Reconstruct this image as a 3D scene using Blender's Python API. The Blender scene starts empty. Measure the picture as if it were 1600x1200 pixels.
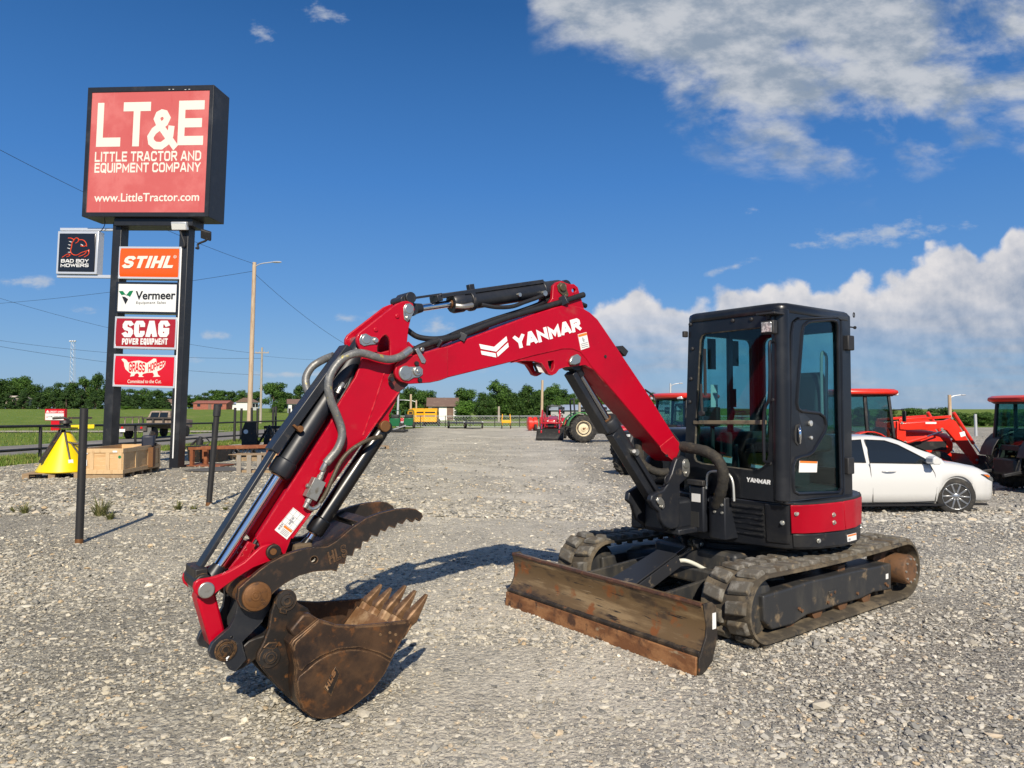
import bpy, bmesh, math, random
import numpy as np
from mathutils import Vector, Matrix, noise
from mathutils.geometry import tessellate_polygon
R = math.radians
random.seed(7)
S = bpy.context.scene
COL = S.collection
# ------------------------------------------------------------------ camera
FPX, HOR, CAMZ = 1110.0, 638.0, 1.65          # focal length in photo pixels, horizon row, eye height
PITCH = math.atan((HOR - 600) / FPX)
cam = bpy.data.cameras.new('camera')
cam.sensor_width = 36.0
cam.lens = 36.0 * FPX / 1600
cam.clip_end = 5000
cam.clip_start = 0.05
camo = bpy.data.objects.new('camera', cam)
COL.objects.link(camo)
camo.location = (0, 0, CAMZ)
camo.rotation_euler = (R(90) + PITCH, 0, 0)
S.camera = camo
# ------------------------------------------------------------------ exposure, sun, sky
S.view_settings.view_transform = 'Standard'
S.view_settings.look = 'None'
S.view_settings.exposure = 0.42
S.view_settings.gamma = 1.0
SUN_EL, SUN_DIR = 35.5, Vector((0.13, -1.0))
sd = SUN_DIR.normalized()
SUNV = Vector((sd.x * math.cos(R(SUN_EL)), sd.y * math.cos(R(SUN_EL)), math.sin(R(SUN_EL))))
sl = bpy.data.lights.new('sun', 'SUN')
sl.energy = 4.5
sl.angle = R(0.5)
sl.color = (1.0, 0.905, 0.76)
so = bpy.data.objects.new('sun', sl)
COL.objects.link(so)
so.rotation_euler = (-SUNV).to_track_quat('-Z', 'Y').to_euler()
W = bpy.data.worlds.new('World')
S.world = W
W.use_nodes = True


class NT:
    """small node-tree writer"""
    def __init__(s, t):
        s.t = t
    def n(s, typ, **k):
        nd = s.t.nodes.new('ShaderNode' + typ)
        ins = k.pop('i', {})
        for a, b in k.items():
            setattr(nd, a, b)
        for a, b in ins.items():
            sk = nd.inputs[a]
            if hasattr(b, 'is_linked') or isinstance(b, bpy.types.NodeSocket):
                s.t.links.new(b, sk)
            else:
                sk.default_value = b
        return nd
    def m(s, op, a, b=0.0, c=0.0, clamp=False):
        nd = s.n('Math', operation=op, use_clamp=clamp, i={0: a, 1: b, 2: c})
        return nd.outputs[0]
    def noise(s, vec, scale, detail=4, rough=.55, lac=2.0, dist=0.0):
        nd = s.n('TexNoise', i={'Vector': vec, 'Scale': scale, 'Detail': detail, 'Roughness': rough, 'Lacunarity': lac, 'Distortion': dist})
        return nd.outputs[0]
    def ss(s, v, a, b, lo=0.0, hi=1.0):
        nd = s.n('MapRange', interpolation_type='SMOOTHSTEP', i={0: v, 1: a, 2: b, 3: lo, 4: hi})
        return nd.outputs[0]
    def mix(s, f, a, b, typ='RGBA', blend='MIX'):
        nd = s.n('Mix', data_type=typ, blend_type=blend) if typ == 'RGBA' else s.n('Mix', data_type=typ)
        k = {'RGBA': (6, 7, 2), 'FLOAT': (2, 3, 0)}[typ]
        for idx, v in ((0, f), (k[0], a), (k[1], b)):
            if isinstance(v, bpy.types.NodeSocket):
                s.t.links.new(v, nd.inputs[idx])
            else:
                if typ == 'RGBA' and idx and len(v) == 3:
                    v = (*v, 1)
                nd.inputs[idx].default_value = v
        return nd.outputs[k[2]]
    def link(s, a, b):
        s.t.links.new(a, b)


def build_sky():
    t = W.node_tree
    t.nodes.clear()
    q = NT(t)
    out = q.n('OutputWorld')
    bg = q.n('Background', i={1: 0.085})
    q.link(bg.outputs[0], out.inputs[0])
    sky = q.n('TexSky', sky_type='NISHITA', sun_disc=False, sun_elevation=R(SUN_EL), sun_rotation=math.atan2(sd.x, sd.y),
              air_density=1.0, dust_density=0.5, ozone_density=3.0, altitude=100)
    hs = q.n('HueSaturation', i={'Hue': 0.503, 'Saturation': 1.22, 'Value': 0.95, 'Color': sky.outputs[0]})
    tc = q.n('TexCoord')
    sep = q.n('SeparateXYZ', i={0: tc.outputs['Generated']})
    X, Y, Z = sep.outputs
    ya = q.m('MAXIMUM', Y, 0.08)
    s_ = q.m('DIVIDE', X, ya)
    t_ = q.m('DIVIDE', Z, ya)
    front = q.ss(Y, 0.1, 0.35)
    gr = q.n('ValToRGB', i={0: q.m('MAXIMUM', Z, 0.0)})
    ge = gr.color_ramp.elements
    GK = 1 / .085
    for k_, (pos, c) in enumerate(((0.0, (.155, .285, .48)), (.06, (.125, .265, .49)), (.16, (.078, .215, .48)), (.30, (.040, .158, .43)), (.50, (.0145, .082, .255)), (1.0, (.010, .06, .22)))):
        e_ = ge[k_] if k_ < 2 else ge.new(pos)
        e_.position = pos
        e_.color = (*c, 1)
    grad = q.n('VectorMath', operation='SCALE', i={0: gr.outputs[0], 'Scale': GK}).outputs[0]
    base_sky = q.mix(.78, hs.outputs[0], grad)
    P = q.n('CombineXYZ', i={0: s_, 1: t_, 2: 0.0}).outputs[0]

    def curve(pts, src):
        lo, hi = pts[0][0], pts[-1][0]
        u = q.n('MapRange', i={0: src, 1: lo, 2: hi, 3: 0.0, 4: 1.0}).outputs[0]
        fc = q.n('FloatCurve', i={1: u})
        c = fc.mapping.curves[0]
        pp = [((a - lo) / (hi - lo), b) for a, b in pts]
        c.points[0].location = pp[0]
        c.points[1].location = pp[-1]
        for a in pp[1:-1]:
            c.points.new(*a)
        fc.mapping.update()
        return fc.outputs[0]

    def px(x):
        return (x - 800) / FPX
    def py(y):
        return (HOR - y) / FPX
    # ---- cumulus bank on the right horizon
    prof = [(-800, 760), (700, 700), (880, 640), (915, 560), (935, 472), (965, 460), (1000, 440), (1022, 462), (1060, 470), (1105, 466), (1140, 452), (1185, 446), (1228, 436),
            (1275, 452), (1310, 448), (1345, 424), (1380, 436), (1432, 414), (1465, 384), (1510, 384), (1535, 398), (1595, 352),
            (1680, 330), (1800, 360), (2400, 300)]
    T = curve([(px(a), py(b)) for a, b in prof], s_)
    n1 = q.noise(P, 16, 6, .6)
    n2 = q.n('TexVoronoi', feature='SMOOTH_F1', i={'Vector': q.n('VectorMath', operation='ADD', i={0: P, 1: q.n('VectorMath', operation='SCALE', i={0: q.n('TexNoise', i={'Vector': P, 'Scale': 40.0, 'Detail': 3.0}).outputs[1], 'Scale': 0.02}).outputs[0]}).outputs[0], 'Scale': 34.0, 'Smoothness': .35, 'Randomness': 1.0}).outputs[0]
    puff = q.m('SUBTRACT', 0.55, n2)
    edge = q.m('ADD', q.m('MULTIPLY', q.m('SUBTRACT', n1, 0.5), 0.055), q.m('MULTIPLY', puff, 0.03))
    d = q.m('ADD', q.m('SUBTRACT', T, t_), edge)
    mask = q.ss(d, -0.002, 0.016)
    # brightness: tops bright, hollows grey-blue
    P2 = q.n('VectorMath', operation='ADD', i={0: P, 1: (0.006, 0.010, 0)}).outputs[0]
    rel = q.m('MULTIPLY', q.m('SUBTRACT', q.noise(P, 15, 5, .55), q.noise(P2, 15, 5, .55)), 5.0)
    n2b = q.n('TexVoronoi', feature='SMOOTH_F1', i={'Vector': P2, 'Scale': 34.0, 'Smoothness': .35, 'Randomness': 1.0}).outputs[0]
    big = q.noise(P, 6, 3, .5)
    lit = q.m('ADD', q.m('ADD', q.m('MULTIPLY', puff, 0.55), q.m('MULTIPLY', rel, 0.75)), q.m('MULTIPLY', q.m('SUBTRACT', big, .5), 2.1))
    depth = q.ss(d, 0.0, 0.11)
    lit = q.m('ADD', q.m('SUBTRACT', 0.90, q.m('MULTIPLY', depth, 0.60)), q.m('MULTIPLY', lit, 0.42))
    lit = q.m('MINIMUM', q.m('MAXIMUM', lit, 0.0), 1.0)
    K = 9.2
    cb = q.mix(lit, (0.19 * K, 0.265 * K, 0.39 * K), (0.76 * K, 0.73 * K, 0.72 * K))
    low = q.ss(t_, 0.02, 0.165)
    st = q.noise(q.n('Mapping', i={0: P, 3: (5.0, 38.0, 1.0)}).outputs[0], 1.0, 4, .55)
    opac = q.m('MULTIPLY', mask, q.mix(low, q.ss(st, .40, .70, .12, .72), 1.0, 'FLOAT'))
    opac = q.m('MULTIPLY', opac, front)
    c1 = q.mix(q.m('MULTIPLY', opac, 0.93), base_sky, cb)
    # ---- broken high cloud, upper right
    low_edge = curve([(-1.5, 1.0), (-.02, .95), (px(815), .62), (px(845), py(75)), (px(930), py(130)), (px(990), py(190)), (px(1090), py(238)), (px(1215), py(285)),
                      (px(1400), py(275)), (px(1600), py(262)), (1.5, .36)], s_)
    hgt = q.m('SUBTRACT', t_, low_edge)
    Pm = q.n('Mapping', vector_type='POINT', i={0: P, 2: (0, 0, R(-24)), 3: (1.0, 1.75, 1.0)}).outputs[0]
    f1 = q.noise(Pm, 5.5, 7, .57, dist=.25)
    f2 = q.noise(Pm, 17, 5, .6)
    up = q.ss(hgt, -0.03, 0.16)
    solid = q.ss(q.m('ADD', hgt, q.m('MULTIPLY', s_, -.16)), .0, .30)
    fld = q.m('ADD', q.m('ADD', f1, q.m('MULTIPLY', q.m('SUBTRACT', f2, .5), .22)), q.m('ADD', q.m('MULTIPLY', up, .22), q.m('MULTIPLY', solid, .16)))
    right_gap = q.m('MULTIPLY', q.ss(s_, .52, .72), q.ss(t_, .40, .56))
    fld = q.m('SUBTRACT', fld, q.m('MULTIPLY', right_gap, .10))
    hm = q.m('MULTIPLY', q.ss(fld, .51, .76), q.ss(hgt, -0.06, 0.07))
    hm = q.m('MULTIPLY', hm, front)
    hb = q.mix(q.ss(q.m('ADD', q.noise(Pm, 12, 5, .6), q.m('MULTIPLY', solid, -.10)), .32, .62), (0.27 * K, 0.33 * K, 0.41 * K), (0.57 * K, 0.59 * K, 0.62 * K))
    c2 = q.mix(q.m('MULTIPLY', hm, 0.92), c1, hb)
    # ---- small wisps
    def blob(cx, cy, rx, ry, rot=0):
        a = q.m('SUBTRACT', s_, px(cx))
        b = q.m('SUBTRACT', q.m('SUBTRACT', t_, py(cy)), q.m('MULTIPLY', a, rot))
        a = q.m('DIVIDE', a, rx / FPX)
        b = q.m('DIVIDE', b, ry / FPX)
        return q.m('SUBTRACT', 1.0, q.m('SQRT', q.m('ADD', q.m('MULTIPLY', a, a), q.m('MULTIPLY', b, b))), clamp=False)
    bl = None
    for a in [(1390, 362, 190, 30, .08), (1290, 380, 70, 14, .0), (500, 12, 60, 26, -.2), (405, 45, 34, 24, -.5), (40, 440, 60, 16, 0), (130, 480, 50, 13, 0), (540, 497, 40, 12, 0),
              (680, 510, 55, 32, 0), (590, 490, 30, 10, 0), (1180, 325, 18, 12, 0), (340, 525, 50, 12, 0), (720, 575, 120, 18, 0), (240, 560, 140, 10, 0), (460, 585, 120, 8, 0), (1150, 415, 60, 10, .3)]:
        b = blob(*a)
        bl = b if bl is None else q.m('MAXIMUM', bl, b)
    wm = q.ss(q.m('ADD', q.m('MULTIPLY', bl, .55), q.m('MULTIPLY', q.m('SUBTRACT', q.noise(q.n('Mapping', i={0: P, 3: (1.0, 1.8, 1.0)}).outputs[0], 20, 6, .6), .5), 1.9)), .20, .75)
    wm = q.m('MULTIPLY', q.m('MULTIPLY', wm, q.ss(bl, -.2, .35)), front)
    c3 = q.mix(q.m('MULTIPLY', wm, .72), c2, (0.52 * K, 0.56 * K, 0.62 * K))
    # thin bright veil towards the horizon
    q.link(c3, bg.inputs[0])


build_sky()

# ------------------------------------------------------------------ pixel -> place helpers
_cp, _sp = math.cos(PITCH), math.sin(PITCH)


def ray(px, py):
    a, b = (px - 800) / FPX, (600 - py) / FPX
    return Vector((a, _cp - b * _sp, _sp + b * _cp))


def sstep(a, b, v):
    t = min(1, max(0, (v - a) / (b - a)))
    return t * t * (3 - 2 * t)


def gz(x, y):
    """height of the ground: the lot falls away a little, the field beyond climbs again"""
    k = sstep(-3, 4, x)
    d = (1 - k) * sstep(15, 40, y) + k * sstep(8.5, 14.5, y)
    z = -0.30 * d
    z += 1.9 * sstep(70, 290, y)
    z -= 3.0 * sstep(75, 140, y) * sstep(.25, .45, x / max(y, 1))
    z += .05 * math.exp(-((x + 1.05) ** 2 + (y - 4.1) ** 2) / .45)      # the bucket rests on a low heap
    return z


def G(px, py):
    d = ray(px, py)
    z = 0.0
    for _ in range(40):
        t = (z - CAMZ) / d.z
        z2 = gz(d.x * t, d.y * t)
        z = z * .5 + z2 * .5
    t = (z - CAMZ) / d.z
    return Vector((d.x * t, d.y * t, z))


def at(px, py, Y):
    d = ray(px, py)
    t = Y / d.y
    return Vector((d.x * t, Y, CAMZ + d.z * t))


class Frame:
    def __init__(s, M):
        s.M = M
        s.I = M.inverted()
        s.o = s.I @ Vector((0, 0, CAMZ))
    def hit(s, px, py, ax, val):
        d = s.I.to_3x3() @ ray(px, py)
        t = (val - s.o[ax]) / d[ax]
        return s.o + d * t
    def y(s, p, v):
        return s.hit(p[0], p[1], 1, v)
    def x(s, p, v):
        return s.hit(p[0], p[1], 0, v)
    def z(s, p, v):
        return s.hit(p[0], p[1], 2, v)


# ------------------------------------------------------------------ mesh builder
class MB:
    def __init__(s):
        s.v, s.f = [], []
    def add(s, vs, fs):
        o = len(s.v)
        s.v += [tuple(v) for v in vs]
        s.f += [[i + o for i in f] for f in fs]
        return s
    def obox(s, c, X, Y, Z):
        c, X, Y, Z = Vector(c), Vector(X), Vector(Y), Vector(Z)
        vs = [c + X * a + Y * b + Z * d for a, b, d in ((-1, -1, -1), (1, -1, -1), (1, 1, -1), (-1, 1, -1), (-1, -1, 1), (1, -1, 1), (1, 1, 1), (-1, 1, 1))]
        return s.add(vs, [(0, 3, 2, 1), (4, 5, 6, 7), (0, 1, 5, 4), (1, 2, 6, 5), (2, 3, 7, 6), (3, 0, 4, 7)])
    def box(s, x0, x1, y0, y1, z0, z1):
        return s.obox(((x0 + x1) / 2, (y0 + y1) / 2, (z0 + z1) / 2), ((x1 - x0) / 2, 0, 0), (0, (y1 - y0) / 2, 0), (0, 0, (z1 - z0) / 2))
    def bar(s, p0, p1, w, h, up=(0, 0, 1)):
        p0, p1 = Vector(p0), Vector(p1)
        d = (p1 - p0)
        L = d.length
        d.normalize()
        u = Vector(up)
        sd_ = d.cross(u)
        if sd_.length < 1e-4:
            sd_ = d.cross(Vector((1, 0, 0)))
        sd_.normalize()
        u = sd_.cross(d)
        return s.obox((p0 + p1) / 2, d * L / 2, sd_ * w / 2, u * h / 2)
    def prism(s, A, B, holes=()):
        """A and B: matching outline loops in 3-D; holes: list of (A,B) loops"""
        A, B = [Vector(a) for a in A], [Vector(b) for b in B]
        n = len(A)
        o = len(s.v)
        if not holes:
            s.add(A + B, [list(range(n))[::-1], [n + i for i in range(n)]] + [(i, (i + 1) % n, n + (i + 1) % n, n + i) for i in range(n)])
            return s
        loops = [(A, B)] + [([Vector(a) for a in h[0]], [Vector(b) for b in h[1]]) for h in holes]
        allA = [v for l in loops for v in l[0]]
        allB = [v for l in loops for v in l[1]]
        N = len(allA)
        tri = tessellate_polygon([l[0] for l in loops])
        fs = [list(t) for t in tri] + [[N + t[0], N + t[2], N + t[1]] for t in tri]
        k = 0
        for l in loops:
            m = len(l[0])
            for i in range(m):
                a, b = k + i, k + (i + 1) % m
                fs.append((a, b, N + b, N + a))
            k += m
        return s.add(allA + allB, fs)
    def tube(s, pts, r, n=10, closed=False, caps=True):
        P = [Vector(p) for p in pts]
        m = len(P)
        rr = r if isinstance(r, (list, tuple)) else [r] * m
        T = []
        for i in range(m):
            a = P[(i - 1) % m] if (closed or i > 0) else P[i]
            b = P[(i + 1) % m] if (closed or i < m - 1) else P[i]
            T.append((b - a).normalized())
        ref = Vector((0, 0, 1)) if abs(T[0].z) < .9 else Vector((1, 0, 0))
        N = (ref - T[0] * ref.dot(T[0])).normalized()
        vs, fs = [], []
        for i in range(m):
            N = (N - T[i] * N.dot(T[i])).normalized()
            Bn = T[i].cross(N)
            for k in range(n):
                a = 2 * math.pi * k / n
                vs.append(P[i] + (N * math.cos(a) + Bn * math.sin(a)) * rr[i])
        for i in range(m if closed else m - 1):
            j = (i + 1) % m
            for k in range(n):
                l = (k + 1) % n
                fs.append((i * n + k, i * n + l, j * n + l, j * n + k))
        if caps and not closed:
            fs.append(list(range(n))[::-1])
            fs.append([(m - 1) * n + k for k in range(n)])
        return s.add(vs, fs)
    def cyl(s, p0, p1, r0, r1=None, n=20):
        return s.tube([p0, p1], [r0, r0 if r1 is None else r1], n)
    def lathe(s, o, axis, prof, n=24, caps=True):
        """prof: list of (distance along axis, radius)"""
        o, ax = Vector(o), Vector(axis).normalized()
        ref = Vector((0, 0, 1)) if abs(ax.z) < .9 else Vector((1, 0, 0))
        U = ax.cross(ref).normalized()
        V_ = ax.cross(U)
        vs, fs = [], []
        for d, r in prof:
            for k in range(n):
                a = 2 * math.pi * k / n
                vs.append(o + ax * d + (U * math.cos(a) + V_ * math.sin(a)) * max(r, 1e-4))
        for i in range(len(prof) - 1):
            for k in range(n):
                l = (k + 1) % n
                fs.append((i * n + k, i * n + l, (i + 1) * n + l, (i + 1) * n + k))
        if caps:
            fs.append(list(range(n))[::-1])
            fs.append([(len(prof) - 1) * n + k for k in range(n)])
        return s.add(vs, fs)
    def loft(s, loops, closed=True, caps=True):
        n = len(loops[0])
        vs = [Vector(p) for l in loops for p in l]
        fs = []
        for i in range(len(loops) - 1):
            for k in range(n if closed else n - 1):
                l = (k + 1) % n
                fs.append((i * n + k, i * n + l, (i + 1) * n + l, (i + 1) * n + k))
        if caps and closed:
            fs.append(list(range(n))[::-1])
            fs.append([(len(loops) - 1) * n + k for k in range(n)])
        return s.add(vs, fs)
    def build(s, name, m, parent=None, smooth=38, bevel=0.0, seg=2, fix=True):
        me = bpy.data.meshes.new(name)
        me.from_pydata(s.v, [], s.f)
        me.validate()
        if fix:
            bm = bmesh.new()
            bm.from_mesh(me)
            bmesh.ops.recalc_face_normals(bm, faces=bm.faces)
            bm.to_mesh(me)
            bm.free()
        if smooth:
            me.shade_smooth()
            me.set_sharp_from_angle(angle=R(smooth))
        me.materials.append(m)
        o = bpy.data.objects.new(name, me)
        COL.objects.link(o)
        if parent:
            o.parent = parent
        if bevel:
            b = o.modifiers.new('edge', 'BEVEL')
            b.width = bevel
            b.segments = seg
            b.limit_method = 'ANGLE'
            b.angle_limit = R(40)
        return o


def tag(o, label=None, cat=None, group=None, kind=None):
    if label: o['label'] = label
    if cat: o['category'] = cat
    if group: o['group'] = group
    if kind: o['kind'] = kind
    return o


def empty(name, loc, rz=0.0, label=None, cat=None, group=None):
    o = bpy.data.objects.new(name, None)
    COL.objects.link(o)
    o.location = loc
    o.rotation_euler = (0, 0, rz)
    o.empty_display_size = .2
    tag(o, label, cat, group)
    return o


def copy_tree(o, parent=None):
    c = o.copy()
    COL.objects.link(c)
    c.parent = parent
    for ch in list(o.children):
        copy_tree(ch, c)
    return c


def arc(c, r, a0, a1, n):
    return [(c[0] + r * math.cos(R(a0 + (a1 - a0) * i / n)), c[1] + r * math.sin(R(a0 + (a1 - a0) * i / n))) for i in range(n + 1)]


def spline(pts, n=8):
    """Catmull-Rom through 3-D points"""
    P = [Vector(p) for p in pts]
    P = [P[0] * 2 - P[1]] + P + [P[-1] * 2 - P[-2]]
    out = []
    for i in range(1, len(P) - 2):
        for k in range(n):
            t = k / n
            a, b, c, d = P[i - 1], P[i], P[i + 1], P[i + 2]
            out.append(.5 * ((2 * b) + (c - a) * t + (2 * a - 5 * b + 4 * c - d) * t * t + (3 * b - a - 3 * c + d) * t ** 3))
    out.append(P[-2])
    return out


# ------------------------------------------------------------------ materials
def mat(name, base, rough=.5, metal=0.0, layers=(), bump=(), coat=0.0, spec=.5, rvar=0.0, coords='Object', edge=None):
    """layers: (colour, noise scale, from, to[, stretch vec[, roughness]]) laid one over another; bump: (scale, strength[, distance])"""
    m = bpy.data.materials.new(name)
    m.use_nodes = True
    t = m.node_tree
    q = NT(t)
    b = t.nodes['Principled BSDF']
    tc = q.n('TexCoord')
    co = tc.outputs[coords]
    col = q.n('RGB').outputs[0]
    col.default_value = (*base, 1)
    rg = None
    seed = 0
    for L in layers:
        seed += 1
        vec = q.n('Mapping', i={0: co, 1: (seed * 3.7, seed * 1.9, seed), 3: L[4] if len(L) > 4 and L[4] else (1, 1, 1)}).outputs[0]
        f = q.ss(q.noise(vec, L[1], 6, .62), L[2], L[3])
        col = q.mix(f, col, L[0])
        if len(L) > 5:
            rg = q.mix(f, rough if rg is None else rg, L[5], 'FLOAT')
    if edge:                                # worn corners, plus painted edge highlights on the red paints: (colour, width, how patchy)
        bv = q.n('Bevel', samples=4, i={'Radius': edge[1]})
        gn = q.n('NewGeometry')
        dt = q.n('VectorMath', operation='DOT_PRODUCT', i={0: bv.outputs[0], 1: gn.outputs['Normal']}).outputs['Value']
        em = q.m('MULTIPLY', q.ss(dt, .985, .86), q.ss(q.noise(co, 22, 4, .65), edge[2], edge[2] + .22))
        col = q.mix(em, col, edge[0])
    if layers or edge:
        q.link(col, b.inputs['Base Color'])
    else:
        b.inputs['Base Color'].default_value = (*base, 1)
    b.inputs['Roughness'].default_value = rough
    if rvar:
        rg = q.m('ADD', rg if rg is not None else rough, q.m('MULTIPLY', q.m('SUBTRACT', q.noise(co, 9, 5, .6), .5), rvar))
    if rg is not None:
        q.link(rg, b.inputs['Roughness'])
    b.inputs['Metallic'].default_value = metal
    b.inputs['Coat Weight'].default_value = coat
    b.inputs['Coat Roughness'].default_value = .12
    b.inputs['Specular IOR Level'].default_value = spec
    last = None
    for B in bump:
        nd = q.n('Bump', i={'Strength': B[1], 'Distance': B[2] if len(B) > 2 else .01, 'Height': q.noise(co, B[0], 5, .6)})
        if last is not None:
            q.link(last, nd.inputs['Normal'])
        last = nd.outputs[0]
    if last is not None:
        q.link(last, b.inputs['Normal'])
    return m


def glass(name, tint, ior_f=.04, rough=0.0, opaque=0.0, solid=(0.02, .03, .03)):
    m = bpy.data.materials.new(name)
    m.use_nodes = True
    t = m.node_tree
    t.nodes.clear()
    q = NT(t)
    out = q.n('OutputMaterial')
    tr = q.n('BsdfTransparent', i={0: (*tint, 1)})
    gl = q.n('BsdfGlossy', i={0: (1, 1, 1, 1), 'Roughness': rough})
    lw = q.n('LayerWeight', i={0: .5})
    f = q.m('MINIMUM', q.m('ADD', q.m('MULTIPLY', q.m('POWER', lw.outputs[1], 4.0), .5), ior_f * .7), 1.0)
    body = tr.outputs[0]
    if opaque:
        df = q.n('BsdfDiffuse', i={0: (*solid, 1)})
        mx = q.n('MixShader', i={0: opaque, 1: body, 2: df.outputs[0]})
        body = mx.outputs[0]
    mx = q.n('MixShader', i={0: f, 1: body, 2: gl.outputs[0]})
    q.link(mx.outputs[0], out.inputs[0])
    return m


RUST = (.20, .075, .022)
DUST = (.27, .21, .14)
m_red = mat('red_paint', (.40, .0003, .014), .42, 0, [((.33, .001, .013), 2.5, .45, .75), ((.36, .028, .03), 5, .62, .80), ((.30, .05, .04), 40, .71, .76)], [(220, .03, .002)], coat=.10, rvar=.3, spec=.25, edge=((.56, .07, .075), .010, .40))  # edge layer: light wear plus pinkish corner highlights put into the colour
m_redsh = mat('red_paint_scuffed', (.37, .001, .014), .42, 0, [((.33, .012, .018), 5, .5, .75), ((.10, .04, .025), 16, .66, .74)], [(60, .08, .003)], coat=.08, rvar=.3, spec=.25, edge=((.52, .08, .075), .010, .36))  # corner tint mixes scuffed paint with a painted-in pinkish highlight
m_blk = mat('black_paint', (.013, .015, .020), .42, 0, [((.03, .03, .031), 4, .48, .72), ((.11, .092, .07), 10, .60, .82), ((.16, .13, .09), 50, .70, .78)], [(150, .05, .002)], rvar=.2, edge=((.10, .095, .09), .008, .42))
m_cab = mat('cab_paint', (.008, .009, .012), .33, 0, [((.020, .021, .024), 3, .48, .7), ((.06, .054, .045), 9, .64, .88), ((.10, .09, .07), 60, .72, .80)], [(320, .04, .001)], coat=.12, rvar=.15, spec=.4)
m_plastic = mat('black_plastic', (.018, .018, .02), .6, 0, [((.05, .045, .04), 7, .5, .85)], [(90, .1, .002)])
m_blksteel = mat('worn_black_steel', (.020, .018, .017), .5, .25, [((.045, .034, .026), 9, .45, .7), (RUST, 13, .60, .74), ((.012, .011, .011), 5, .6, .7)], [(45, .2, .004)], rvar=.25, edge=((.17, .10, .05), .010, .42))
m_bucket = mat('rusty_bucket_steel', (.035, .021, .014), .5, .35, [((.090, .048, .024), 6, .40, .68), ((.15, .062, .020), 15, .54, .72), ((.022, .014, .011), 4, .52, .66), ((.24, .15, .08), 38, .68, .78)], [(28, .3, .005), (120, .2, .002)], rvar=.3, edge=((.27, .155, .075), .016, .36))
m_ear = mat('rusty_black_ears', (.018, .015, .013), .45, .3, [((.07, .038, .02), 8, .5, .72), ((.18, .075, .022), 24, .60, .72)], [(40, .25, .004)], rvar=.3, edge=((.24, .13, .055), .012, .36))
m_lip = mat('sandy_bucket_lip', (.19, .095, .040), .6, .1, [((.38, .25, .14), 9, .42, .66), ((.07, .035, .018), 14, .58, .72)], [(40, .4, .006)])
m_tooth = mat('worn_bucket_tooth', (.14, .075, .035), .5, .4, [((.26, .15, .075), 18, .45, .7), ((.06, .03, .016), 11, .55, .7)], [(60, .3, .004)], edge=((.36, .24, .13), .010, .30))
m_rustpin = mat('rusty_pin', (.16, .070, .022), .6, .3, [((.085, .042, .02), 25, .5, .7), ((.28, .14, .05), 60, .6, .75)], [(80, .3, .003)])
m_thumb = mat('rusty_thumb_steel', (.026, .021, .018), .5, .3, [((.13, .055, .022), 5, .52, .70), ((.075, .045, .028), 20, .5, .75), ((.25, .15, .09), 45, .70, .8)], [(38, .25, .004), (150, .15, .002)], rvar=.25, edge=((.22, .12, .055), .012, .34))
m_chrome = mat('chrome_rod', (.82, .84, .86), .09, 1.0)
m_zinc = mat('zinc_pin', (.48, .47, .43), .34, .85, [((.28, .25, .2), 30, .55, .75)], [(90, .1, .002)])
m_bolt = mat('zinc_bolt', (.62, .61, .55), .35, .8)
m_hose = mat('spiral_hose_sleeve', (.16, .16, .155), .45, .35, [((.30, .29, .26), 30, .5, .7), ((.36, .31, .10), 22, .62, .7), ((.15, .15, .27), 17, .66, .72)], [(160, .3, .004)])
m_rubhose = mat('rubber_hose', (.012, .012, .013), .5, 0, [((.04, .036, .03), 12, .5, .8)], [(120, .15, .003)])
m_sleeve = mat('fabric_hose_sleeve', (.020, .018, .015), .8, 0, [((.055, .045, .03), 18, .45, .75)], [(70, .6, .012)])
m_track = mat('track_rubber', (.062, .050, .034), .8, 0, [((.15, .118, .075), 7, .42, .62), ((.030, .028, .025), 11, .55, .7)], [(55, .35, .006)])
m_lug = mat('dusty_track_lug', (.105, .094, .075), .85, 0, [((.20, .187, .16), 14, .48, .64), ((.085, .066, .044), 7, .50, .64), ((.22, .175, .11), 11, .58, .70)], [(140, .5, .005), (30, .2, .006)])
m_guide = mat('muddy_guide', (.12, .085, .05), .9, 0, [((.06, .045, .03), 20, .5, .7)], [(60, .4, .006)])
m_frame = mat('dusty_track_frame', (.024, .025, .027), .5, 0, [((.075, .068, .055), 4, .42, .70, (1, 1, .35)), ((.19, .14, .085), 8, .56, .72), ((.20, .10, .05), 40, .74, .78)], [(50, .15, .003)], edge=((.17, .14, .10), .010, .38))
m_roller = mat('rusty_roller', (.15, .075, .035), .7, .2, [((.07, .045, .03), 15, .5, .7)], [(60, .3, .004)])
m_blade = mat('scraped_blade_face', (.165, .102, .046), .5, .25, [((.065, .042, .026), 3.4, .50, .62, (1, .6, 1.6)), ((.31, .21, .105), 3.0, .50, .64, (1, .35, 2.8)), ((.24, .085, .024), 5, .57, .66), ((.030, .021, .015), 15, .61, .66, (1, .22, 3.0)), ((.34, .25, .15), 30, .65, .71, (1, .18, 2.5))], [(26, .25, .005), (110, .2, .002)], rvar=.3)
m_edge = mat('rusty_cutting_edge', (.17, .068, .024), .75, .1, [((.30, .14, .055), 9, .45, .62, (1, .4, 1)), ((.07, .032, .016), 6, .52, .62), ((.34, .25, .15), 14, .60, .70, (1, .3, 1))], [(60, .5, .005)])
m_scr = mat('scraped_black', (.022, .018, .015), .5, 0, [((.09, .065, .04), 8, .45, .68), ((.16, .07, .03), 14, .60, .70)], [(50, .3, .004)])
m_white = mat('white_paint', (.80, .80, .78), .4)
m_decal = mat('white_decal', (.78, .77, .74), .45, 0, [((.62, .61, .58), 30, .6, .7)])
m_decalink = mat('decal_print', (.30, .30, .31), .5)
m_orange = mat('orange_decal', (.80, .20, .02), .45)
m_silver = mat('silver_tube', (.62, .62, .58), .35, .6)
m_glass = glass('tinted_cab_glass', (.60, .80, .82), .035)
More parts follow.
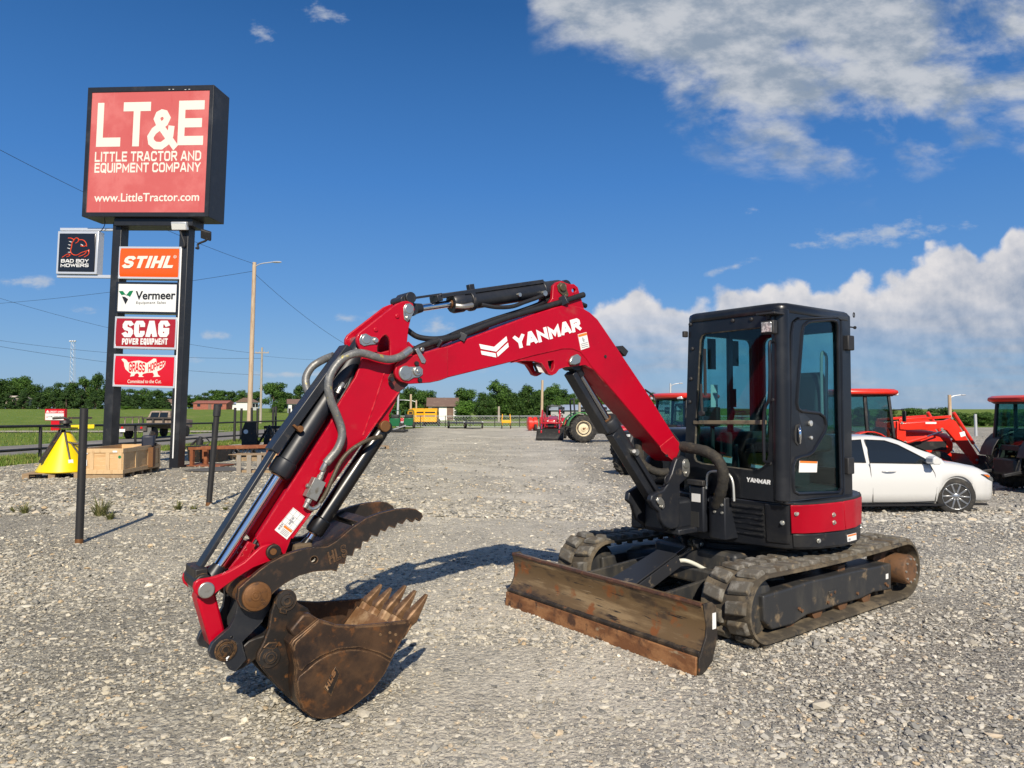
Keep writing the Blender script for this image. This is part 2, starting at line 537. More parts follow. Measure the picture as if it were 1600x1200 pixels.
m_carglass = mat('dark_car_glass', (.012, .015, .017), .06, 0, coat=.6)
m_trglass = glass('tractor_glass', (.55, .72, .70), .07)
m_seat = mat('black_vinyl_seat', (.02, .02, .022), .6)
m_dark = mat('dark_inside', (.022, .022, .022), .8)
m_lamp = mat('lamp_lens', (.75, .75, .72), .15, .2)


def disc(c, ax, r, th, n=24):
    return MB().lathe(c, ax, [(0, r * .94), (th * .4, r), (th * .8, r), (th, r * .9)], n)


# ------------------------------------------------------------------ lettering
_G = {
    'A': (1.0, [[(0, 0), (.42, 1), (.58, 1), (1, 0)], [(.18, .26), (.82, .26)]]),
    'B': (.9, [[(.8, .52), (1, .64), (1, .88), (.82, 1), (0, 1), (0, 0), (.82, 0), (1, .13), (1, .38), (.8, .52)], [(0, .52), (.8, .52)]]),
    'C': (.92, [[(1, .80), (1, .88), (.82, 1), (.2, 1), (0, .84), (0, .16), (.2, 0), (.82, 0), (1, .12), (1, .20)]]),
    'D': (.92, [[(0, 0), (0, 1), (.7, 1), (1, .78), (1, .22), (.7, 0), (0, 0)]]),
    'E': (.8, [[(1, 1), (0, 1), (0, 0), (1, 0)], [(0, .5), (.9, .5)]]),
    'G': (.95, [[(1, .84), (.8, 1), (.2, 1), (0, .84), (0, .16), (.2, 0), (.8, 0), (1, .14), (1, .42), (.64, .42)]]),
    'H': (.95, [[(0, 0), (0, 1)], [(1, 0), (1, 1)], [(0, .5), (1, .5)]]),
    'I': (.0, [[(.5, 0), (.5, 1)]]),
    'L': (.78, [[(0, 1), (0, 0), (1, 0)]]),
    'M': (1.15, [[(0, 0), (0, 1), (.5, .25), (1, 1), (1, 0)]]),
    'N': (.98, [[(0, 0), (0, 1), (1, 0), (1, 1)]]),
    'O': (.95, [[(.5, 1), (.2, 1), (0, .84), (0, .16), (.2, 0), (.8, 0), (1, .16), (1, .84), (.8, 1), (.5, 1)]]),
    'P': (.86, [[(0, 0), (0, 1), (.8, 1), (1, .86), (1, .58), (.8, .44), (0, .44)]]),
    'Q': (.95, [[(.5, 1), (.2, 1), (0, .84), (0, .16), (.2, 0), (.8, 0), (1, .16), (1, .84), (.8, 1), (.5, 1)], [(.6, .25), (1, -.08)]]),
    'R': (.9, [[(0, 0), (0, 1), (.8, 1), (1, .86), (1, .62), (.8, .48), (0, .48)], [(.5, .48), (1, 0)]]),
    'S': (.9, [[(.98, .90), (.80, 1), (.2, 1), (0, .86), (0, .66), (.2, .54), (.8, .46), (1, .34), (1, .14), (.8, 0), (.2, 0), (.02, .10)]]),
    'T': (.86, [[(0, 1), (1, 1)], [(.5, 1), (.5, 0)]]),
    'U': (.92, [[(0, 1), (0, .16), (.2, 0), (.8, 0), (1, .16), (1, 1)]]),
    'W': (1.35, [[(0, 1), (.24, 0), (.5, .82), (.76, 0), (1, 1)]]),
    'Y': (.95, [[(0, 1), (.5, .45), (1, 1)], [(.5, .45), (.5, 0)]]),
    '&': (1.0, [[(1.0, .0), (.34, .66), (.24, .82), (.30, .94), (.44, 1), (.58, .97), (.68, .84), (.60, .70), (.14, .44), (.0, .26), (.04, .10), (.22, -.01), (.48, -.02), (.70, .10), (.84, .30), (.86, .48)]]),
}


def strip(line, w):
    """mitred strip round a polyline, square caps"""
    P = [Vector((a, b, 0)) for a, b in line]
    closed = (P[0] - P[-1]).length < 1e-5
    if closed:
        P = P[:-1]
    n = len(P)
    L, Rr = [], []
    for i in range(n):
        a = P[i - 1] if (closed or i > 0) else None
        b = P[(i + 1) % n] if (closed or i < n - 1) else None
        p = P[i].copy()
        if a is None or b is None:
            d = ((b - p) if a is None else (p - a)).normalized()
            p = p - d * w * .5 if a is None else p + d * w * .5
            nn = Vector((-d.y, d.x, 0)) * w * .5
        else:
            d0, d1 = (p - a).normalized(), (b - p).normalized()
            n0, n1 = Vector((-d0.y, d0.x, 0)), Vector((-d1.y, d1.x, 0))
            mm = (n0 + n1)
            if mm.length < 1e-4:
                mm = n0
            mm.normalize()
            nn = mm * (w * .5 / max(.42, mm.dot(n0)))
        L.append(p + nn)
        Rr.append(p - nn)
    return L, Rr, closed


def word_mesh(text, w=.24, gap=.14, space=.55, slant=0.0, wide=1.0, dz=.02):
    """block letters one unit high; returns MB in x,y plus thickness in z, and the width"""
    mb = MB()
    x = 0.0
    k = 0
    for ch in text:
        if ch == ' ':
            x += space
            continue
        gw, lines = _G[ch]
        gw = gw * wide * (1 - w) * .92
        for ln in lines:
            k += 1
            pts = [(x + w * .5 + a * gw, w * .5 + b * (1 - w)) for a, b in ln]
            L, Rr, closed = strip(pts, w)
            def cl(v):
                y = min(1.0, max(0.0 if ch not in 'Q&' else -.12, v.y))
                return (v.x + slant * y, y)
            L, Rr = [cl(v) for v in L], [cl(v) for v in Rr]
            z = 1.0 + .06 * (k % 5)
            n = len(L)
            vs = [(*p, 0) for p in L] + [(*p, 0) for p in Rr] + [(*p, z + .03 * a) for a, p in enumerate(L)] + [(*p, z + .03 * a) for a, p in enumerate(Rr)]
            fs = []
            for i in range(n if closed else n - 1):
                j = (i + 1) % n
                fs += [(i, j, n + j, n + i), (2 * n + i, 3 * n + i, 3 * n + j, 2 * n + j), (i, 2 * n + i, 2 * n + j, j), (n + i, n + j, 3 * n + j, 3 * n + i)]
            if not closed:
                fs += [(0, n, 3 * n, 2 * n), (n - 1, 3 * n - 1, 4 * n - 1, 2 * n - 1)]
            mb.add(vs, fs)
        x += gw + w + gap
    return mb, x - gap + slant


def font_mesh(text, off=.0, slant=0.0, spacing=1.0):
    c = bpy.data.curves.new('lettering', 'FONT')
    c.body = text
    c.offset = off
    c.extrude = .5
    c.shear = slant
    c.resolution_u = 3
    c.space_character = spacing
    o = bpy.data.objects.new('lettering', c)
    COL.objects.link(o)
    dg = bpy.context.evaluated_depsgraph_get()
    me = bpy.data.meshes.new_from_object(o.evaluated_get(dg))
    mb = MB()
    vs = [v.co.copy() for v in me.vertices]
    x0, x1 = min(v.x for v in vs), max(v.x for v in vs)
    y0, y1 = min(v.y for v in vs), max(v.y for v in vs)
    mb.add([((v.x - x0), (v.y - y0) / (y1 - y0), v.z + .5) for v in vs], [list(p.vertices) for p in me.polygons])
    bpy.data.objects.remove(o)
    bpy.data.curves.remove(c)
    bpy.data.meshes.remove(me)
    return mb, x1 - x0


def place(mbw, o, rt, up, depth, sink=.001):
    """map letters so that their box spans rt and up from corner o, standing 'depth' proud"""
    mb, wd = mbw
    o, rt, up = Vector(o), Vector(rt), Vector(up)
    n = rt.cross(up).normalized()
    r = MB()
    r.add([o + rt * (v[0] / wd) + up * v[1] + n * (v[2] * depth - sink) for v in mb.v], mb.f)
    return r


def quad(o, rt, up, d=.003):
    o, rt, up = Vector(o), Vector(rt), Vector(up)
    n = rt.cross(up).normalized() * d
    return MB().prism([o - n * .2, o + rt - n * .2, o + rt + up - n * .2, o + up - n * .2], [o + n, o + rt + n, o + rt + up + n, o + up + n])
# ================================================================== GROUND
def sheet(name, m, xs_of_y, ys, lift, nx=40, rough=0.0):
    """ground sheet: for each y a row from x0 to x1"""
    mb = MB()
    rows = []
    for y in ys:
        x0, x1 = xs_of_y(y)
        rows.append([(x0 + (x1 - x0) * (i / nx), y, gz(x0 + (x1 - x0) * (i / nx), y) + lift + (rough * (noise.noise(Vector((x0 + (x1 - x0) * (i / nx), y, 0)) * .9)) if rough else 0)) for i in range(nx + 1)])
    mb.loft(rows, closed=False, caps=False)
    o = mb.build(name, m, smooth=180, fix=False)
    return tag(o, kind='structure')


def lin(a, b, n):
    return [a + (b - a) * i / n for i in range(n + 1)]


def mat_gravel():
    m = bpy.data.materials.new('gravel')
    m.use_nodes = True
    t = m.node_tree
    q = NT(t)
    b = t.nodes['Principled BSDF']
    co = q.n('TexCoord').outputs['Object']
    wob = q.n('VectorMath', operation='ADD', i={0: co, 1: q.n('VectorMath', operation='SCALE', i={0: q.n('TexNoise', i={'Vector': co, 'Scale': 30.0, 'Detail': 2.0}).outputs[1], 'Scale': .02}).outputs[0]}).outputs[0]
    def vor(scale):
        return q.n('TexVoronoi', feature='F1', i={'Vector': wob, 'Scale': scale, 'Randomness': 1.0})
    va, vb = vor(26.0), vor(58.0)
    def stonecol(v):
        sx = q.n('SeparateXYZ', i={0: v.outputs['Color']})
        r = q.n('ValToRGB', i={0: sx.outputs[0]})
        e = r.color_ramp.elements
        e[0].position, e[0].color = 0.0, (.15, .147, .14, 1)
        e[1].position, e[1].color = 1.0, (.70, .67, .60, 1)
        for p_, c_ in ((.35, (.28, .27, .255, 1)), (.6, (.40, .38, .345, 1)), (.78, (.45, .415, .36, 1)), (.84, (.38, .365, .345, 1))):
            k = e.new(p_)
            k.color = c_
        return r.outputs[0]
    pick = q.ss(q.noise(co, 40, 3, .6), .42, .58)
    c = q.mix(pick, stonecol(va), stonecol(vb))
    gap = q.m('MINIMUM', q.ss(va.outputs['Distance'], .34, .62), 1.0)
    # fine dusty ground between the stones, and whole dusty patches where wheels have packed it
    patch = q.ss(q.noise(co, .33, 5, .6), .44, .66)
    sx = q.n('SeparateXYZ', i={0: co})
    lane = q.ss(q.m('SUBTRACT', q.m('ABSOLUTE', q.m('ADD', sx.outputs[0], q.m('MULTIPLY', sx.outputs[1], .03))), q.m('MULTIPLY', sx.outputs[1], .085)), 1.7, .0)
    dustf = q.m('MINIMUM', q.m('ADD', q.m('MULTIPLY', patch, .45), q.m('MULTIPLY', lane, q.ss(q.noise(co, 1.1, 5, .6), .25, .7, .25, .75))), 1.0)
    dust = q.mix(q.ss(q.noise(co, .8, 4, .6), .4, .65), (.63, .59, .525), (.54, .505, .45))
    c = q.mix(q.m('MULTIPLY', gap, .5), c, (.25, .225, .19))
    # larger stones and hollows that still read far off
    far1, far2 = q.noise(co, 7.0, 5, .75), q.noise(co, 2.6, 6, .75)
    c = q.mix(q.ss(far1, .52, .70, 0, .55), c, (.17, .16, .145))
    c = q.mix(q.ss(far1, .46, .30, 0, .50), c, (.74, .69, .60))
    c = q.mix(q.ss(far2, .52, .70, 0, .45), c, (.26, .245, .215))
    c = q.mix(q.ss(far2, .46, .32, 0, .40), c, (.72, .67, .575))
    c = q.mix(q.m('MULTIPLY', dustf, q.ss(q.noise(co, 60, 4, .7), .25, .75, .5, 1.0)), c, dust)
    tan = q.ss(q.noise(co, .21, 4, .55), .60, .74)
    c = q.mix(q.m('MULTIPLY', tan, .35), c, (.34, .26, .16))
    sp1, sp2 = q.noise(co, 48.0, 3, .8), q.noise(co, 15.0, 5, .85)
    c = q.mix(q.ss(sp1, .54, .70, 0, .5), c, (.16, .15, .135))
    c = q.mix(q.ss(sp2, .54, .66, 0, .55), c, (.20, .19, .17))
    c = q.mix(q.ss(sp2, .46, .34, 0, .55), c, (.80, .75, .66))
    c = q.mix(1.0, c, q.mix(q.ss(q.n('SeparateXYZ', i={0: co}).outputs[0], -2.5, 2.5), (1.0, .975, .86), (1.02, 1.0, .945)), blend='MULTIPLY')
    q.link(c, b.inputs['Base Color'])
    b.inputs['Roughness'].default_value = .92
    b.inputs['Specular IOR Level'].default_value = .25
    h = q.m('ADD', q.m('MULTIPLY', va.outputs['Distance'], -1.0), q.m('MULTIPLY', q.noise(co, 90, 4, .7), .6))
    h = q.m('ADD', h, q.m('MULTIPLY', vb.outputs['Distance'], -.5))
    sxr = q.n('SeparateXYZ', i={0: va.outputs['Color']})
    h = q.m('ADD', h, q.m('MULTIPLY', sxr.outputs[1], .9))
    st = q.m('SUBTRACT', 1.0, q.m('MULTIPLY', dustf, .55))
    bp = q.n('Bump', i={'Strength': st, 'Distance': .024, 'Height': h})
    q.link(bp.outputs[0], b.inputs['Normal'])
    return m


def mat_stone():
    m = bpy.data.materials.new('crushed_stone')
    m.use_nodes = True
    t = m.node_tree
    q = NT(t)
    b = t.nodes['Principled BSDF']
    g = q.n('NewGeometry')
    r = q.n('ValToRGB', i={0: g.outputs['Random Per Island']})
    e = r.color_ramp.elements
    e[0].position, e[0].color = 0.0, (.13, .13, .13, 1)
    e[1].position, e[1].color = 1.0, (.78, .745, .67, 1)
    for p_, c_ in ((.25, (.24, .236, .228, 1)), (.5, (.38, .365, .34, 1)), (.7, (.49, .465, .42, 1)), (.80, (.45, .415, .35, 1)), (.86, (.39, .36, .31, 1)), (.90, (.55, .53, .49, 1)), (.972, (.42, .31, .19, 1))):
        k = e.new(p_)
        k.color = c_
    co = q.n('TexCoord').outputs['Object']
    c = q.mix(q.ss(q.noise(co, 55, 4, .65), .45, .75, 0, .4), r.outputs[0], (.45, .42, .36))
    c = q.mix(1.0, c, q.mix(q.ss(q.n('SeparateXYZ', i={0: co}).outputs[0], -2.5, 2.5), (1.04, 1.01, .90), (1.06, 1.045, .99)), blend='MULTIPLY')
    q.link(c, b.inputs['Base Color'])
    b.inputs['Roughness'].default_value = .85
    b.inputs['Specular IOR Level'].default_value = .3
    bp = q.n('Bump', i={'Strength': .4, 'Distance': .004, 'Height': q.noise(co, 160, 3, .6)})
    q.link(bp.outputs[0], b.inputs['Normal'])
    return m


def mat_grass():
    m = mat('grass', (.13, .195, .032), .9, 0, [((.19, .24, .05), .5, .4, .65), ((.085, .15, .025), 2.2, .5, .7), ((.30, .28, .10), .16, .56, .70), ((.07, .12, .022), 14, .5, .72)], [(9, .8, .1), (40, .6, .03)], spec=.1)
    return m


m_gravel, m_stone, m_grass = mat_gravel(), mat_stone(), mat_grass()
m_road = mat('worn_asphalt', (.20, .185, .165), .9, 0, [((.25, .235, .21), .35, .45, .65), ((.15, .14, .125), 1.7, .55, .7), ((.12, .11, .10), 9, .6, .75, (1, .08, 1))], [(60, .3, .01)], spec=.2)
m_path = mat('pale_concrete_drive', (.38, .34, .27), .9, 0, [((.30, .27, .21), .6, .5, .7)], [(40, .2, .01)], spec=.2)

YS = lin(-12, 2, 7) + lin(3, 30, 54) + lin(31, 60, 29) + lin(63, 120, 19) + lin(130, 300, 17) + [350, 450, 700, 1200, 2500]
sheet('ground', m_grass, lambda y: (-60 - abs(y) * 1.6, 60 + abs(y) * 1.6), YS, -.03, 160)


def lot_left(y):
    pts = [(-20, -14.2), (19, -14.6), (22, -14.9), (30, -15.2), (38, -15.0), (46, -13.6), (56, -11.5), (72, -9.0), (75, -9)]
    for (a, b), (c, d) in zip(pts, pts[1:]):
        if a <= y <= c:
            return b + (d - b) * (y - a) / (c - a) + .22 * noise.noise(Vector((y * .7, 3, 0)))
    return -9
sheet('gravel_lot', m_gravel, lambda y: (lot_left(y), 70), lin(-12, 2, 7) + lin(2.5, 30, 55) + lin(31, 73, 42), 0.0, 110, rough=.006)
sheet('road', m_road, lambda y: (-28.3 + .098 * (y - 10), -20.3 + .098 * (y - 10)), lin(-10, 100, 110), .012, 10)
sheet('driveway', m_path, lambda y: (-85, -24.5), lin(57.5, 61.5, 4), .03, 40)
sheet('highway', m_path, lambda y: (-14, 80), lin(92, 98, 4), .05, 40)


def stone_bases(rng, n):
    t = (1 + 5 ** .5) / 2
    v = np.array([(-1, t, 0), (1, t, 0), (-1, -t, 0), (1, -t, 0), (0, -1, t), (0, 1, t), (0, -1, -t), (0, 1, -t), (t, 0, -1), (t, 0, 1), (-t, 0, -1), (-t, 0, 1)], float)
    v /= np.linalg.norm(v[0])
    f = np.array([(0, 11, 5), (0, 5, 1), (0, 1, 7), (0, 7, 10), (0, 10, 11), (1, 5, 9), (5, 11, 4), (11, 10, 2), (10, 7, 6), (7, 1, 8), (3, 9, 4), (3, 4, 2), (3, 2, 6), (3, 6, 8), (3, 8, 9), (4, 9, 5), (2, 4, 11), (6, 2, 10), (8, 6, 7), (9, 8, 1)])
    return [v * (1 + rng.uniform(-.40, .30, (12, 1))) for _ in range(n)], f


def scatter_stones(name, n, y0, y1, size, seed, power=1.0, label=None, thin=.55):
    rng = np.random.default_rng(seed)
    bases, f = stone_bases(rng, 24)
    bases = np.array(bases)
    y = y0 + (y1 - y0) * rng.random(n * 2) ** power
    x = (rng.random(n * 2) * 2 - 1) * (y * .80 + 1.3)
    # fewer stones on the packed lane and in dusty patches
    lane = np.clip((1.6 - (np.abs(x + .03 * y) - .085 * y)) / 1.6, 0, 1)
    lane = lane * lane * (3 - 2 * lane)
    pn = np.array([noise.noise(Vector((a * .45, b * .45, 5.0))) for a, b in zip(x, y)])
    keep = rng.random(n * 2) < (1 - thin * lane) * np.clip(.72 + pn * .9, .15, 1)
    left = np.array([lot_left(b) for b in y])
    keep &= x > left + .1
    x, y = x[keep][:n], y[keep][:n]
    n = len(x)
    s = size * np.exp(rng.normal(-.15, .5, n))
    s = np.clip(s, size * .35, size * 3.0)
    b = bases[rng.integers(0, len(bases), n)]
    sc = np.stack([rng.uniform(.8, 1.45, n), rng.uniform(.55, 1.0, n), rng.uniform(.28, .62, n)], 1) * s[:, None] * .5
    v = b * sc[:, None, :]
    # random tilt then spin
    ta = rng.uniform(-.5, .5, n)
    c_, s_ = np.cos(ta)[:, None], np.sin(ta)[:, None]
    vy, vz = v[..., 1] * c_ - v[..., 2] * s_, v[..., 1] * s_ + v[..., 2] * c_
    a = rng.uniform(0, 2 * np.pi, n)
    c_, s_ = np.cos(a)[:, None], np.sin(a)[:, None]
    X, Y_ = v[..., 0] * c_ - vy * s_, v[..., 0] * s_ + vy * c_
    g = np.array([gz(p, q_) for p, q_ in zip(x, y)])
    out = np.stack([X + x[:, None], Y_ + y[:, None], vz + (g + sc[:, 2] * rng.uniform(.05, .75, n))[:, None]], -1).reshape(-1, 3)
    F_ = (f[None] + (np.arange(n) * 12)[:, None, None]).reshape(-1, 3)
    me = bpy.data.meshes.new(name)
    me.vertices.add(len(out))
    me.vertices.foreach_set('co', out.astype(np.float32).ravel())
    me.loops.add(F_.size)
    me.loops.foreach_set('vertex_index', F_.astype(np.int32).ravel())
    me.polygons.add(len(F_))
    me.polygons.foreach_set('loop_start', np.arange(0, F_.size, 3, dtype=np.int32))
    me.update(calc_edges=True)
    me.shade_flat()
    me.materials.append(m_stone)
    o = bpy.data.objects.new(name, me)
    COL.objects.link(o)
    return tag(o, label, 'gravel', kind='stuff')


scatter_stones('loose_gravel', 105000, 2.2, 8.0, .0175, 1, 1.25, 'loose grey and tan crushed stones covering the near lot')
scatter_stones('loose_gravel', 80000, 5.0, 17.0, .025, 2, 1.3, 'grey crushed stones around the excavator and black posts')
scatter_stones('loose_gravel', 56000, 11.0, 50.0, .046, 3, 1.9, 'coarse pale stones in front of the crate and pallets')
scatter_stones('loose_gravel', 900, 2.2, 10.0, .036, 4, 1.0, 'scattered bigger stones lying on the near gravel')
scatter_stones('loose_gravel', 26000, 2.2, 10.0, .011, 9, 1.1, 'fine stone chips pressed into the packed lane', .0)


def grass_blades(name, n, x0f, x1f, y0, y1, h, seed, label):
    rng = random.Random(seed)
    mb = MB()
    vs, fs = [], []
    for _ in range(n):
        y = rng.uniform(y0, y1)
        x = rng.uniform(x0f(y), x1f(y))
        z = gz(x, y) - .03
        a = rng.uniform(0, 6.28)
        w = rng.uniform(.012, .03)
        hh = h * rng.uniform(.4, 1.2)
        lx, ly = rng.uniform(-.5, .5) * hh, rng.uniform(-.5, .5) * hh
        k = len(vs)
        vs += [(x - math.cos(a) * w, y - math.sin(a) * w, z), (x + math.cos(a) * w, y + math.sin(a) * w, z), (x + lx, y + ly, z + hh)]
        fs.append((k, k + 1, k + 2))
    mb.v, mb.f = vs, fs
    o = mb.build(name, m_blade_g, smooth=0, fix=False)
    return tag(o, label, 'grass', kind='stuff')


def leaf_mat(name, a, b_, c_):
    m = bpy.data.materials.new(name)
    m.use_nodes = True
    t = m.node_tree
    q = NT(t)
    b = t.nodes['Principled BSDF']
    g = q.n('NewGeometry')
    r = q.n('ValToRGB', i={0: g.outputs['Random Per Island']})
    e = r.color_ramp.elements
    e[0].position, e[0].color = 0.0, (*a, 1)
    e[1].position, e[1].color = 1.0, (*c_, 1)
    k = e.new(.55)
    k.color = (*b_, 1)
    q.link(r.outputs[0], b.inputs['Base Color'])
    b.inputs['Roughness'].default_value = .6
    b.inputs['Specular IOR Level'].default_value = .2
    tr = q.n('BsdfTranslucent', i={0: r.outputs[0]})
    mx = q.n('MixShader', i={0: .22, 1: b.outputs[0], 2: tr.outputs[0]})
    q.link(mx.outputs[0], t.nodes['Material Output'].inputs[0])
    return m


m_blade_g = leaf_mat('grass_blade', (.09, .16, .022), (.15, .22, .035), (.30, .28, .09))
grass_blades('verge_grass', 26000, lambda y: -20.0 + .098 * (y - 10), lot_left, 17, 46, .16, 5, 'short green grass between the gravel lot and the road')
grass_blades('field_grass', 22000, lambda y: -75 - (y - 30), lambda y: -28.5 + .098 * (y - 10), 30, 78, .22, 6, 'rough green grass of the field beyond the road')
m_weed = leaf_mat('weed_leaf', (.10, .12, .035), (.17, .18, .06), (.30, .26, .13))


def weed(px, py_, h, n, seed, label):
    p = G(px, py_)
    rng = random.Random(seed)
    mb = MB()
    for _ in range(n):
        a = rng.uniform(0, 6.28)
        r = rng.uniform(0, h * .55)
        b0 = Vector((math.cos(a) * r * .4, math.sin(a) * r * .4, 0))
        L = h * rng.uniform(.4, 1.1)
        tip = b0 + Vector((math.cos(a) * L * rng.uniform(.1, .9), math.sin(a) * L * rng.uniform(.1, .9), L * rng.uniform(.3, 1)))
        sd_ = Vector((-math.sin(a), math.cos(a), 0)) * rng.uniform(.004, .009)
        md = (b0 + tip) / 2 + Vector((0, 0, L * .15))
        mb.add([b0 - sd_, b0 + sd_, md + sd_ * .8, md - sd_ * .8, tip], [(0, 1, 2, 3), (3, 2, 4)])
    o = mb.build('weed_tuft', m_weed, smooth=0, fix=False)
    o.location = p
    tag(o, label, 'weed', 'weeds growing in the gravel')


weed(157, 806, .34, 150, 1, 'tallest green weed tuft in gravel beside the near black post')
weed(172, 812, .15, 120, 8, 'low dry weed patch right at the foot of the tall tuft')
weed(38, 802, .20, 70, 2, 'small weed tuft at the left edge of the gravel')
weed(20, 800, .12, 40, 3, 'lowest weed sprig at the far left edge of the gravel')
weed(278, 797, .18, 80, 4, 'thin weed tuft just left of the far black post')
weed(303, 799, .12, 120, 5, 'spreading dry weeds at the foot of the far black post')
weed(352, 797, .09, 60, 6, 'flat weed patch between the far black post and red boom')
# ================================================================== EXCAVATOR
EX = empty('mini_excavator', (1.94, 6.28, 0), R(-143.13),
           'red and black mini excavator with enclosed cab, thumb and rusty bucket, parked on gravel', 'excavator')
EXM = Matrix.Translation((1.94, 6.28, 0)) @ Matrix.Rotation(R(-143.13), 4, 'Z')
X = Frame(EXM)


def xy(pts, y):
    return [X.y(p, y) for p in pts]


def setY(pts, y):
    return [Vector((p.x, y, p.z)) for p in pts]


def plate(mb, px, ytrace, y0, y1, holes=()):
    """outline traced on the plane y=ytrace, built as a plate from y0 to y1"""
    P = xy(px, ytrace)
    mb.prism(setY(P, y0), setY(P, y1), [(setY(xy(h, ytrace), y0), setY(xy(h, ytrace), y1)) for h in holes])
    return mb


def circ(cx, cy, r, n=16):
    return [(cx + r * math.cos(2 * math.pi * i / n), cy + r * math.sin(2 * math.pi * i / n)) for i in range(n)]


def ypin(mb, p, yt, y0, y1, r, n=24):
    c = X.y(p, yt)
    mb.lathe((c.x, y0, c.z), (0, 1, 0), [(0, r * .93), (.004, r), (y1 - y0 - .004, r), (y1 - y0, r * .9)], n)
    return mb


# ---------------- boom
BO = [(680, 549), (700, 541), (766, 516), (832, 491.5), (868, 480), (883, 476.5), (896, 477), (910, 481), (922, 488), (934, 499), (945, 515), (976, 561), (1007, 607), (1053, 680), (1060, 690), (1062, 700), (1054, 722),
      (1034, 704), (1031, 697), (980, 637), (940, 590), (925, 574), (917, 562), (907, 550.5), (895, 545.5), (880, 545.5), (830, 557), (805, 564), (700, 590), (684, 594)]
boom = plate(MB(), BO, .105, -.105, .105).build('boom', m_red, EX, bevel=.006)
FK = [(617, 582), (619, 571), (626, 563), (640, 557), (684, 544.5), (700, 541), (700, 590), (688, 594.5), (672, 598), (640, 600), (626, 596), (619, 590)]
mb = MB()
for a, b in ((.106, .132), (-.132, -.106)):
    plate(mb, FK, .13, a, b)
mb.build('boom_fork', m_redsh, boom, bevel=.005)
BR_ = [(800, 567), (818, 563.5), (835, 564), (847, 568), (853, 577), (857, 584), (863, 586.5), (869, 583.5), (874, 577), (884, 573.5), (902, 572), (914, 570), (928, 578), (950, 604), (917, 560), (900, 544), (880, 543), (830, 555)]
mb = MB()
for a, b in ((.066, .099), (-.099, -.066)):
    plate(mb, BR_, .1, a, b, [[(856, 564), (866, 563), (866, 574), (863, 580), (860, 579), (857, 571)]])
mb.build('cylinder_bracket', m_redsh, boom, bevel=.003)
plate(MB(), [(838, 566), (858, 564), (862, 577), (846, 583)], 0.0, -.055, .055).build('work_light', m_plastic, boom, bevel=.006)
mb = MB()
c0, c1, c2, c3 = [X.y(p, .06) for p in ((838, 569), (850, 570), (855, 582), (843, 580))]
mb.prism([c0, c1, c2, c3], [v + Vector((.01, .006, -.006)) for v in (c0, c1, c2, c3)])
mb.build('lamp_lens', m_lamp, boom)
BT = [(851, 481), (858, 472), (862, 466), (863, 447), (869, 441), (877, 439), (883, 442), (889, 444), (896, 444), (902, 449), (904.5, 458), (908, 469), (912, 484), (896, 480), (870, 483)]
mb = MB()
for a, b in ((.05, .078), (-.078, -.05)):
    plate(mb, BT, .07, a, b, [circ(895.5, 454, 3.2)])
mb.build('boom_top_bracket', m_redsh, boom, bevel=.004)
# boom seam where the foot casting starts
foot = plate(MB(), [(1031, 697.5), (1052, 681), (1061, 691), (1063, 701), (1055, 723), (1034, 704.5)], .108, .104, .1085).build('foot_plate', m_redsh, boom, bevel=.003)
mb = MB()
for p, r in (((946, 557), .012), ((1042, 712), .012)):
    ypin(mb, p, .108, .1, .112, r, 10)
c = X.y((968, 549), .0)
mb.obox(c, (.03, 0, .02), (0, .05, 0), (-.015, 0, .02))
mb.build('bracket_bolt', m_plastic, boom)
# lettering and mark on the boom side
Yp = .1055


def ontoY(mbw, bl, br, tl, y, d=.0025):
    o, a, b = X.y(bl, y), X.y(br, y), X.y(tl, y)
    return place(mbw, o, a - o, b - o, d)


mb = ontoY(word_mesh('YANMAR', w=.29, gap=.07, wide=1.02, slant=.06), (806, 546), (909.5, 515.5), (800, 525.5), Yp)
mb.build('maker_lettering', m_white, boom, smooth=0)
mb = MB()
for q_ in ([(748.5, 537.5), (772, 542), (791, 525.5), (792.5, 532.5), (775, 549.5), (751, 545)], [(751, 548), (774, 552), (775, 558.5), (752.5, 554)], [(776, 551.5), (793.5, 535.5), (794.5, 542), (777.5, 557.5)]):
    plate(mb, q_, Yp, Yp - .001, Yp + .0025)
mb.build('maker_emblem', m_white, boom, smooth=0)


def decal(corners, y, parent, name='warning_decal', lines=3, band=True, d=.003):
    """white sticker with an orange band and rows of small print; corners tl,tr,br,bl in photo pixels"""
    tl, tr, br, bl = [X.y(p, y) for p in corners]
    n = Vector((0, 1, 0))
    o = MB().prism([v - n * .001 for v in (tl, tr, br, bl)], [v + n * d for v in (tl, tr, br, bl)]).build(name, m_decal, parent, smooth=0)
    def P(u, v, k):
        return tl + (tr - tl) * u + (bl - tl) * v + n * k
    if band:
        MB().prism([P(.02, .03, d), P(.98, .03, d), P(.98, .18, d), P(.02, .18, d)], [P(.02, .03, d + .001), P(.98, .03, d + .001), P(.98, .18, d + .001), P(.02, .18, d + .001)]).build('orange_band', m_orange, o, smooth=0)
    mb = MB()
    for i in range(lines):
        v = .62 + .34 * i / max(1, lines)
        mb.prism([P(.1, v, d), P(.88, v, d), P(.88, v + .05, d), P(.1, v + .05, d)], [P(.1, v, d + .001), P(.88, v, d + .001), P(.88, v + .05, d + .001), P(.1, v + .05, d + .001)])
    for u0, u1, v0, v1 in ((.38, .52, .26, .36), (.34, .62, .38, .44), (.42, .56, .44, .56)):
        mb.prism([P(u0, v0, d), P(u1, v0, d), P(u1, v1, d), P(u0, v1, d)], [P(u0, v0, d + .001), P(u1, v0, d + .001), P(u1, v1, d + .001), P(u0, v1, d + .001)])
    mb.build('decal_print', m_decalink, o, smooth=0)
    return o


decal([(902.5, 522.5), (916, 519), (920.5, 542.5), (907.5, 547)], Yp, boom)
# boom hoses along the top
mb = MB()


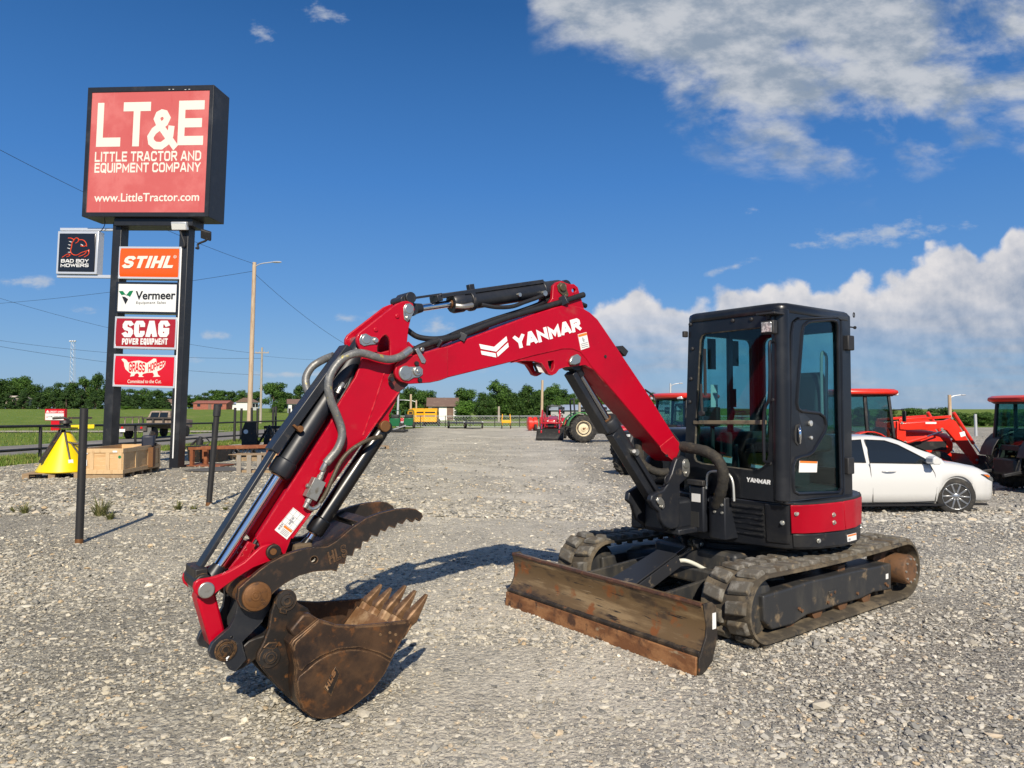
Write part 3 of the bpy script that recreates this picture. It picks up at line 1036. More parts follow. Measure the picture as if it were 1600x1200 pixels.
def hp(pts):
    return spline([X.y((a, b), y) for a, b, y in pts], 6)


mb.tube(hp([(645, 549, .10), (660, 541, .10), (690, 531, .095), (720, 524, .09), (760, 508, .085), (800, 494, .085), (850, 480, .085), (880, 471, .085), (912, 460.5, .085)]), .021, 10)
mb.tube(hp([(612, 498, -.03), (633, 513, -.02), (655, 527, .0), (690, 529, .03), (720, 518, .04), (770, 500, .04), (820, 484, .04), (850, 472, .02), (868, 462, 0)]), .018, 10)
mb.tube(hp([(620, 536, -.05), (660, 545, -.03), (720, 522, .0), (770, 503, .0), (830, 483, .0), (870, 476, 0), (900, 473, -.02), (915, 478, -.04)]), .018, 10)
mb.tube(hp([(705, 527, .07), (730, 519, .07), (760, 509, .07)]), .028, 10)
mb.build('boom_hose', m_rubhose, boom)
mb = MB()
for a, b in (((717, 524), (728, 529)), ((683, 533), (690, 538)), ((878, 463), (884, 476))):
    c0, c1 = X.y(a, .09), X.y(b, .115)
    mb.bar(c0, c1, .03, .05)
mb.build('hose_clamp', m_blk, boom, bevel=.003)
mb = MB()
mb.tube(hp([(1008, 609, .03), (1020, 618, .04), (1023, 626, .05)]), .008, 8)
mb.tube(hp([(1050, 676, .06), (1060, 690, .09), (1062, 705, .11), (1055, 722, .13), (1049, 738, .12), (1046, 748, .10)]), .008, 8)
mb.build('grease_line', m_rubhose, boom)
# pins on the boom
mb = MB()
ypin(mb, (878, 449), .08, -.09, .10, .030)
plate(mb, [(870, 446), (875, 441), (882, 443), (885, 452), (888, 461), (884, 466), (879, 462), (872, 455)], .08, .079, .086)
ypin(mb, (884, 462), .086, .086, .096, .011, 8)
mb.build('cylinder_pin', mat('bronze_pin', (.13, .10, .055), .4, .6, [((.30, .27, .2), 30, .55, .7)]), boom, bevel=.002)
mb = MB()
ypin(mb, (632.5, 583), .13, -.15, .145, .044)
plate(mb, [(623, 583), (626, 576), (634, 573), (646, 573), (655, 572), (660, 577), (660, 585), (654, 590), (646, 590), (638, 595), (630, 594), (624.5, 589)], .132, .132, .139)
ypin(mb, (652, 580), .14, .138, .15, .028)
ypin(mb, (652, 580), .14, .15, .158, .012, 8)
mb.build('arm_pivot_pin', m_zinc, boom, bevel=.002)
mb = MB()
for p in ((650, 568), (655, 594), (611, 593)):
    ypin(mb, p, .13, .12, .146, .014, 12)
mb.build('rubber_stop', m_rubhose, boom)
mb = MB()
plate(mb, [(887, 565), (891, 557), (900, 553), (906, 558), (904, 568), (896, 571), (889, 570)], .1, .099, .122)
mb.build('rod_pin_lock', m_zinc, boom, bevel=.008)
mb = MB()
plate(mb, [(649, 546), (654, 543), (659, 552), (666, 563), (664, 568), (659, 567)], .14, .132, .14)
ypin(mb, (659, 546), .14, .14, .152, .014, 8)
mb.build('hose_bracket', m_zinc, boom, bevel=.002)

# ---------------- boom cylinder
def cylinder(name, base, rod, split, y, rb, rr, parent, barrel_m=m_blk, rod_m=m_chrome, eye=True):
    """hydraulic cylinder between two photo points on plane y; split: fraction (from base) where the barrel ends"""
    a, b = X.y(base, y), X.y(rod, y)
    d = (b - a).normalized()
    L = (b - a).length
    s = L * split
    mb = MB()
    mb.lathe(a, d, [(.0, rb * .8), (.03, rb * .98), (.05, rb), (s - .09, rb), (s - .085, rb * 1.13), (s - .015, rb * 1.13), (s, rb * 1.0), (s, rr * 1.25)], 28)
    if eye:
        mb.lathe((a.x, y - rb * .9, a.z), (0, 1, 0), [(0, rb * .82), (rb * 1.8, rb * .82)], 20)
    o = mb.build(name, barrel_m, parent, bevel=.002)
    r = MB()
    r.lathe(a + d * (s - .02), d, [(0, rr), (L - s - rr * .6, rr)], 20)
    r.build('cylinder_rod', rod_m, o)
    e = MB()
    e.lathe(a + d * (s + .002), d, [(0, rr * 1.35), (.006, rr * 1.3), (.006, rr)], 20)
    e.build('rod_seal', m_rustpin, o)
    e = MB()
    e.lathe((b.x, y - rr * 1.7, b.z), (0, 1, 0), [(0, rr * 1.9), (rr * 3.4, rr * 1.9)], 20)
    e.lathe(b - d * rr * 4, d, [(0, rr * 1.2), (rr * 3, rr * 1.7)], 16)
    e.build('rod_eye', barrel_m, o)
    return o, a, b, d, L


m_rodark = mat('dull_chrome_rod', (.42, .42, .42), .22, 1.0)
bc, a, b, d, L = cylinder('boom_cylinder', (1029, 790), (893, 566), .625, .0, .070, .032, EX, rod_m=m_rodark)
# square guard along the rod and the barrel's side rib
n = Vector((d.z, 0, -d.x))
if n.z > 0: n = -n
mb = MB()
mb.bar(a + d * L * .58 + n * .075, b - d * .05 + n * .062, .10, .045, n)
mb.build('rod_guard', m_blk, bc, bevel=.006)
mb = MB()
mb.bar(a + d * L * .12 + n * .055 + Vector((0, .03, 0)), a + d * L * .56 + n * .055 + Vector((0, .03, 0)), .08, .05, n)
mb.bar(a + d * L * .10 + Vector((0, .078, 0)) - n * .0, a + d * L * .40 + Vector((0, .078, 0)), .03, .035, n)
mb.build('barrel_rib', m_blk, bc, bevel=.005)
mb = MB()
mb.lathe(a + d * L * .40 + Vector((0, .07, 0)), (0, 1, 0), [(0, .024), (.05, .024)], 14)
mb.tube([a + d * L * .38 + Vector((0, .08, 0)), a + d * L * .42 + Vector((0, .12, 0)) + n * .02], .015, 10)
mb.build('hose_fitting', m_zinc, bc)

# ---------------- arm
AR = [(629, 471), (636, 470), (645, 474), (648, 484), (642, 497), (638, 516), (636, 536), (637, 560), (634, 583), (627, 607), (622, 613.5), (455, 842), (446, 866), (437, 872), (426, 878), (412, 872), (404, 846), (400, 842), (517, 660), (526, 636),
      (555, 590), (565, 564), (566, 555), (562, 545), (557, 534), (557, 527), (561, 520), (619, 475)]
SLOT = [(589.5, 556), (589.5, 543), (594, 531), (598, 525), (603, 523), (607, 527), (609.5, 533), (610, 556)]
mb = MB()
for a_, b_ in ((.068, .090), (-.090, -.068)):
    plate(mb, AR, .088, a_, b_, [SLOT])
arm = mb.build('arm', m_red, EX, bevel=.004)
CORE = [(572, 566), (634, 562), (630, 585), (622, 606), (615, 615), (455, 834), (441, 862), (426, 872), (413, 862), (410, 842), (528, 655), (560, 600)]
plate(MB(), CORE, .07, -.069, .069).build('arm_box', m_redsh, arm, bevel=.004)
plate(MB(), [(566, 562), (600, 570), (640, 556), (640, 545), (630, 535), (616, 545), (588, 552), (566, 548)], 0, -.069, .069).build('arm_web', m_redsh, arm)
# bright press line on the side, doubler at the pivot
mb = MB()
mb.tube([X.y(p, .0895) for p in ((600, 583), (585, 630), (567, 680))], .005, 6)
mb.tube([X.y(p, .088) for p in ((623, 612), (540, 726), (456, 841))], .006, 6)
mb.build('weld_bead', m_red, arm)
plate(MB(), [(607, 600), (606, 590), (612, 580), (620, 575), (640, 590), (637, 602), (630, 608), (622, 613), (613, 608)], .0905, .088, .0935).build('pivot_doubler', mat('greasy_doubler', (.06, .022, .018), .5, 0, [((.22, .03, .025), 12, .5, .7), ((.02, .016, .012), 20, .55, .7)]), arm, bevel=.002)
# thumb cylinder lug on the underside
mb = MB()
for a_, b_ in ((.045, .066), (-.066, -.045)):
    plate(mb, [(627, 607), (612, 640), (607, 648), (608, 660), (607, 668), (600, 674), (594, 668), (590, 660)], .06, a_, b_)
mb.build('thumb_lug', m_redsh, arm, bevel=.003)
ypin(MB(), (601, 666), .07, -.08, .085, .034).build('thumb_cylinder_pin', m_rustpin, arm, bevel=.004)
# lower end of the arm
plate(MB(), [(412, 866), (440, 872), (428, 905), (414, 938), (400, 945), (388, 935), (378, 915), (386, 896), (398, 880)], .08, -.085, .085).build('arm_tip', m_redsh, arm, bevel=.01)
# bucket cylinder bracket plate (red) at the arm front
mb = MB()
for y0 in (.03, -.05):
    plate(mb, [(388, 847), (400, 851), (384, 878), (366, 893), (358, 890), (372, 872)], .05, y0, y0 + .02, [circ(384, 858, 1.8, 8), circ(378, 867, 1.8, 8)])
mb.build('stop_plate', m_redsh, arm, bevel=.002)
mb = MB()
ypin(mb, (638.5, 483), .09, -.1, .100, .030)
plate(mb, [(630, 480), (633, 475), (640, 474), (646, 479), (646, 488), (641, 499), (636, 503), (631, 499), (630, 490)], .09, .090, .096)
ypin(mb, (637, 497), .096, .096, .106, .014, 8)
ypin(mb, (572, 530.5), .09, -.1, .099, .028)
plate(mb, [(561, 530), (564, 523), (571, 521), (580, 526), (588, 527), (590, 532), (586, 538), (577, 539), (568, 541), (562, 537)], .09, .090, .096)
ypin(mb, (587, 532), .096, .096, .107, .016, 8)
mb.build('arm_pin', m_zinc, arm, bevel=.002)
mb = MB()
for p in ((620.5, 494), (587, 515)):
    ypin(mb, p, .09, .088, .097, .014, 14)
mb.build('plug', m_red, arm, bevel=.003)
# decal on the arm
tl, tr, br, bl = (458, 793), (476, 807), (448, 843), (429, 828)
dc = decal([tl, tr, br, bl], .0905, arm, 'load_chart_decal', 0, False)
mb = MB()
oo, ra, da = X.y(tl, .0945), X.y(tr, .0945) - X.y(tl, .0945), X.y(bl, .0945) - X.y(tl, .0945)


def patch(mb, u0, u1, v0, v1, k=0.0):
    n_ = Vector((0, 1, 0))
    P_ = [oo + ra * u + da * v for u, v in ((u0, v0), (u1, v0), (u1, v1), (u0, v1))]
    mb.prism([p + n_ * (k - .001) for p in P_], [p + n_ * (k + .001) for p in P_])


for i in range(4):
    patch(mb, .02 + .32 * i, .028 + .32 * i, .02, .62)
for i in range(3):
    patch(mb, .02, .98, .02 + .2 * i, .028 + .2 * i)
patch(mb, .0, 1, .63, .645, .0004)
for i in range(4):
    patch(mb, .35, .92, .78 + .05 * i, .80 + .05 * i)
patch(mb, .08, .22, .67, .72)
patch(mb, .06, .26, .74, .79)
patch(mb, .10, .22, .81, .9)
mb.build('decal_print', m_decalink, dc, smooth=0)
mb = MB()
patch(mb, .32, .98, .66, .74)
mb.build('orange_band', m_orange, dc, smooth=0)

# arm cylinder on top
ac, a, b, d, L = cylinder('arm_cylinder', (878, 449), (638.5, 484), .755, .0, .058, .023, EX)
n = Vector((-d.z, 0, d.x))
if n.z < 0: n = -n
mb = MB()
g0, g1 = X.y((681, 464), .0), X.y((843, 441), .0)
mb.bar(g0, g1, .10, .028, n)
mb.obox(g0 - n * .012, d * .02, (0, .05, 0), n * .02)
mb.build('rod_guard', m_blk, ac, bevel=.005)
mb = MB()
mb.bar(X.y((638, 467), .02), X.y((690, 459.5), .02), .02, .014, n)
mb.lathe(X.y((634, 467), .0) + Vector((0, -.07, 0)), (0, 1, 0), [(0, .035), (.14, .035)], 14)
mb.lathe(X.y((626, 470), .0) + Vector((0, -.09, 0)), (0, 1, 0), [(0, .026), (.14, .026)], 14)
mb.build('guard_rod', m_blk, ac, bevel=.003)
mb = MB()
for f, r_ in ((.62, .068), (.13, .064)):
    mb.lathe(a + d * L * f, d, [(0, .058), (.004, r_), (.035, r_), (.04, .058)], 24)
mb.bar(a + d * L * .62 + n * .05, a + d * L * .62 + n * .105 , .04, .04, d)
mb.build('barrel_clamp', m_blk, ac, bevel=.003)
mb = MB()
mb.tube(hp([(752, 476, .055), (775, 480, .075), (800, 479, .08), (820, 472, .075), (840, 465, .07), (852, 459, .06)]), .014, 8)
mb.build('cylinder_hose', m_rubhose, ac)
mb = MB()
mb.tube(hp([(712, 478, .055), (724, 479, .075), (738, 476.5, .075)]), .017, 8)
mb.lathe(X.y((848, 459), .05), (0, 1, 0), [(0, .02), (.03, .02)], 8)
mb.lathe(X.y((810, 461), .05), (0, 1, 0), [(0, .014), (.02, .014)], 8)
mb.build('hose_fitting', m_zinc, ac)

# bucket cylinder along the front of the arm
kc, a, b, d, L = cylinder('bucket_cylinder', (571, 531), (322, 916), .585, .0, .058, .029, EX)
n = Vector((-d.z, 0, d.x))
if n.x < 0: n = -n
gA, gB, gC = X.y((541, 543), .0), X.y((424, 705), .0), X.y((309, 889), .0)
mb = MB()
mb.bar(gA, gB, .11, .05, n)
mb.bar(gB + d * -.03 - n * .006, gC, .085, .022, n)
mb.build('rod_guard', m_blk, kc, bevel=.005)
mb = MB()
mb.lathe(X.y((309, 905), .0) + Vector((0, -.12, 0)), (0, 1, 0), [(0, .045), (.24, .045)], 18)
mb.obox(X.y((307, 899), .0), (.03, 0, 0), (0, .10, 0), (0, 0, .05))
mb.build('guard_bracket', m_blksteel, kc, bevel=.006)
mb = MB()
cA = X.y((470, 671), .06)
mb.bar(X.y((458, 664), .06), X.y((470, 675), .06), .03, .012)
mb.lathe(X.y((467, 670), .055), (0, 1, 0), [(0, .018), (.03, .018)], 8)
mb.build('guard_clamp', m_rustpin, kc, bevel=.002)
mb = MB()
mb.tube([X.y(p, .03) for p in ((534, 640), (512, 672), (460, 752), (397, 850))], .011, 8)
mb.tube([X.y(p, .05) for p in ((538, 640), (516, 676), (464, 758), (403, 852))], .011, 8)
mb.tube(hp([(561, 545, .02), (553, 570, .03), (545, 600, .03), (534, 622, .05), (524, 648, .05)]), .022, 10)
mb.tube(hp([(556, 560, .0), (548, 585, .02), (536, 610, .04), (527, 640, .05)]), .018, 8)
mb.build('arm_pipe', m_rubhose, arm)
mb = MB()
mb.tube(hp([(527, 614, .09), (531, 606, .09), (536, 599, .08)]), .012, 8)
mb.build('pipe_fitting', m_zinc, arm)

# grey protected hoses hanging off the arm
mb = MB()
mb.tube(hp([(640, 547, .14), (628, 556, .15), (610, 561.5, .155), (590, 558.5, .155), (572, 553, .155), (556, 552, .155), (540, 558, .15), (526, 570, .15), (516, 587, .15), (513, 606, .15), (517, 626, .15), (526, 648, .145), (533, 668, .14),
             (534, 684, .14), (527, 702, .14), (516, 716, .135), (509, 724, .13)]), .023, 12)
mb.build('grey_hose', m_hose, arm)
mb = MB()
mb.tube(hp([(521, 556, -.06), (510, 560, -.10), (498, 566, -.13), (487, 574, -.14), (479, 587, -.14), (478, 600, -.13), (483, 614, -.10), (492, 630, -.07)]), .023, 12)
mb.build('grey_hose', m_hose, arm)
mb = MB()
mb.tube(hp([(596, 682, .10), (580, 685.5, .12), (562, 694, .125), (545, 706, .125), (532, 722, .125), (522, 742, .125), (512, 765, .12), (505, 778, .115), (499, 786, .11)]), .012, 10)
mb.build('braided_hose', mat('braided_hose', (.07, .055, .035), .5, .2, [((.14, .12, .08), 60, .5, .7)], [(200, .4, .003)]), arm)
mb = MB()
vb = X.y((491, 764), .12)
du = (X.y((497, 752), .12) - X.y((485, 776), .12)).normalized()
dn = Vector((du.z, 0, -du.x))
mb.obox(vb, du * .055, (0, .025, 0), dn * .035)
mb.lathe(vb + du * .05, du, [(0, .018), (.03, .018), (.03, .014), (.07, .014)], 8)
mb.lathe(vb - du * .05, -du, [(0, .018), (.03, .018)], 8)
mb.lathe(vb - du * .08, -du, [(0, .014), (.03, .014)], 10)
mb.lathe(vb + dn * .03, dn, [(0, .012), (.02, .012)], 8)
mb.lathe(vb - dn * .03, -dn, [(0, .012), (.015, .012)], 8)
mb.build('shut_off_valve', mat('valve_block', (.30, .30, .28), .45, .6, [((.18, .16, .12), 30, .5, .7)]), arm, bevel=.003)
mb = MB()
mb.tube(hp([(503, 735, .125), (506, 729, .13), (510, 722, .13)]), .016, 8)
mb.tube(hp([(479, 783, .115), (481, 792, .115), (488, 795, .11), (497, 791, .11), (501, 783, .11)]), .012, 8)
mb.build('valve_elbow', m_zinc, arm)
mb = MB()
mb.tube([X.y((641, 546.5), .14), X.y((629, 555.5), .15)], .0245, 12)
mb.build('hose_ferrule', m_zinc, arm)

# ---------------- bucket linkage
LK = [(302, 918), (304, 910), (310, 905), (322, 903), (335, 901), (349, 896.5), (362, 890), (382, 878), (400, 861), (408, 854), (417, 850.5), (427, 849.5), (436, 854), (440, 862), (438, 870), (431, 874), (415, 880), (397, 887), (377, 899), (355, 914), (340, 925), (331, 932), (321, 935), (311, 932), (304, 926)]
for a_, b_ in ((.100, .128), (-.128, -.100)):
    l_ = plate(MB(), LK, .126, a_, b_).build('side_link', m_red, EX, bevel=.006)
    if a_ > 0:
        mb = MB()
        ypin(mb, (427, 862), .13, -.14, .146, .040)
        mb.build('link_pin', m_ear, l_, bevel=.004)
        ypin(MB(), (427, 862), .146, .145, .150, .018).build('grease_cap', m_rustpin, l_)
        ypin(MB(), (322.5, 922), .13, -.14, .138, .040).build('link_pin', m_zinc, l_, bevel=.004)
TL = [(308, 938), (311, 928), (325, 922), (337, 928), (352, 988), (351, 1006), (340, 1018), (328, 1009)]
plate(MB(), TL, .07, -.055, .075).build('tipping_link', m_red, EX, bevel=.012)
mb = MB()
CP = [(370, 930), (373, 918), (385, 910), (400, 907), (418, 912), (424, 930), (421, 950), (409, 972), (392, 989), (378, 1003), (380, 1014), (385, 1030), (367, 1049.5), (358, 1046), (352, 1035.5), (329, 1028), (326, 1019), (331, 1006), (340, 997), (359, 981), (368, 963), (371, 945)]
for a_, b_ in ((.098, .128), (-.128, -.098)):
    plate(mb, CP, .126, a_, b_, [circ(362, 996, 2.4, 8), circ(367, 1005, 2.4, 8)])
cpl = mb.build('quick_coupler', m_blk, EX, bevel=.005)
plate(MB(), [(378, 1010), (388, 1001), (400, 996), (414, 992), (422, 985), (430, 992), (420, 1006), (408, 1022), (396, 1033), (380, 1044), (366, 1050), (360, 1042)], .09, -.095, .095).build('coupler_jaw', m_blksteel, cpl, bevel=.008)
plate(MB(), [(358, 978), (372, 950), (380, 975), (366, 990)], -.1, -.125, .0).build('coupler_rib', m_guide, cpl, bevel=.006)
plate(MB(), [(376, 920), (418, 915), (420, 950), (400, 975), (376, 996), (366, 985), (374, 950)], .06, -.097, .097).build('coupler_core', m_dark, cpl)
mb = MB()
ypin(mb, (400, 931), .2, -.21, .222, .072, 36)
ypin(mb, (400, 931), .222, .221, .227, .058, 36)
ypin(mb, (400, 931), .227, .226, .231, .026)
ypin(mb, (400, 931), .231, .23, .235, .012)
mb.build('main_pin_cap', m_rustpin, cpl, bevel=.002)
mb = MB()
c = X.y((352, 1015), .128)
mb.lathe(c, (0, 1, 0), [(0, .053), (.010, .054), (.012, .047), (.004, .044), (.004, .034), (.014, .032), (.016, .019), (.008, .016)], 32)
mb.build('link_pin_ring', m_ear, cpl)
mb = MB()
c = X.y((355, 1028), .135)
mb.tube([c + Vector((-.008, 0, .008)), c, c + Vector((.003, 0, -.012))], .005, 8)
mb.build('retaining_clip', m_white, cpl)

# ---------------- bucket
YB = .30
PO = [(499, 967.5), (459, 1001), (455, 1008), (458, 1020), (463, 1045), (461.5, 1065), (464, 1090), (472, 1110), (487, 1121.5), (504, 1124), (522, 1121), (543, 1110), (577, 1083), (600, 1053), (612, 1031), (627, 1003), (643, 969)]
Pb = xy(PO, YB)
Psh = xy(PO[:-1] + [(635, 987)], YB)
top = [X.y((593, 974.5), YB), X.y((560, 977.5), YB), X.y((527, 976.5), YB)]


def inset(loop, d):
    """inner offset of an open polyline in the x-z plane (towards its centroid side)"""
    cx, cz = sum(p.x for p in loop) / len(loop), sum(p.z for p in loop) / len(loop) + .05
    out = []
    for i, p in enumerate(loop):
        a_, b_ = loop[max(0, i - 1)], loop[min(len(loop) - 1, i + 1)]
        t_ = (b_ - a_).normalized()
        nn = Vector((-t_.z, 0, t_.x))
        if nn.dot(Vector((cx - p.x, 0, cz - p.z))) < 0:
            nn = -nn
        out.append(p + nn * d)
    return out


bin_ = inset(Psh, .022)
ring = Psh + bin_[::-1]
bucket = MB().prism(setY(ring, -YB + .02), setY(ring, YB - .02)).build('bucket', m_bucket, EX, bevel=.003)
side = Pb + top
mb = MB()
mb.prism(setY(side, YB - .022), setY(side, YB))
mb.build('bucket_side', m_bucket, bucket, bevel=.004)
mb = MB()
mb.prism(setY(side, -YB), setY(side, -YB + .022))
mb.build('bucket_side', m_bucket, bucket, bevel=.004)
# thick wear plate on the lower part and strap along the top of each side
WP = [(462.5, 1066), (466, 1056), (477, 1047), (493, 1033), (510, 1023), (527, 1017), (545, 1014), (560, 1014), (577, 1017), (593, 1023), (609, 1032), (600, 1051), (577, 1081.5), (543, 1108.5), (522, 1119.5), (504, 1122.5), (488, 1120), (473, 1109), (465.5, 1090)]
for s_ in (1, -1):
    P_ = xy(WP, YB)
    mb = MB()
    mb.prism(setY(P_, s_ * (YB - .002)), setY(P_, s_ * (YB + .014)))
    mb.build('wear_plate', m_bucket, bucket, bevel=.003)
P_ = xy([(462, 1003), (498, 970), (527, 978), (560, 979), (593, 976.5), (641, 971), (632, 990), (610, 1029), (593, 1020), (560, 1011), (527, 1014), (500, 1025), (478, 1040), (471, 1048), (466, 1046), (458, 1012)], YB)
mb = MB()
mb.prism(setY(P_, YB - .002), setY(P_, YB + .006))
mb.build('side_strap', m_bucket, bucket, bevel=.002)
mb = MB()
for p in ((608, 988), (617, 991), (609, 1001), (593, 991)):
    ypin(mb, p, YB, YB, YB + .012, .008, 8)
mb.build('strap_bolt', m_tooth, bucket)
# raised maker diamond on the wear plate
P_ = xy([(524, 1041), (531, 1052), (517, 1088), (505, 1075)], YB + .014)
mb = MB()
mb.prism(setY(P_, YB + .013), setY(P_, YB + .019))
dm = mb.build('raised_diamond', m_ear, bucket, bevel=.002)
ow, ar_, au_ = [X.y(p, YB + .019) for p in ((512, 1079), (525, 1051), (508, 1073))]
place(word_mesh('HLS', w=.26, gap=.16), ow, ar_ - ow, au_ - ow, .004).build('raised_letters', m_lip, dm, smooth=0)
# back of the bucket: hinge plate between the ears
plate(MB(), [(461, 1000), (496, 968), (485, 959), (473, 959), (452, 985)], .25, -.26, .26).build('back_plate', m_bucket, bucket, bevel=.01)
# lip, adapters and teeth
lipP = xy([(627, 983), (636, 988), (612, 1031), (601, 1050), (586, 1046), (600, 1022)], YB)
MB().prism(setY(lipP, -YB + .024), setY(lipP, YB - .024)).build('bucket_lip', m_lip, bucket, bevel=.004)
lip, tip = X.y((634, 988), YB), X.y((673, 931), YB)
td = (tip - lip).normalized()
tn = Vector((-td.z, 0, td.x))
for i, f in enumerate((1.0, .98, 1.0, .80, .78)):
    yc = .255 - i * .1275
    e = td * (tip - lip).length * f
    def sec(c_, w_, h_):
        return [Vector((c_.x, yc + a_ * w_, c_.z)) + tn * h_ * b_ for a_, b_ in ((1, .7), (.7, 1), (-.7, 1), (-1, .7), (-1, -.7), (-.7, -1), (.7, -1), (1, -.7))]
    t_ = MB().loft([sec(lip + e * .22, .030, .030), sec(lip + e * .36, .036, .036), sec(lip + e * .60, .030, .024), sec(lip + e * .85, .022, .013), sec(lip + e, .013, .006)]).build('bucket_tooth', m_tooth, bucket, bevel=.003)
    MB().loft([sec(lip - td * .07 + tn * .004, .024, .012), sec(lip - td * .02 + tn * .004, .029, .026), sec(lip + e * .20, .029, .028), sec(lip + e * .30, .022, .022)]).build('tooth_adapter', m_lip, t_, bevel=.004)
# ears
EA = [(424, 956), (429, 941), (436, 928), (446, 922.5), (456, 926.5), (462, 935), (467, 943), (481, 951), (486, 959), (483, 970), (470, 986), (456, 1000), (455, 1018), (463, 1045), (462, 1070), (463, 1092), (455, 1092), (448, 1088), (434, 1074), (421, 1059), (410, 1046), (401.5, 1033), (402, 1022), (412, 1003), (420, 982)]
for s_ in (1, -1):
    P_ = xy(EA, .185)
    mb = MB()
    mb.prism(setY(P_, s_ * .155), setY(P_, s_ * .187))
    ear = mb.build('bucket_ear', m_ear, bucket, bevel=.006)
    if s_ > 0:
        for p in ((447, 938), (421, 1026)):
            mb = MB()
            mb.lathe(X.y(p, .187) + Vector((0, -.002, 0)), (0, 1, 0), [(0, .056), (.010, .054), (.012, .034), (.022, .032), (.024, .016), (.016, .014)], 26)
            mb.build('ear_pin', m_blksteel, ear)
        mb = MB()
        plate(mb, [(437, 942), (456, 947), (458, 936), (452, 930), (444, 930)], .187, .186, .198)
        plate(mb, [(436, 957), (447, 960), (448, 952), (437, 948)], .187, .186, .196)
        plate(mb, [(410, 1012), (428, 1014), (434, 1006), (433, 1002), (419, 1003)], .187, .186, .198)
        mb.build('pin_keeper', m_ear, ear, bevel=.003)
mb = MB()
ypin(mb, (447, 938), .187, -.2, .15, .034)
ypin(mb, (421, 1026), .187, -.2, .15, .034)
mb.build('hinge_pin', m_blksteel, bucket)

# ---------------- thumb
TH = [(371, 938), (373, 920), (385, 909), (407, 890.5), (424, 878.5), (445, 867.5), (467, 860), (482, 856.5), (512, 854), (527, 845), (550, 825), (572, 810), (595, 801.5), (617, 796), (640, 794), (650, 795.5), (659, 801.5), (661, 807), (656, 815),
      (650, 810), (645, 816.5), (636, 810), (629, 819.5), (622, 816), (617, 825.5), (608, 822), (602, 831), (595, 828), (590, 839), (581, 836), (575, 847), (567, 846), (564, 858), (555, 857), (551, 869), (542, 868), (539, 881.5), (530, 881), (526, 893.5), (518, 891),
      (490, 893.5), (467, 900), (445, 912), (430, 924), (418, 936), (412, 950), (400, 957), (386, 955), (376, 949)]
P_ = xy(TH, .205)
mb = MB()
mb.prism(setY(P_, .172), setY(P_, .205), [(setY(xy(circ(491, 874.5, 5.2, 14), .205), .172), setY(xy(circ(491, 874.5, 5.2, 14), .205), .205))])
thumb = mb.build('thumb', m_thumb, EX, bevel=.0015)
mb = MB()
mb.prism(setY(P_, -.185), setY(P_, -.152))
mb.build('thumb_rail', m_thumb, thumb, bevel=.0015)
plate(MB(), [(505, 862), (516, 856), (546, 832), (560, 824), (562, 828), (548, 842), (520, 866)], .2, -.153, .173).build('thumb_web', m_blksteel, thumb, bevel=.004)
plate(MB(), [(566, 818), (580, 810), (586, 814), (572, 826)], .2, -.153, .173).build('thumb_web', m_thumb, thumb, bevel=.004)
ow, ar_, au_ = [X.y(p, .205) for p in ((515, 882), (543, 868), (511, 863))]
place(word_mesh('HLS', w=.24, gap=.18), ow, ar_ - ow, au_ - ow, .005).build('raised_letters', m_thumb, thumb, smooth=0)
tcx, a, b, d, L = cylinder('thumb_cylinder', (599, 668), (470, 862), .86, .02, .047, .02, EX, barrel_m=mat('thumb_cylinder_paint', (.008, .008, .009), .3, 0, [((.10, .085, .06), 26, .66, .8)], rvar=.2))
mb = MB()
mb.lathe(b + Vector((0, -.15, 0)), (0, 1, 0), [(0, .03), (.30, .03)], 14)
mb.obox(b + Vector((0, 0, -.0)), (.05, 0, 0), (0, .05, 0), (0, 0, .05))
mb.build('rod_clevis', m_guide, tcx, bevel=.012)

# ---------------- swing post
SP = [(1055, 724), (1058, 716), (1067, 712), (1074, 716), (1078, 728), (1078, 744), (1070, 751), (1063, 757), (1062, 818), (1058, 826), (1048, 827.5), (1038, 822), (1033, 811), (1031, 800), (1022, 792), (1017, 782), (1019, 774), (1028, 769), (1037, 766), (1043, 757), (1050, 741)]
P_ = xy(SP, .16)
mb = MB()
mb.prism(setY(P_, .112), setY(P_, .16))
post = mb.build('swing_post', m_blk, EX, bevel=.012, seg=3)
mb = MB()
P_ = xy([(1055, 724), (1058, 716), (1067, 712), (1074, 716), (1078, 728), (1078, 744), (1063, 757), (1062, 818), (1048, 827), (1038, 820), (1030, 795), (1022, 788), (1024, 774), (1040, 764), (1050, 741)], .16)
mb.prism(setY(P_, -.16), setY(P_, -.112))
mb.build('post_cheek', m_blk, post, bevel=.012)
MB().box(.70, .97, -.30, -.165, .66, .95).build('swing_cylinder_mount', m_blk, post, bevel=.02)
cc = X.y((1040, 800), 0)
MB().box(.62, 1.02, -.111, .111, .68, .92).build('post_block', m_blk, post, bevel=.03)
MB().box(.58, .92, -.17, .17, .655, .70).build('post_base', m_blk, post, bevel=.01)
mb = MB()
plate(mb, [(1066, 722), (1069, 717), (1074, 717), (1077, 724), (1077, 738), (1074, 745), (1069, 744), (1066, 736)], .162, .16, .168)
ypin(mb, (1071.5, 725), .168, .168, .178, .034)
ypin(mb, (1072, 739), .168, .168, .180, .015, 8)
plate(mb, [(1025, 782), (1027, 777), (1032, 776), (1037, 783), (1038, 792), (1035, 796), (1031, 793)], .162, .16, .168)
ypin(mb, (1030.5, 783), .168, .168, .178, .030)
ypin(mb, (1034, 791.5), .168, .168, .184, .013, 8)
mb.build('post_pin', m_zinc, post, bevel=.002)
# ribbed hose bundles
mb = MB()


def bundle(pts, r):
    s_ = hp(pts)
    m_ = len(s_)
    mb.tube(s_, [r * (1 + .035 * math.sin(i * 1.9) + .025 * math.sin(i * .83)) for i in range(m_)], 14)


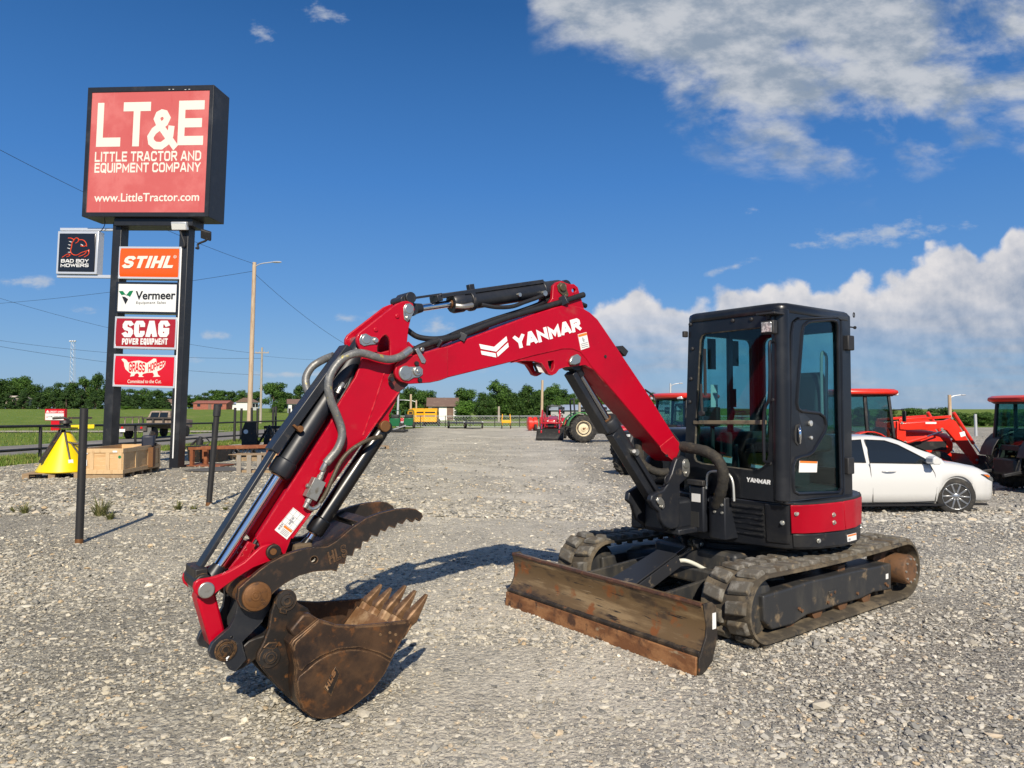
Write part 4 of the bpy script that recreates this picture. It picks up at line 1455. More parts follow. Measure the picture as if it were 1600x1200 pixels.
_hp = hp
hp = lambda pts: spline([X.x((a, b), c) for a, b, c in pts], 6)
bundle([(1046, 700, .80), (1064, 698, .80), (1084, 701, .79), (1104, 706, .77), (1120, 717, .75), (1129, 735, .735), (1129, 757, .72), (1124, 775, .70), (1119, 790, .67)], .043)
hp = _hp
bundle([(996, 676, -.10), (997, 700, -.07), (1001, 720, -.04), (1014, 732, .0), (1030, 738, .06), (1044, 737, .10)], .032)
mb.build('hose_bundle', m_sleeve, EX)
bundle2 = MB()
bundle2.tube(hp([(1051, 742, .16), (1047, 750, .17), (1040, 756, .17), (1039, 747, .17), (1044, 741, .17)]), .006, 8)
bundle2.build('grease_line', m_rubhose, post)

# ---------------- tracks
def track(sgn):
    yi, yo = (.58, .98) if sgn > 0 else (-.98, -.58)
    cf, cr, r, cz = .945, -1.085, .236, .268
    path = []
    for i in range(17):
        a_ = R(90 - 180 * i / 16)
        path.append((cf + r * math.cos(a_), cz + r * math.sin(a_), -a_ + R(90)))
    nb = 26
    bot = [(cf + (cr - cf) * i / nb, cz - r, 0) for i in range(1, nb)]
    path += bot
    for i in range(17):
        a_ = R(-90 - 180 * i / 16)
        path.append((cr + r * math.cos(a_), cz + r * math.sin(a_), 0))
    topn = 26
    path += [(cr + (cf - cr) * i / topn, cz + r - .018 * math.sin(math.pi * i / topn), 0) for i in range(1, topn)]
    P = [Vector((p[0], 0, p[1])) for p in path]
    n_ = len(P)
    mb = MB()
    loops = []
    for i in range(n_ + 1):
        p = P[i % n_]
        t_ = (P[(i + 1) % n_] - P[i % n_ - 1]).normalized()
        nn = Vector((-t_.z, 0, t_.x))     # path runs clockwise seen from +y, so this points outwards
        prof = [(yi, -.002), (yi + .03, .004), (yi + .06, .0), (yo - .06, .0), (yo - .03, .004), (yo, -.002), (yo, -.022), (yo - .07, -.03), (yi + .07, -.03), (yi, -.022)]
        loops.append([Vector((p.x + nn.x * h, y, p.z + nn.z * h)) for y, h in prof])
    mb.loft(loops, caps=False)
    belt = mb.build('rubber_track', m_track, EX, smooth=35)
    # arc-length sampler
    seg = [0]
    for i in range(n_):
        seg.append(seg[-1] + (P[(i + 1) % n_] - P[i]).length)
    TOT = seg[-1]
    def sample(s_):
        s_ %= TOT
        for i in range(n_):
            if seg[i + 1] >= s_:
                f = (s_ - seg[i]) / (seg[i + 1] - seg[i])
                p = P[i].lerp(P[(i + 1) % n_], f)
                def tg(j):
                    return (P[(j + 1) % n_] - P[j - 1]).normalized()
                t_ = tg(i % n_).lerp(tg((i + 1) % n_), f).normalized()
                return p, t_, Vector((-t_.z, 0, t_.x))
    N = 40
    pitch = TOT / N
    rng = random.Random(3 + sgn)
    mb = MB()
    mg = MB()
    for k in range(N):
        for row, (ya, yb, off) in enumerate(((yi + .02, yi + .188, 0), (yo - .188, yo - .02, .5))):
            p, t_, nn = sample((k + off) * pitch)
            h = .034 * rng.uniform(.88, 1.02)
            w0, w1 = .052 + rng.uniform(-.003, .003), .040
            sk = .012 * (1 if row else -1)
            def C(yv, w, hh):
                return [p + t_ * (-w + sk * (1 if yv == ya else -1)) + nn * hh + Vector((0, yv, 0)), p + t_ * (w + sk * (1 if yv == ya else -1)) + nn * hh + Vector((0, yv, 0))]
            a0 = C(ya, w0, -.004); b0 = C(yb, w0, -.004)
            a1 = C(ya + .0, w1, h); b1 = C(yb - .0, w1, h)
            ins = Vector((0, .010, 0))
            mb.add([a0[0], a0[1], b0[1], b0[0], a1[0] + ins, a1[1] + ins, b1[1] - ins, b1[0] - ins], [(0, 3, 2, 1), (4, 5, 6, 7), (0, 1, 5, 4), (1, 2, 6, 5), (2, 3, 7, 6), (3, 0, 4, 7)])
        p, t_, nn = sample(k * pitch)
        for yy in (-.05, .05):
            yc = (yi + yo) / 2 + yy
            mg.obox(p - nn * .045 + Vector((0, yc, 0)), t_ * .02, (0, .016, 0), nn * .03)
    mb.build('track_lugs', m_lug, belt, smooth=30, bevel=.009)
    mg.build('drive_guides', m_guide, belt, smooth=30)
    # frame with rollers
    yf = yo - .05 if sgn > 0 else yo - .05
    px_ = [(1193, 931), (1195, 972), (1207, 984.5), (1240, 976), (1250, 969), (1262, 961), (1290, 953), (1312, 945), (1345, 936), (1365, 926), (1393, 921), (1393, 884), (1392, 880), (1375, 884), (1330, 893), (1290, 903), (1265, 908), (1230, 920)]
    Pf = [X.y(p, .93) for p in px_]
    y0, y1 = (.66, .93) if sgn > 0 else (-.93, -.66)
    mb = MB()
    mb.prism(setY(Pf, y0), setY(Pf, y1))
    fr = mb.build('track_frame', m_frame, EX, bevel=.015, seg=3)
    ro = MB()
    for i in range(4):
        xr = .56 - i * .37
        r_ = MB()
        r_.lathe((xr, y0 + .02, .122), (0, 1, 0), [(0, .075), (.08, .075), (.085, .055), (y1 - y0 - .165, .055), (y1 - y0 - .16, .075), (y1 - y0 - .06, .075), (y1 - y0 - .055, .03)], 22)
        r_.build('track_roller', m_roller, fr, bevel=.003)
    r_ = MB()
    r_.lathe((cf, y0 + .03, cz), (0, 1, 0), [(0, .12), (.04, .195), (.18, .195), (.2, .12)], 30)
    r_.build('idler_wheel', m_frame, fr)
    r_ = MB()
    r_.lathe((cr, y0 + .06, cz), (0, 1, 0), [(0, .19), (.06, .20), (.10, .17), (.11, .125), (.27, .125), (.285, .115), (.29, .085), (.285, .06)], 32)
    for i in range(15):
        a_ = 2 * math.pi * i / 15
        r_.obox((cr + .2 * math.cos(a_), y0 + .10, cz + .2 * math.sin(a_)), Vector((math.cos(a_), 0, math.sin(a_))) * .022, (0, .03, 0), Vector((-math.sin(a_), 0, math.cos(a_))) * .018)
    r_.build('drive_sprocket', m_roller, fr, bevel=.003)
    r_ = MB()
    for i in range(9):
        a_ = 2 * math.pi * i / 9
        r_.lathe((cr + .098 * math.cos(a_), y0 + .345 if sgn > 0 else y0 + .345, cz + .098 * math.sin(a_)), (0, 1, 0), [(0, .01), (.012, .01)], 6)
    r_.build('motor_bolts', m_bolt, fr)
    r_ = MB()
    ca = X.y((1301, 930), .93)
    r_.prism(setY([X.y(p, .93) for p in ((1294, 924), (1305, 921), (1307, 931), (1296, 935))], y1 - .001), setY([X.y(p, .93) for p in ((1294, 924), (1305, 921), (1307, 931), (1296, 935))], y1 + .008))
    r_.build('grease_cover', m_frame, fr, bevel=.003)
    r_ = MB()
    for p in ((1297, 929), (1303, 925), (1248, 951), (1252, 954), (1293, 941), (1339, 927), (1383, 912), (1386, 915)):
        c_ = X.y(p, .93)
        r_.lathe((c_.x, y1 - .002, c_.z), (0, 1, 0), [(0, .013), (.014, .013)], 6)
    r_.build('frame_bolt', m_roller, fr)
    r_ = MB()
    c_ = X.y((1312, 893), .85)
    r_.box(c_.x - .05, c_.x + .05, min(y0, y1) + .05, max(y0, y1) - .06, c_.z - .03, c_.z + .055)
    r_.build('top_slide', m_roller, fr, bevel=.008)
    return fr


tf = track(1)
tf2 = track(-1)
MB().prism(setY([X.y(p, .93) for p in ((1384, 897), (1387.5, 896), (1387.5, 904), (1384, 905))], .929), setY([X.y(p, .93) for p in ((1384, 897), (1387.5, 896), (1387.5, 904), (1384, 905))], .933)).build('small_sticker', m_decal, tf, smooth=0)
# undercarriage body
mb = MB()
mb.box(-.55, .55, -.42, .42, .22, .50)
for sx in (-1, 1):
    for sy in (-1, 1):
        mb.bar((sx * .30, sy * .30, .36), (sx * .55, sy * .72, .30), .26, .16)
uc = mb.build('undercarriage', m_frame, EX, bevel=.03)
MB().lathe((0, 0, .50), (0, 0, 1), [(0, .47), (.04, .47), (.04, .43), (.12, .43), (.12, .50), (.15, .50)], 48).build('slew_ring', m_dark, uc)

# ---------------- blade
prof = [(1.738, .004), (1.732, .10), (1.690, .16), (1.663, .22), (1.652, .29), (1.66, .35), (1.682, .405), (1.67, .425), (1.63, .425), (1.60, .40), (1.575, .34), (1.565, .25), (1.585, .16), (1.64, .09), (1.69, .06), (1.70, .004)]
nY = 24
rngb = random.Random(4)
loops = []
for i in range(nY + 1):
    y = -.985 + 1.97 * i / nY
    loops.append([Vector((a_ + (.004 * noise.noise(Vector((y * 3, j * .7, 0))) if 1 < j < 8 else 0), y, max(.004, b_ + (.007 * noise.noise(Vector((y * 4, j, 2))) if 5 < j < 9 else 0)))) for j, (a_, b_) in enumerate(prof)])
blade = MB().loft(loops).build('dozer_blade', m_blade, EX, smooth=50)
mb = MB()
mb.prism([(1.7385, -.988, .0), (1.7305, -.988, .112), (1.747, -.988, .112), (1.757, -.988, .0)], [(1.7385, .988, .0), (1.7305, .988, .112), (1.747, .988, .112), (1.757, .988, .0)])
mb.build('cutting_edge', m_edge, blade, bevel=.004)
mb = MB()
for i in range(40):
    y = -.97 + 1.94 * i / 39
    mb.obox((1.7205 , y, .126 + .006 * noise.noise(Vector((i * .6, 1, 1)))), (.010, 0, -.006), (0, .0247, 0), (.002, 0, .012))
mb.build('weld_seam', m_scr, blade, smooth=30)
mb = MB()
mb.tube([(1.678 , -.98 + 1.96 * i / 30, .418 + .004 * noise.noise(Vector((i * .9, 4, 1)))) for i in range(31)], .014, 8)
mb.build('top_bead', mat('rusty_bead', (.075, .033, .018), .6, .1, [((.16, .07, .03), 18, .5, .7), ((.03, .02, .017), 9, .5, .7)], [(60, .6, .006)]), blade)
for s_ in (1, -1):
    ep = [(1.735, .004), (1.728, .10), (1.66, .22), (1.65, .29), (1.68, .43), (1.60, .43), (1.56, .40), (1.545, .20), (1.60, .06), (1.68, .004)]
    MB().prism([(a_, s_ * .986, b_) for a_, b_ in ep], [(a_, s_ * 1.0, b_) for a_, b_ in ep]).build('end_plate', m_scr, blade, bevel=.003)
mb = MB()
mb.prism([(1.60, 1.0005, .26), (1.565, 1.0005, .26), (1.565, 1.0005, .36), (1.60, 1.0005, .36)], [(1.60, 1.003, .26), (1.565, 1.003, .26), (1.565, 1.003, .36), (1.60, 1.003, .36)])
mb.build('side_sticker', m_decal, blade, smooth=0)
for s_ in (1, -1):
    a_ = [(1.60, .36), (1.36, .33), (.70, .37), (.45, .37), (.45, .22), (.75, .16), (1.35, .08), (1.60, .07)]
    MB().prism([(p, s_ * .42, q_) for p, q_ in a_], [(p, s_ * .385, q_) for p, q_ in a_]).build('blade_arm', m_frame, EX, bevel=.006)
MB().bar((.62, -.42, .30), (.62, .42, .30), .10, .12).build('arm_cross_tube', m_frame, EX, bevel=.02)
# blade cylinder with cover plate
a, b = Vector((1.50, 0, .20)), X.y((1088, 848), 0)
d = (b - a).normalized()
mb = MB()
mb.lathe(a, d, [(0, .04), (.05, .052), ((b - a).length * .62, .052), ((b - a).length * .62, .03)], 24)
dz = mb.build('blade_cylinder', m_blk, EX)
MB().lathe(a + d * .2, d, [(0, .026), ((b - a).length - .2, .026)], 20).build('cylinder_rod', m_chrome, dz)
mb = MB()
mb.lathe(b + Vector((0, -.05, 0)), (0, 1, 0), [(0, .048), (.10, .048)], 22)
mb.lathe(b - d * .09, d, [(0, .03), (.06, .044)], 16)
mb.build('rod_eye', m_guide, dz, bevel=.004)
nz = Vector((-d.z, 0, d.x))
if nz.z < 0: nz = -nz
mb = MB()
q0, q1 = a + nz * .075 + d * .02, a + d * ((b - a).length * .66) + nz * .075
mb.prism([q0 + Vector((0, -.13, 0)), q0 + Vector((0, .13, 0)), q1 + Vector((0, .10, 0)), q1 + Vector((0, -.10, 0))],
         [q0 + Vector((0, -.13, 0)) + nz * .014, q0 + Vector((0, .13, 0)) + nz * .014, q1 + Vector((0, .10, 0)) + nz * .014, q1 + Vector((0, -.10, 0)) + nz * .014])
mb.prism([q0 + Vector((0, .13, 0)), q1 + Vector((0, .10, 0)), q1 + Vector((0, .115, 0)) - nz * .09, q0 + Vector((0, .145, 0)) - nz * .09],
         [q0 + Vector((0, .142, 0)), q1 + Vector((0, .112, 0)), q1 + Vector((0, .127, 0)) - nz * .09, q0 + Vector((0, .157, 0)) - nz * .09])
mb.build('cylinder_cover', mat('muddy_black_plate', (.018, .019, .022), .5, 0, [((.20, .16, .11), 9, .60, .72), ((.22, .10, .05), 30, .68, .74)], [(40, .2, .003)]), dz, bevel=.004)
mb = MB()
for y_ in (.052, -.074):
    plate(mb, [(1082, 843), (1092, 839), (1101, 845), (1108, 855), (1119, 868), (1121, 878), (1113, 886), (1103, 878), (1096, 862), (1085, 853)], .06, y_, y_ + .022)
mb.build('cylinder_lug', m_blk, uc, bevel=.006)
ypin(MB(), (1096, 850), .075, -.08, .085, .02).build('lug_pin', m_zinc, uc, bevel=.003)
mb = MB()
mb.tube(hp([(1058, 877, .03), (1070, 876, .08), (1085, 881, .12), (1102, 890, .15), (1115, 895.5, .16), (1124, 894, .16), (1129.5, 885, .15), (1131, 872, .12), (1132, 862, .08)]), .017, 10)
mb.build('white_hose', mat('dirty_white_hose', (.60, .60, .52), .5, 0, [((.40, .38, .31), 10, .5, .7)]), EX)

# ---------------- revolving frame
topP = [(.60, -.15), (.645, .10), (.63, .35), (.605, .74), (.56, .87), (.46, .935), (.30, .975), (.05, 1.0), (-.18, .985), (-.40, .93), (-.62, .80), (-.82, .55), (-.94, .25), (-.97, -.05), (-.92, -.35), (-.75, -.65), (-.45, -.86), (0, -.86), (.30, -.68), (.50, -.42)]
botP = [(.54, -.12), (.585, .11), (.53, .32), (.465, .66), (.42, .79), (.34, .87), (.22, .93), (-.03, .985), (-.22, .975), (-.42, .91), (-.63, .78), (-.82, .54), (-.94, .24), (-.96, -.05), (-.91, -.35), (-.74, -.64), (-.44, -.84), (0, -.84), (.28, -.66), (.46, -.40)]


def plan(z):
    f = (z - .60) / .35
    return [Vector((a_[0] + (b_[0] - a_[0]) * f, a_[1] + (b_[1] - a_[1]) * f, z)) for a_, b_ in zip(botP, topP)]


turret = MB().loft([[v * 1 for v in plan(.585)], plan(.60), plan(.94), plan(.955)]).build('revolving_frame', m_blk, EX, bevel=.012, smooth=50)


def skin(i0, i1, z0, z1, d0, d1):
    """a panel lying on the side of the revolving frame between outline points i0..i1"""
    A, B = plan(z0), plan(z1)
    def off(P_, i):
        p = P_[i]
        t_ = (P_[min(len(P_) - 1, i + 1)] - P_[i - 1])
        nn = Vector((t_.y, -t_.x, 0)).normalized()
        if nn.dot(Vector((p.x, p.y, 0))) < 0:
            nn = -nn
        return p, nn
    lo, hi, lo2, hi2 = [], [], [], []
    def sample(P_, u):
        i = min(int(u), len(P_) - 2)
        f = u - i
        p0, n0 = off(P_, i)
        p1, n1 = off(P_, i + 1)
        return p0.lerp(p1, f), n0.lerp(n1, f).normalized()
    m_ = 18
    loops = []
    for k in range(m_ + 1):
        u = i0 + (i1 - i0) * k / m_
        a_, na = sample(A, u)
        b_, nb = sample(B, u)
        loops.append([a_ + na * d0, a_ + na * d1, b_ + nb * d1, b_ + nb * d0])
    return MB().loft(loops)


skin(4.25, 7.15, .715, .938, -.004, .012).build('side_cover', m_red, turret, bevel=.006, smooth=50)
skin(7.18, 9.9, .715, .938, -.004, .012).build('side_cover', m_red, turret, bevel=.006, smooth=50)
skin(4.35, 11, .602, .708, -.004, .008).build('skirt', m_blk, turret, bevel=.006, smooth=50)
skin(4.3, 9.9, .939, .950, -.004, .010).build('cover_ledge', m_dark, turret, smooth=50)
pv = skin(1.95, 2.95, .665, .915, -.002, .004).build('vent_opening', m_dark, turret)
for k in range(6):
    z = .675 + k * .043
    skin(1.97, 2.93, z, z + .011, .003, .013).build('vent_slat', m_blk, turret)
skin(1.86, 1.94, .66, .93, -.002, .012).build('vent_frame', m_blk, turret, bevel=.004)
skin(2.96, 4.2, .63, .938, -.004, .009).build('corner_cover', m_blk, turret, bevel=.008, smooth=50)
mb = MB()


def bolton(u, z, r=.012, d=.012):
    A = plan(z)
    i = int(u)
    f = u - i
    p = A[i].lerp(A[i + 1], f)
    t_ = (A[i + 1] - A[i])
    nn = Vector((t_.y, -t_.x, 0)).normalized()
    if nn.dot(Vector((p.x, p.y, 0))) < 0: nn = -nn
    mb.lathe(p + nn * d, nn, [(0, r * 1.5), (.003, r * 1.5), (.003, r), (.014, r * .8)], 12)


for u, z in ((4.6, .875), (6.6, .845), (6.6, .785), (3.8, .80), (5.9, .655), (1.88, .90), (1.90, .83), (1.89, .78), (1.6, .92), (1.75, .92), (1.6, .86), (1.75, .86), (9.6, .66)):
    bolton(u, z)
mb.build('cover_bolt', m_bolt, turret)
# stickers on the skirt and vent
def sticker(i0, i1, z0, z1, name, band):
    o = skin(i0, i1, z0, z1, .007, .0105).build(name, m_decal, turret, smooth=0)
    if band:
        skin(i0 + (i1 - i0) * .05, i0 + (i1 - i0) * .95, z0 + (z1 - z0) * .72, z1 - .003, .0105, .0115).build('orange_band', m_orange, o, smooth=0)
    skin(i0 + (i1 - i0) * .1, i0 + (i1 - i0) * .3, z0 + (z1 - z0) * .15, z0 + (z1 - z0) * .45, .0105, .0115).build('decal_print', m_decalink, o, smooth=0)
    return o
sticker(7.25, 8.05, .618, .672, 'warning_decal', True)
skin(1.86, 1.95, .685, .775, .011, .014).build('small_decal', m_decal, turret, smooth=0)
# front boxes between post and vent
MB().box(.48, .70, .09, .235, .66, 1.03).build('battery_box', m_blk, turret, bevel=.015)
MB().box(.47, .715, .085, .24, 1.032, 1.075).build('box_lid', m_plastic, turret, bevel=.006)
MB().box(.699, .703, .12, .205, .90, .965).build('blank_sticker', m_decal, turret, smooth=0)
MB().box(.6985, .7045, .10, .19, .70, .82).build('box_recess', m_dark, turret)
pl = [(.47, .242), (.60, .242)] + [(.62 + .07 * math.cos(R(a_)), .312 + .07 * math.sin(R(a_))) for a_ in (-90, -65, -40, -15, 0)] + [(.69, .43), (.47, .43)]
MB().prism([(a_, b_, .63) for a_, b_ in pl], [(a_, b_, .955) for a_, b_ in pl]).build('valve_cover', m_blk, turret, bevel=.008, smooth=50)
mb = MB()
mb.lathe((.685, .335, .90), (1, 0, 0), [(0, .012), (.014, .010)], 8)
mb.lathe((.685, .405, .90), (1, 0, 0), [(0, .012), (.014, .010)], 8)
mb.lathe((.685, .335, .84), (1, 0, 0), [(0, .012), (.014, .010)], 8)
mb.lathe((.685, .405, .84), (1, 0, 0), [(0, .012), (.014, .010)], 8)
mb.lathe((.60, .12, 1.075), (0, 0, 1), [(0, .012), (.03, .01)], 8)
mb.lathe((.60, .20, 1.075), (0, 0, 1), [(0, .012), (.03, .01)], 8)
mb.build('cover_bolt', m_bolt, turret)
mb = MB()
mb.tube(spline([X.x(p, .66) for p in ((1104, 764), (1105, 745), (1109, 738), (1118, 736.5), (1132, 737.5), (1141, 744), (1145.5, 757), (1147, 783))], 5), .010, 10)
mb.build('grab_rail', m_silver, turret)
MB().lathe((.66, .33, .955), (0, 0, 1), [(0, .02), (.03, .02)], 10).build('yellow_cap', mat('yellow_cap', (.75, .42, .02), .5), turret)
# right-hand tank cover and engine hood behind the cab
MB().box(-.50, .42, -.74, -.10, .95, 1.47).build('tank_cover', m_cab, turret, bevel=.13, seg=4)
MB().box(-.92, -.42, -.55, .55, .95, 1.42).build('engine_hood', m_cab, turret, bevel=.10, seg=4)

# ---------------- cab
cab = MB().box(-.36, .60, .0, .88, .955, 1.02).build('cab_floor', m_dark, EX, bevel=.01)
CABX, CABY = .62, .90
def fx(p):
    return X.x(p, CABX)
FO = [(1076, 508), (1078, 503), (1083, 499.5), (1195, 483.5), (1214, 481), (1222, 786), (1140, 776), (1069, 766)]
FH = [(1084, 714), (1086.5, 657), (1093, 532), (1096, 524), (1102, 520.5), (1198, 510), (1204, 511), (1206.5, 517), (1201, 712), (1197, 725), (1190, 732), (1178, 735.5), (1096, 725), (1087, 721)]
A = [fx(p) for p in FO]
Hh = [fx(p) for p in FH]
dx = Vector((-.06, 0, 0))
mb = MB()
mb.prism([v + dx for v in A], A, [([v + dx for v in Hh], Hh)])
mb.build('front_frame', m_cab, cab, bevel=.010, seg=3)
mb = MB()
mb.prism([v + Vector((-.022, 0, 0)) for v in Hh], [v + Vector((-.016, 0, 0)) for v in Hh])
wg = mb.build('windscreen', m_glass, cab, smooth=0)
m_seal = mat('dusty_seal', (.05, .046, .036), .8, 0, [((.14, .12, .08), 20, .5, .7)])
MB().tube([v + Vector((-.012, 0, 0)) for v in Hh], .009, 6, closed=True).build('window_seal', m_seal, cab)
mb = MB()
mb.bar(fx((1084, 660)) + Vector((-.004, 0, 0)), fx((1196, 660)) + Vector((-.004, 0, 0)), .03, .032)
mb.build('window_bar', mat('dusty_bar', (.16, .13, .085), .7, 0, [((.05, .045, .035), 14, .5, .7)]), cab, bevel=.005)
mb = MB()
for p in ((1079, 507), (1082, 545), (1080, 592), (1078, 628), (1145, 501), (1174, 499), (1211, 531), (1209, 625), (1203, 724)):
    v = fx(p)
    mb.lathe(v, (1, 0, 0), [(0, .016), (.008, .016), (.014, .009)], 12)
mb.build('cab_bolt', m_plastic, cab)
# front-left pillar: large-radius corner post
cr_ = [(CABX - .001, .800), (CABX + .012, .83)] + [(.565 + .072 * math.cos(R(a_)), .838 + .072 * math.sin(R(a_))) for a_ in (10, 30, 50, 70, 90)] + [(.535, .905), (.535, .84)]
z0, z1 = .965, 2.385
mb = MB()
mb.prism([(a_, b_, z0) for a_, b_ in cr_], [(a_, b_, z1) for a_, b_ in cr_])
mb.build('corner_pillar', m_cab, cab, bevel=.012, smooth=50)
# left side with the door
SO = [(1229, 484), (1324, 489), (1329, 494), (1333, 786), (1229, 789)]
SI = [(1247, 497), (1308, 495), (1315, 500), (1319, 770), (1316, 776), (1232, 784), (1236, 520), (1239, 503)]
A = [X.y(p, CABY) for p in SO]
Bh = [X.y(p, CABY) for p in SI]
dy = Vector((0, -.05, 0))
mb = MB()
mb.prism([v + dy for v in A], A, [([v + dy for v in Bh], Bh)])
mb.build('side_frame', m_cab, cab, bevel=.010, seg=3)
DO = [(1248, 498), (1307.5, 496), (1314, 501), (1318, 769), (1315, 775), (1233, 783), (1237, 521), (1240, 504)]
DH = [(1252.5, 520), (1255, 509), (1261, 503.5), (1270, 502), (1298, 500), (1305, 502), (1307.5, 508), (1310, 640), (1313.5, 762), (1309, 769), (1247, 771.5), (1240, 768), (1238.5, 760), (1238.5, 726), (1242, 717), (1250, 713.5), (1262, 711), (1269, 706), (1288, 674), (1290, 664), (1287, 652), (1279, 645.5), (1252, 642.5), (1246, 639), (1244, 630)]
A = [X.y(p, CABY) for p in DO]
Dh = [X.y(p, CABY) for p in DH]
mb = MB()
mb.prism([v + Vector((0, -.035, 0)) for v in A], [v + Vector((0, .004, 0)) for v in A], [([v + Vector((0, -.035, 0)) for v in Dh], [v + Vector((0, .004, 0)) for v in Dh])])
door = mb.build('cab_door', m_cab, EX, bevel=.006)
MB().prism([v + Vector((0, -.016, 0)) for v in Dh], [v + Vector((0, -.011, 0)) for v in Dh]).build('door_glass', m_glass, door, smooth=0)
MB().tube([v + Vector((0, .004, 0)) for v in Dh], .013, 8, closed=True).build('door_rim', m_cab, door)
A2 = [X.y(p, CABY + .004) for p in DO]
MB().tube([v + Vector((0, .0, 0)) for v in A2], .010, 8, closed=True).build('door_rim', m_cab, door)
mb = MB()
hv = [X.y(p, CABY + .02) for p in ((1246, 664), (1252, 662), (1255, 672), (1254, 690), (1249, 697), (1245, 692), (1244, 676))]
mb.prism([Vector((v.x, CABY + .002, v.z)) for v in hv], [Vector((v.x, CABY + .010, v.z)) for v in hv])
mb.build('handle_recess', m_dark, door, bevel=.003)
mb = MB()
mb.tube(spline([X.y(p, CABY + w) for p, w in (((1248.5, 666), .012), ((1249.5, 672), .035), ((1250, 683), .038), ((1249.5, 692), .014))], 5), .011, 10)
mb.build('door_handle', m_chrome, door)
mb = MB()
for p, r_ in (((1265.5, 661.5), .022), ((1266.5, 684), .014)):
    v = X.y(p, CABY + .004)
    mb.lathe((v.x, CABY + .002, v.z), (0, 1, 0), [(0, r_), (.014, r_), (.018, r_ * .6)], 14)
mb.build('door_lock', m_silver, door)
for p0, p1 in (((1319, 524), (1329, 548)), ((1319, 715), (1329, 740))):
    a_, b_ = X.y(p0, CABY), X.y(p1, CABY)
    MB().box(min(a_.x, b_.x), max(a_.x, b_.x), CABY - .01, CABY + .035, min(a_.z, b_.z), max(a_.z, b_.z)).build('door_hinge', m_plastic, door, bevel=.008)
tl, tr, br, bl = [X.y(p, CABY - .008) for p in ((1249, 720), (1277, 721), (1276, 738), (1248, 738))]
def inner_sticker(cn, parent, band=True):
    n_ = (cn[1] - cn[0]).cross(cn[3] - cn[0]).normalized() * -.002
    o = MB().prism([v for v in cn], [v + n_ for v in cn]).build('window_sticker', m_decal, parent, smooth=0)
    if band:
        c2 = [cn[0].lerp(cn[1], .02), cn[0].lerp(cn[1], .98), cn[0].lerp(cn[1], .98).lerp(cn[3].lerp(cn[2], .98), .18), cn[0].lerp(cn[1], .02).lerp(cn[3].lerp(cn[2], .02), .18)]
        MB().prism([v + n_ for v in c2], [v + n_ * 1.4 for v in c2]).build('orange_band', m_orange, o, smooth=0)
    return o
inner_sticker([tl, tr, br, bl], door)
# grab bar along the pillar
mb = MB()
mb.tube(spline([(CABX + .02, .825, 2.14), (CABX + .07, .835, 2.12), (CABX + .07, .835, 1.9), (CABX + .07, .825, 1.72), (CABX + .065, .79, 1.66), (CABX + .065, .775, 1.55), (CABX + .065, .775, 1.3), (CABX + .06, .775, 1.26), (CABX + .01, .785, 1.25)], 4), .012, 8)
mb.build('grab_bar', m_cab, cab)
# right side, rear and roof
def frame_rect(name, axis, pos, th, u0, u1, z0, z1, hole):
    def V3(u, z, k):
        return Vector((u, k, z)) if axis == 'y' else Vector((k, u, z))
    outer = [(u0, z0), (u1, z0), (u1, z1), (u0, z1)]
    h0, h1, g0, g1 = hole
    r_ = .06
    inner = []
    for cx_, cz_, a0 in ((h0 + r_, g0 + r_, 180), (h1 - r_, g0 + r_, 270), (h1 - r_, g1 - r_, 0), (h0 + r_, g1 - r_, 90)):
        inner += [(cx_ + r_ * math.cos(R(a0 + t_)), cz_ + r_ * math.sin(R(a0 + t_))) for t_ in (0, 30, 60, 90)]
    mb = MB()
    mb.prism([V3(u, z, pos) for u, z in outer], [V3(u, z, pos + th) for u, z in outer], [([V3(u, z, pos) for u, z in inner], [V3(u, z, pos + th) for u, z in inner])])
    mb.build(name, m_cab, cab, bevel=.006)
    MB().prism([V3(u, z, pos + th * .4) for u, z in inner], [V3(u, z, pos + th * .5) for u, z in inner]).build('window_glass', m_glass, cab, smooth=0)
frame_rect('right_frame', 'y', .015, .04, -.34, .56, 1.02, 2.36, (-.24, .50, 1.12, 2.26))
frame_rect('rear_frame', 'x', -.36, .04, .06, .85, 1.02, 2.36, (.11, .82, 1.16, 2.28))
RF = [(.605, .03), (.63, .08), (.632, .80), (.61, .87), (.56, .905), (-.30, .905), (-.36, .86), (-.37, .08), (-.33, .02), (.56, .005)]
def ringz(z, k):
    cx_, cy_ = .13, .45
    return [(cx_ + (a_ - cx_) * k, cy_ + (b_ - cy_) * k, z) for a_, b_ in RF]
MB().loft([ringz(2.355, .99), ringz(2.362, 1.0), ringz(2.40, 1.0), ringz(2.42, .985), ringz(2.432, .95)]).build('cab_roof', m_cab, cab, bevel=.006, smooth=50)
MB().box(.50, .625, .62, .80, 2.395, 2.43).build('light_mount', m_cab, cab, bevel=.015)
lv = X.x((1199, 508), .70)
mb = MB()
mb.box(.61, .74, lv.y - .07, lv.y + .085, 2.335, 2.35)
mb.bar((.69, lv.y, 2.345), (.69, lv.y, 2.30), .02, .02, (1, 0, 0))
mb.build('light_bracket', m_plastic, cab, bevel=.004)
MB().box(.655, .71, lv.y - .055, lv.y + .055, 2.195, 2.295).build('cab_work_light', m_plastic, cab, bevel=.008)
MB().box(.708, .716, lv.y - .042, lv.y + .042, 2.208, 2.282).build('lamp_lens', mat('led_lens', (.72, .72, .70), .12, .3, [((.35, .35, .35), 40, .48, .52)]), cab, bevel=.004)
mb = MB()
e_ = X.y((1333, 492), CABY - .05)
mb.tube([e_ + Vector((.012 * math.cos(R(t_)) - .012, 0, .02 * math.sin(R(t_)))) for t_ in range(0, 360, 30)], .004, 6, closed=True)
e_ = X.y((1329, 511), CABY)
mb.tube([e_, e_ + Vector((-.06, 0, .0))], .006, 6)
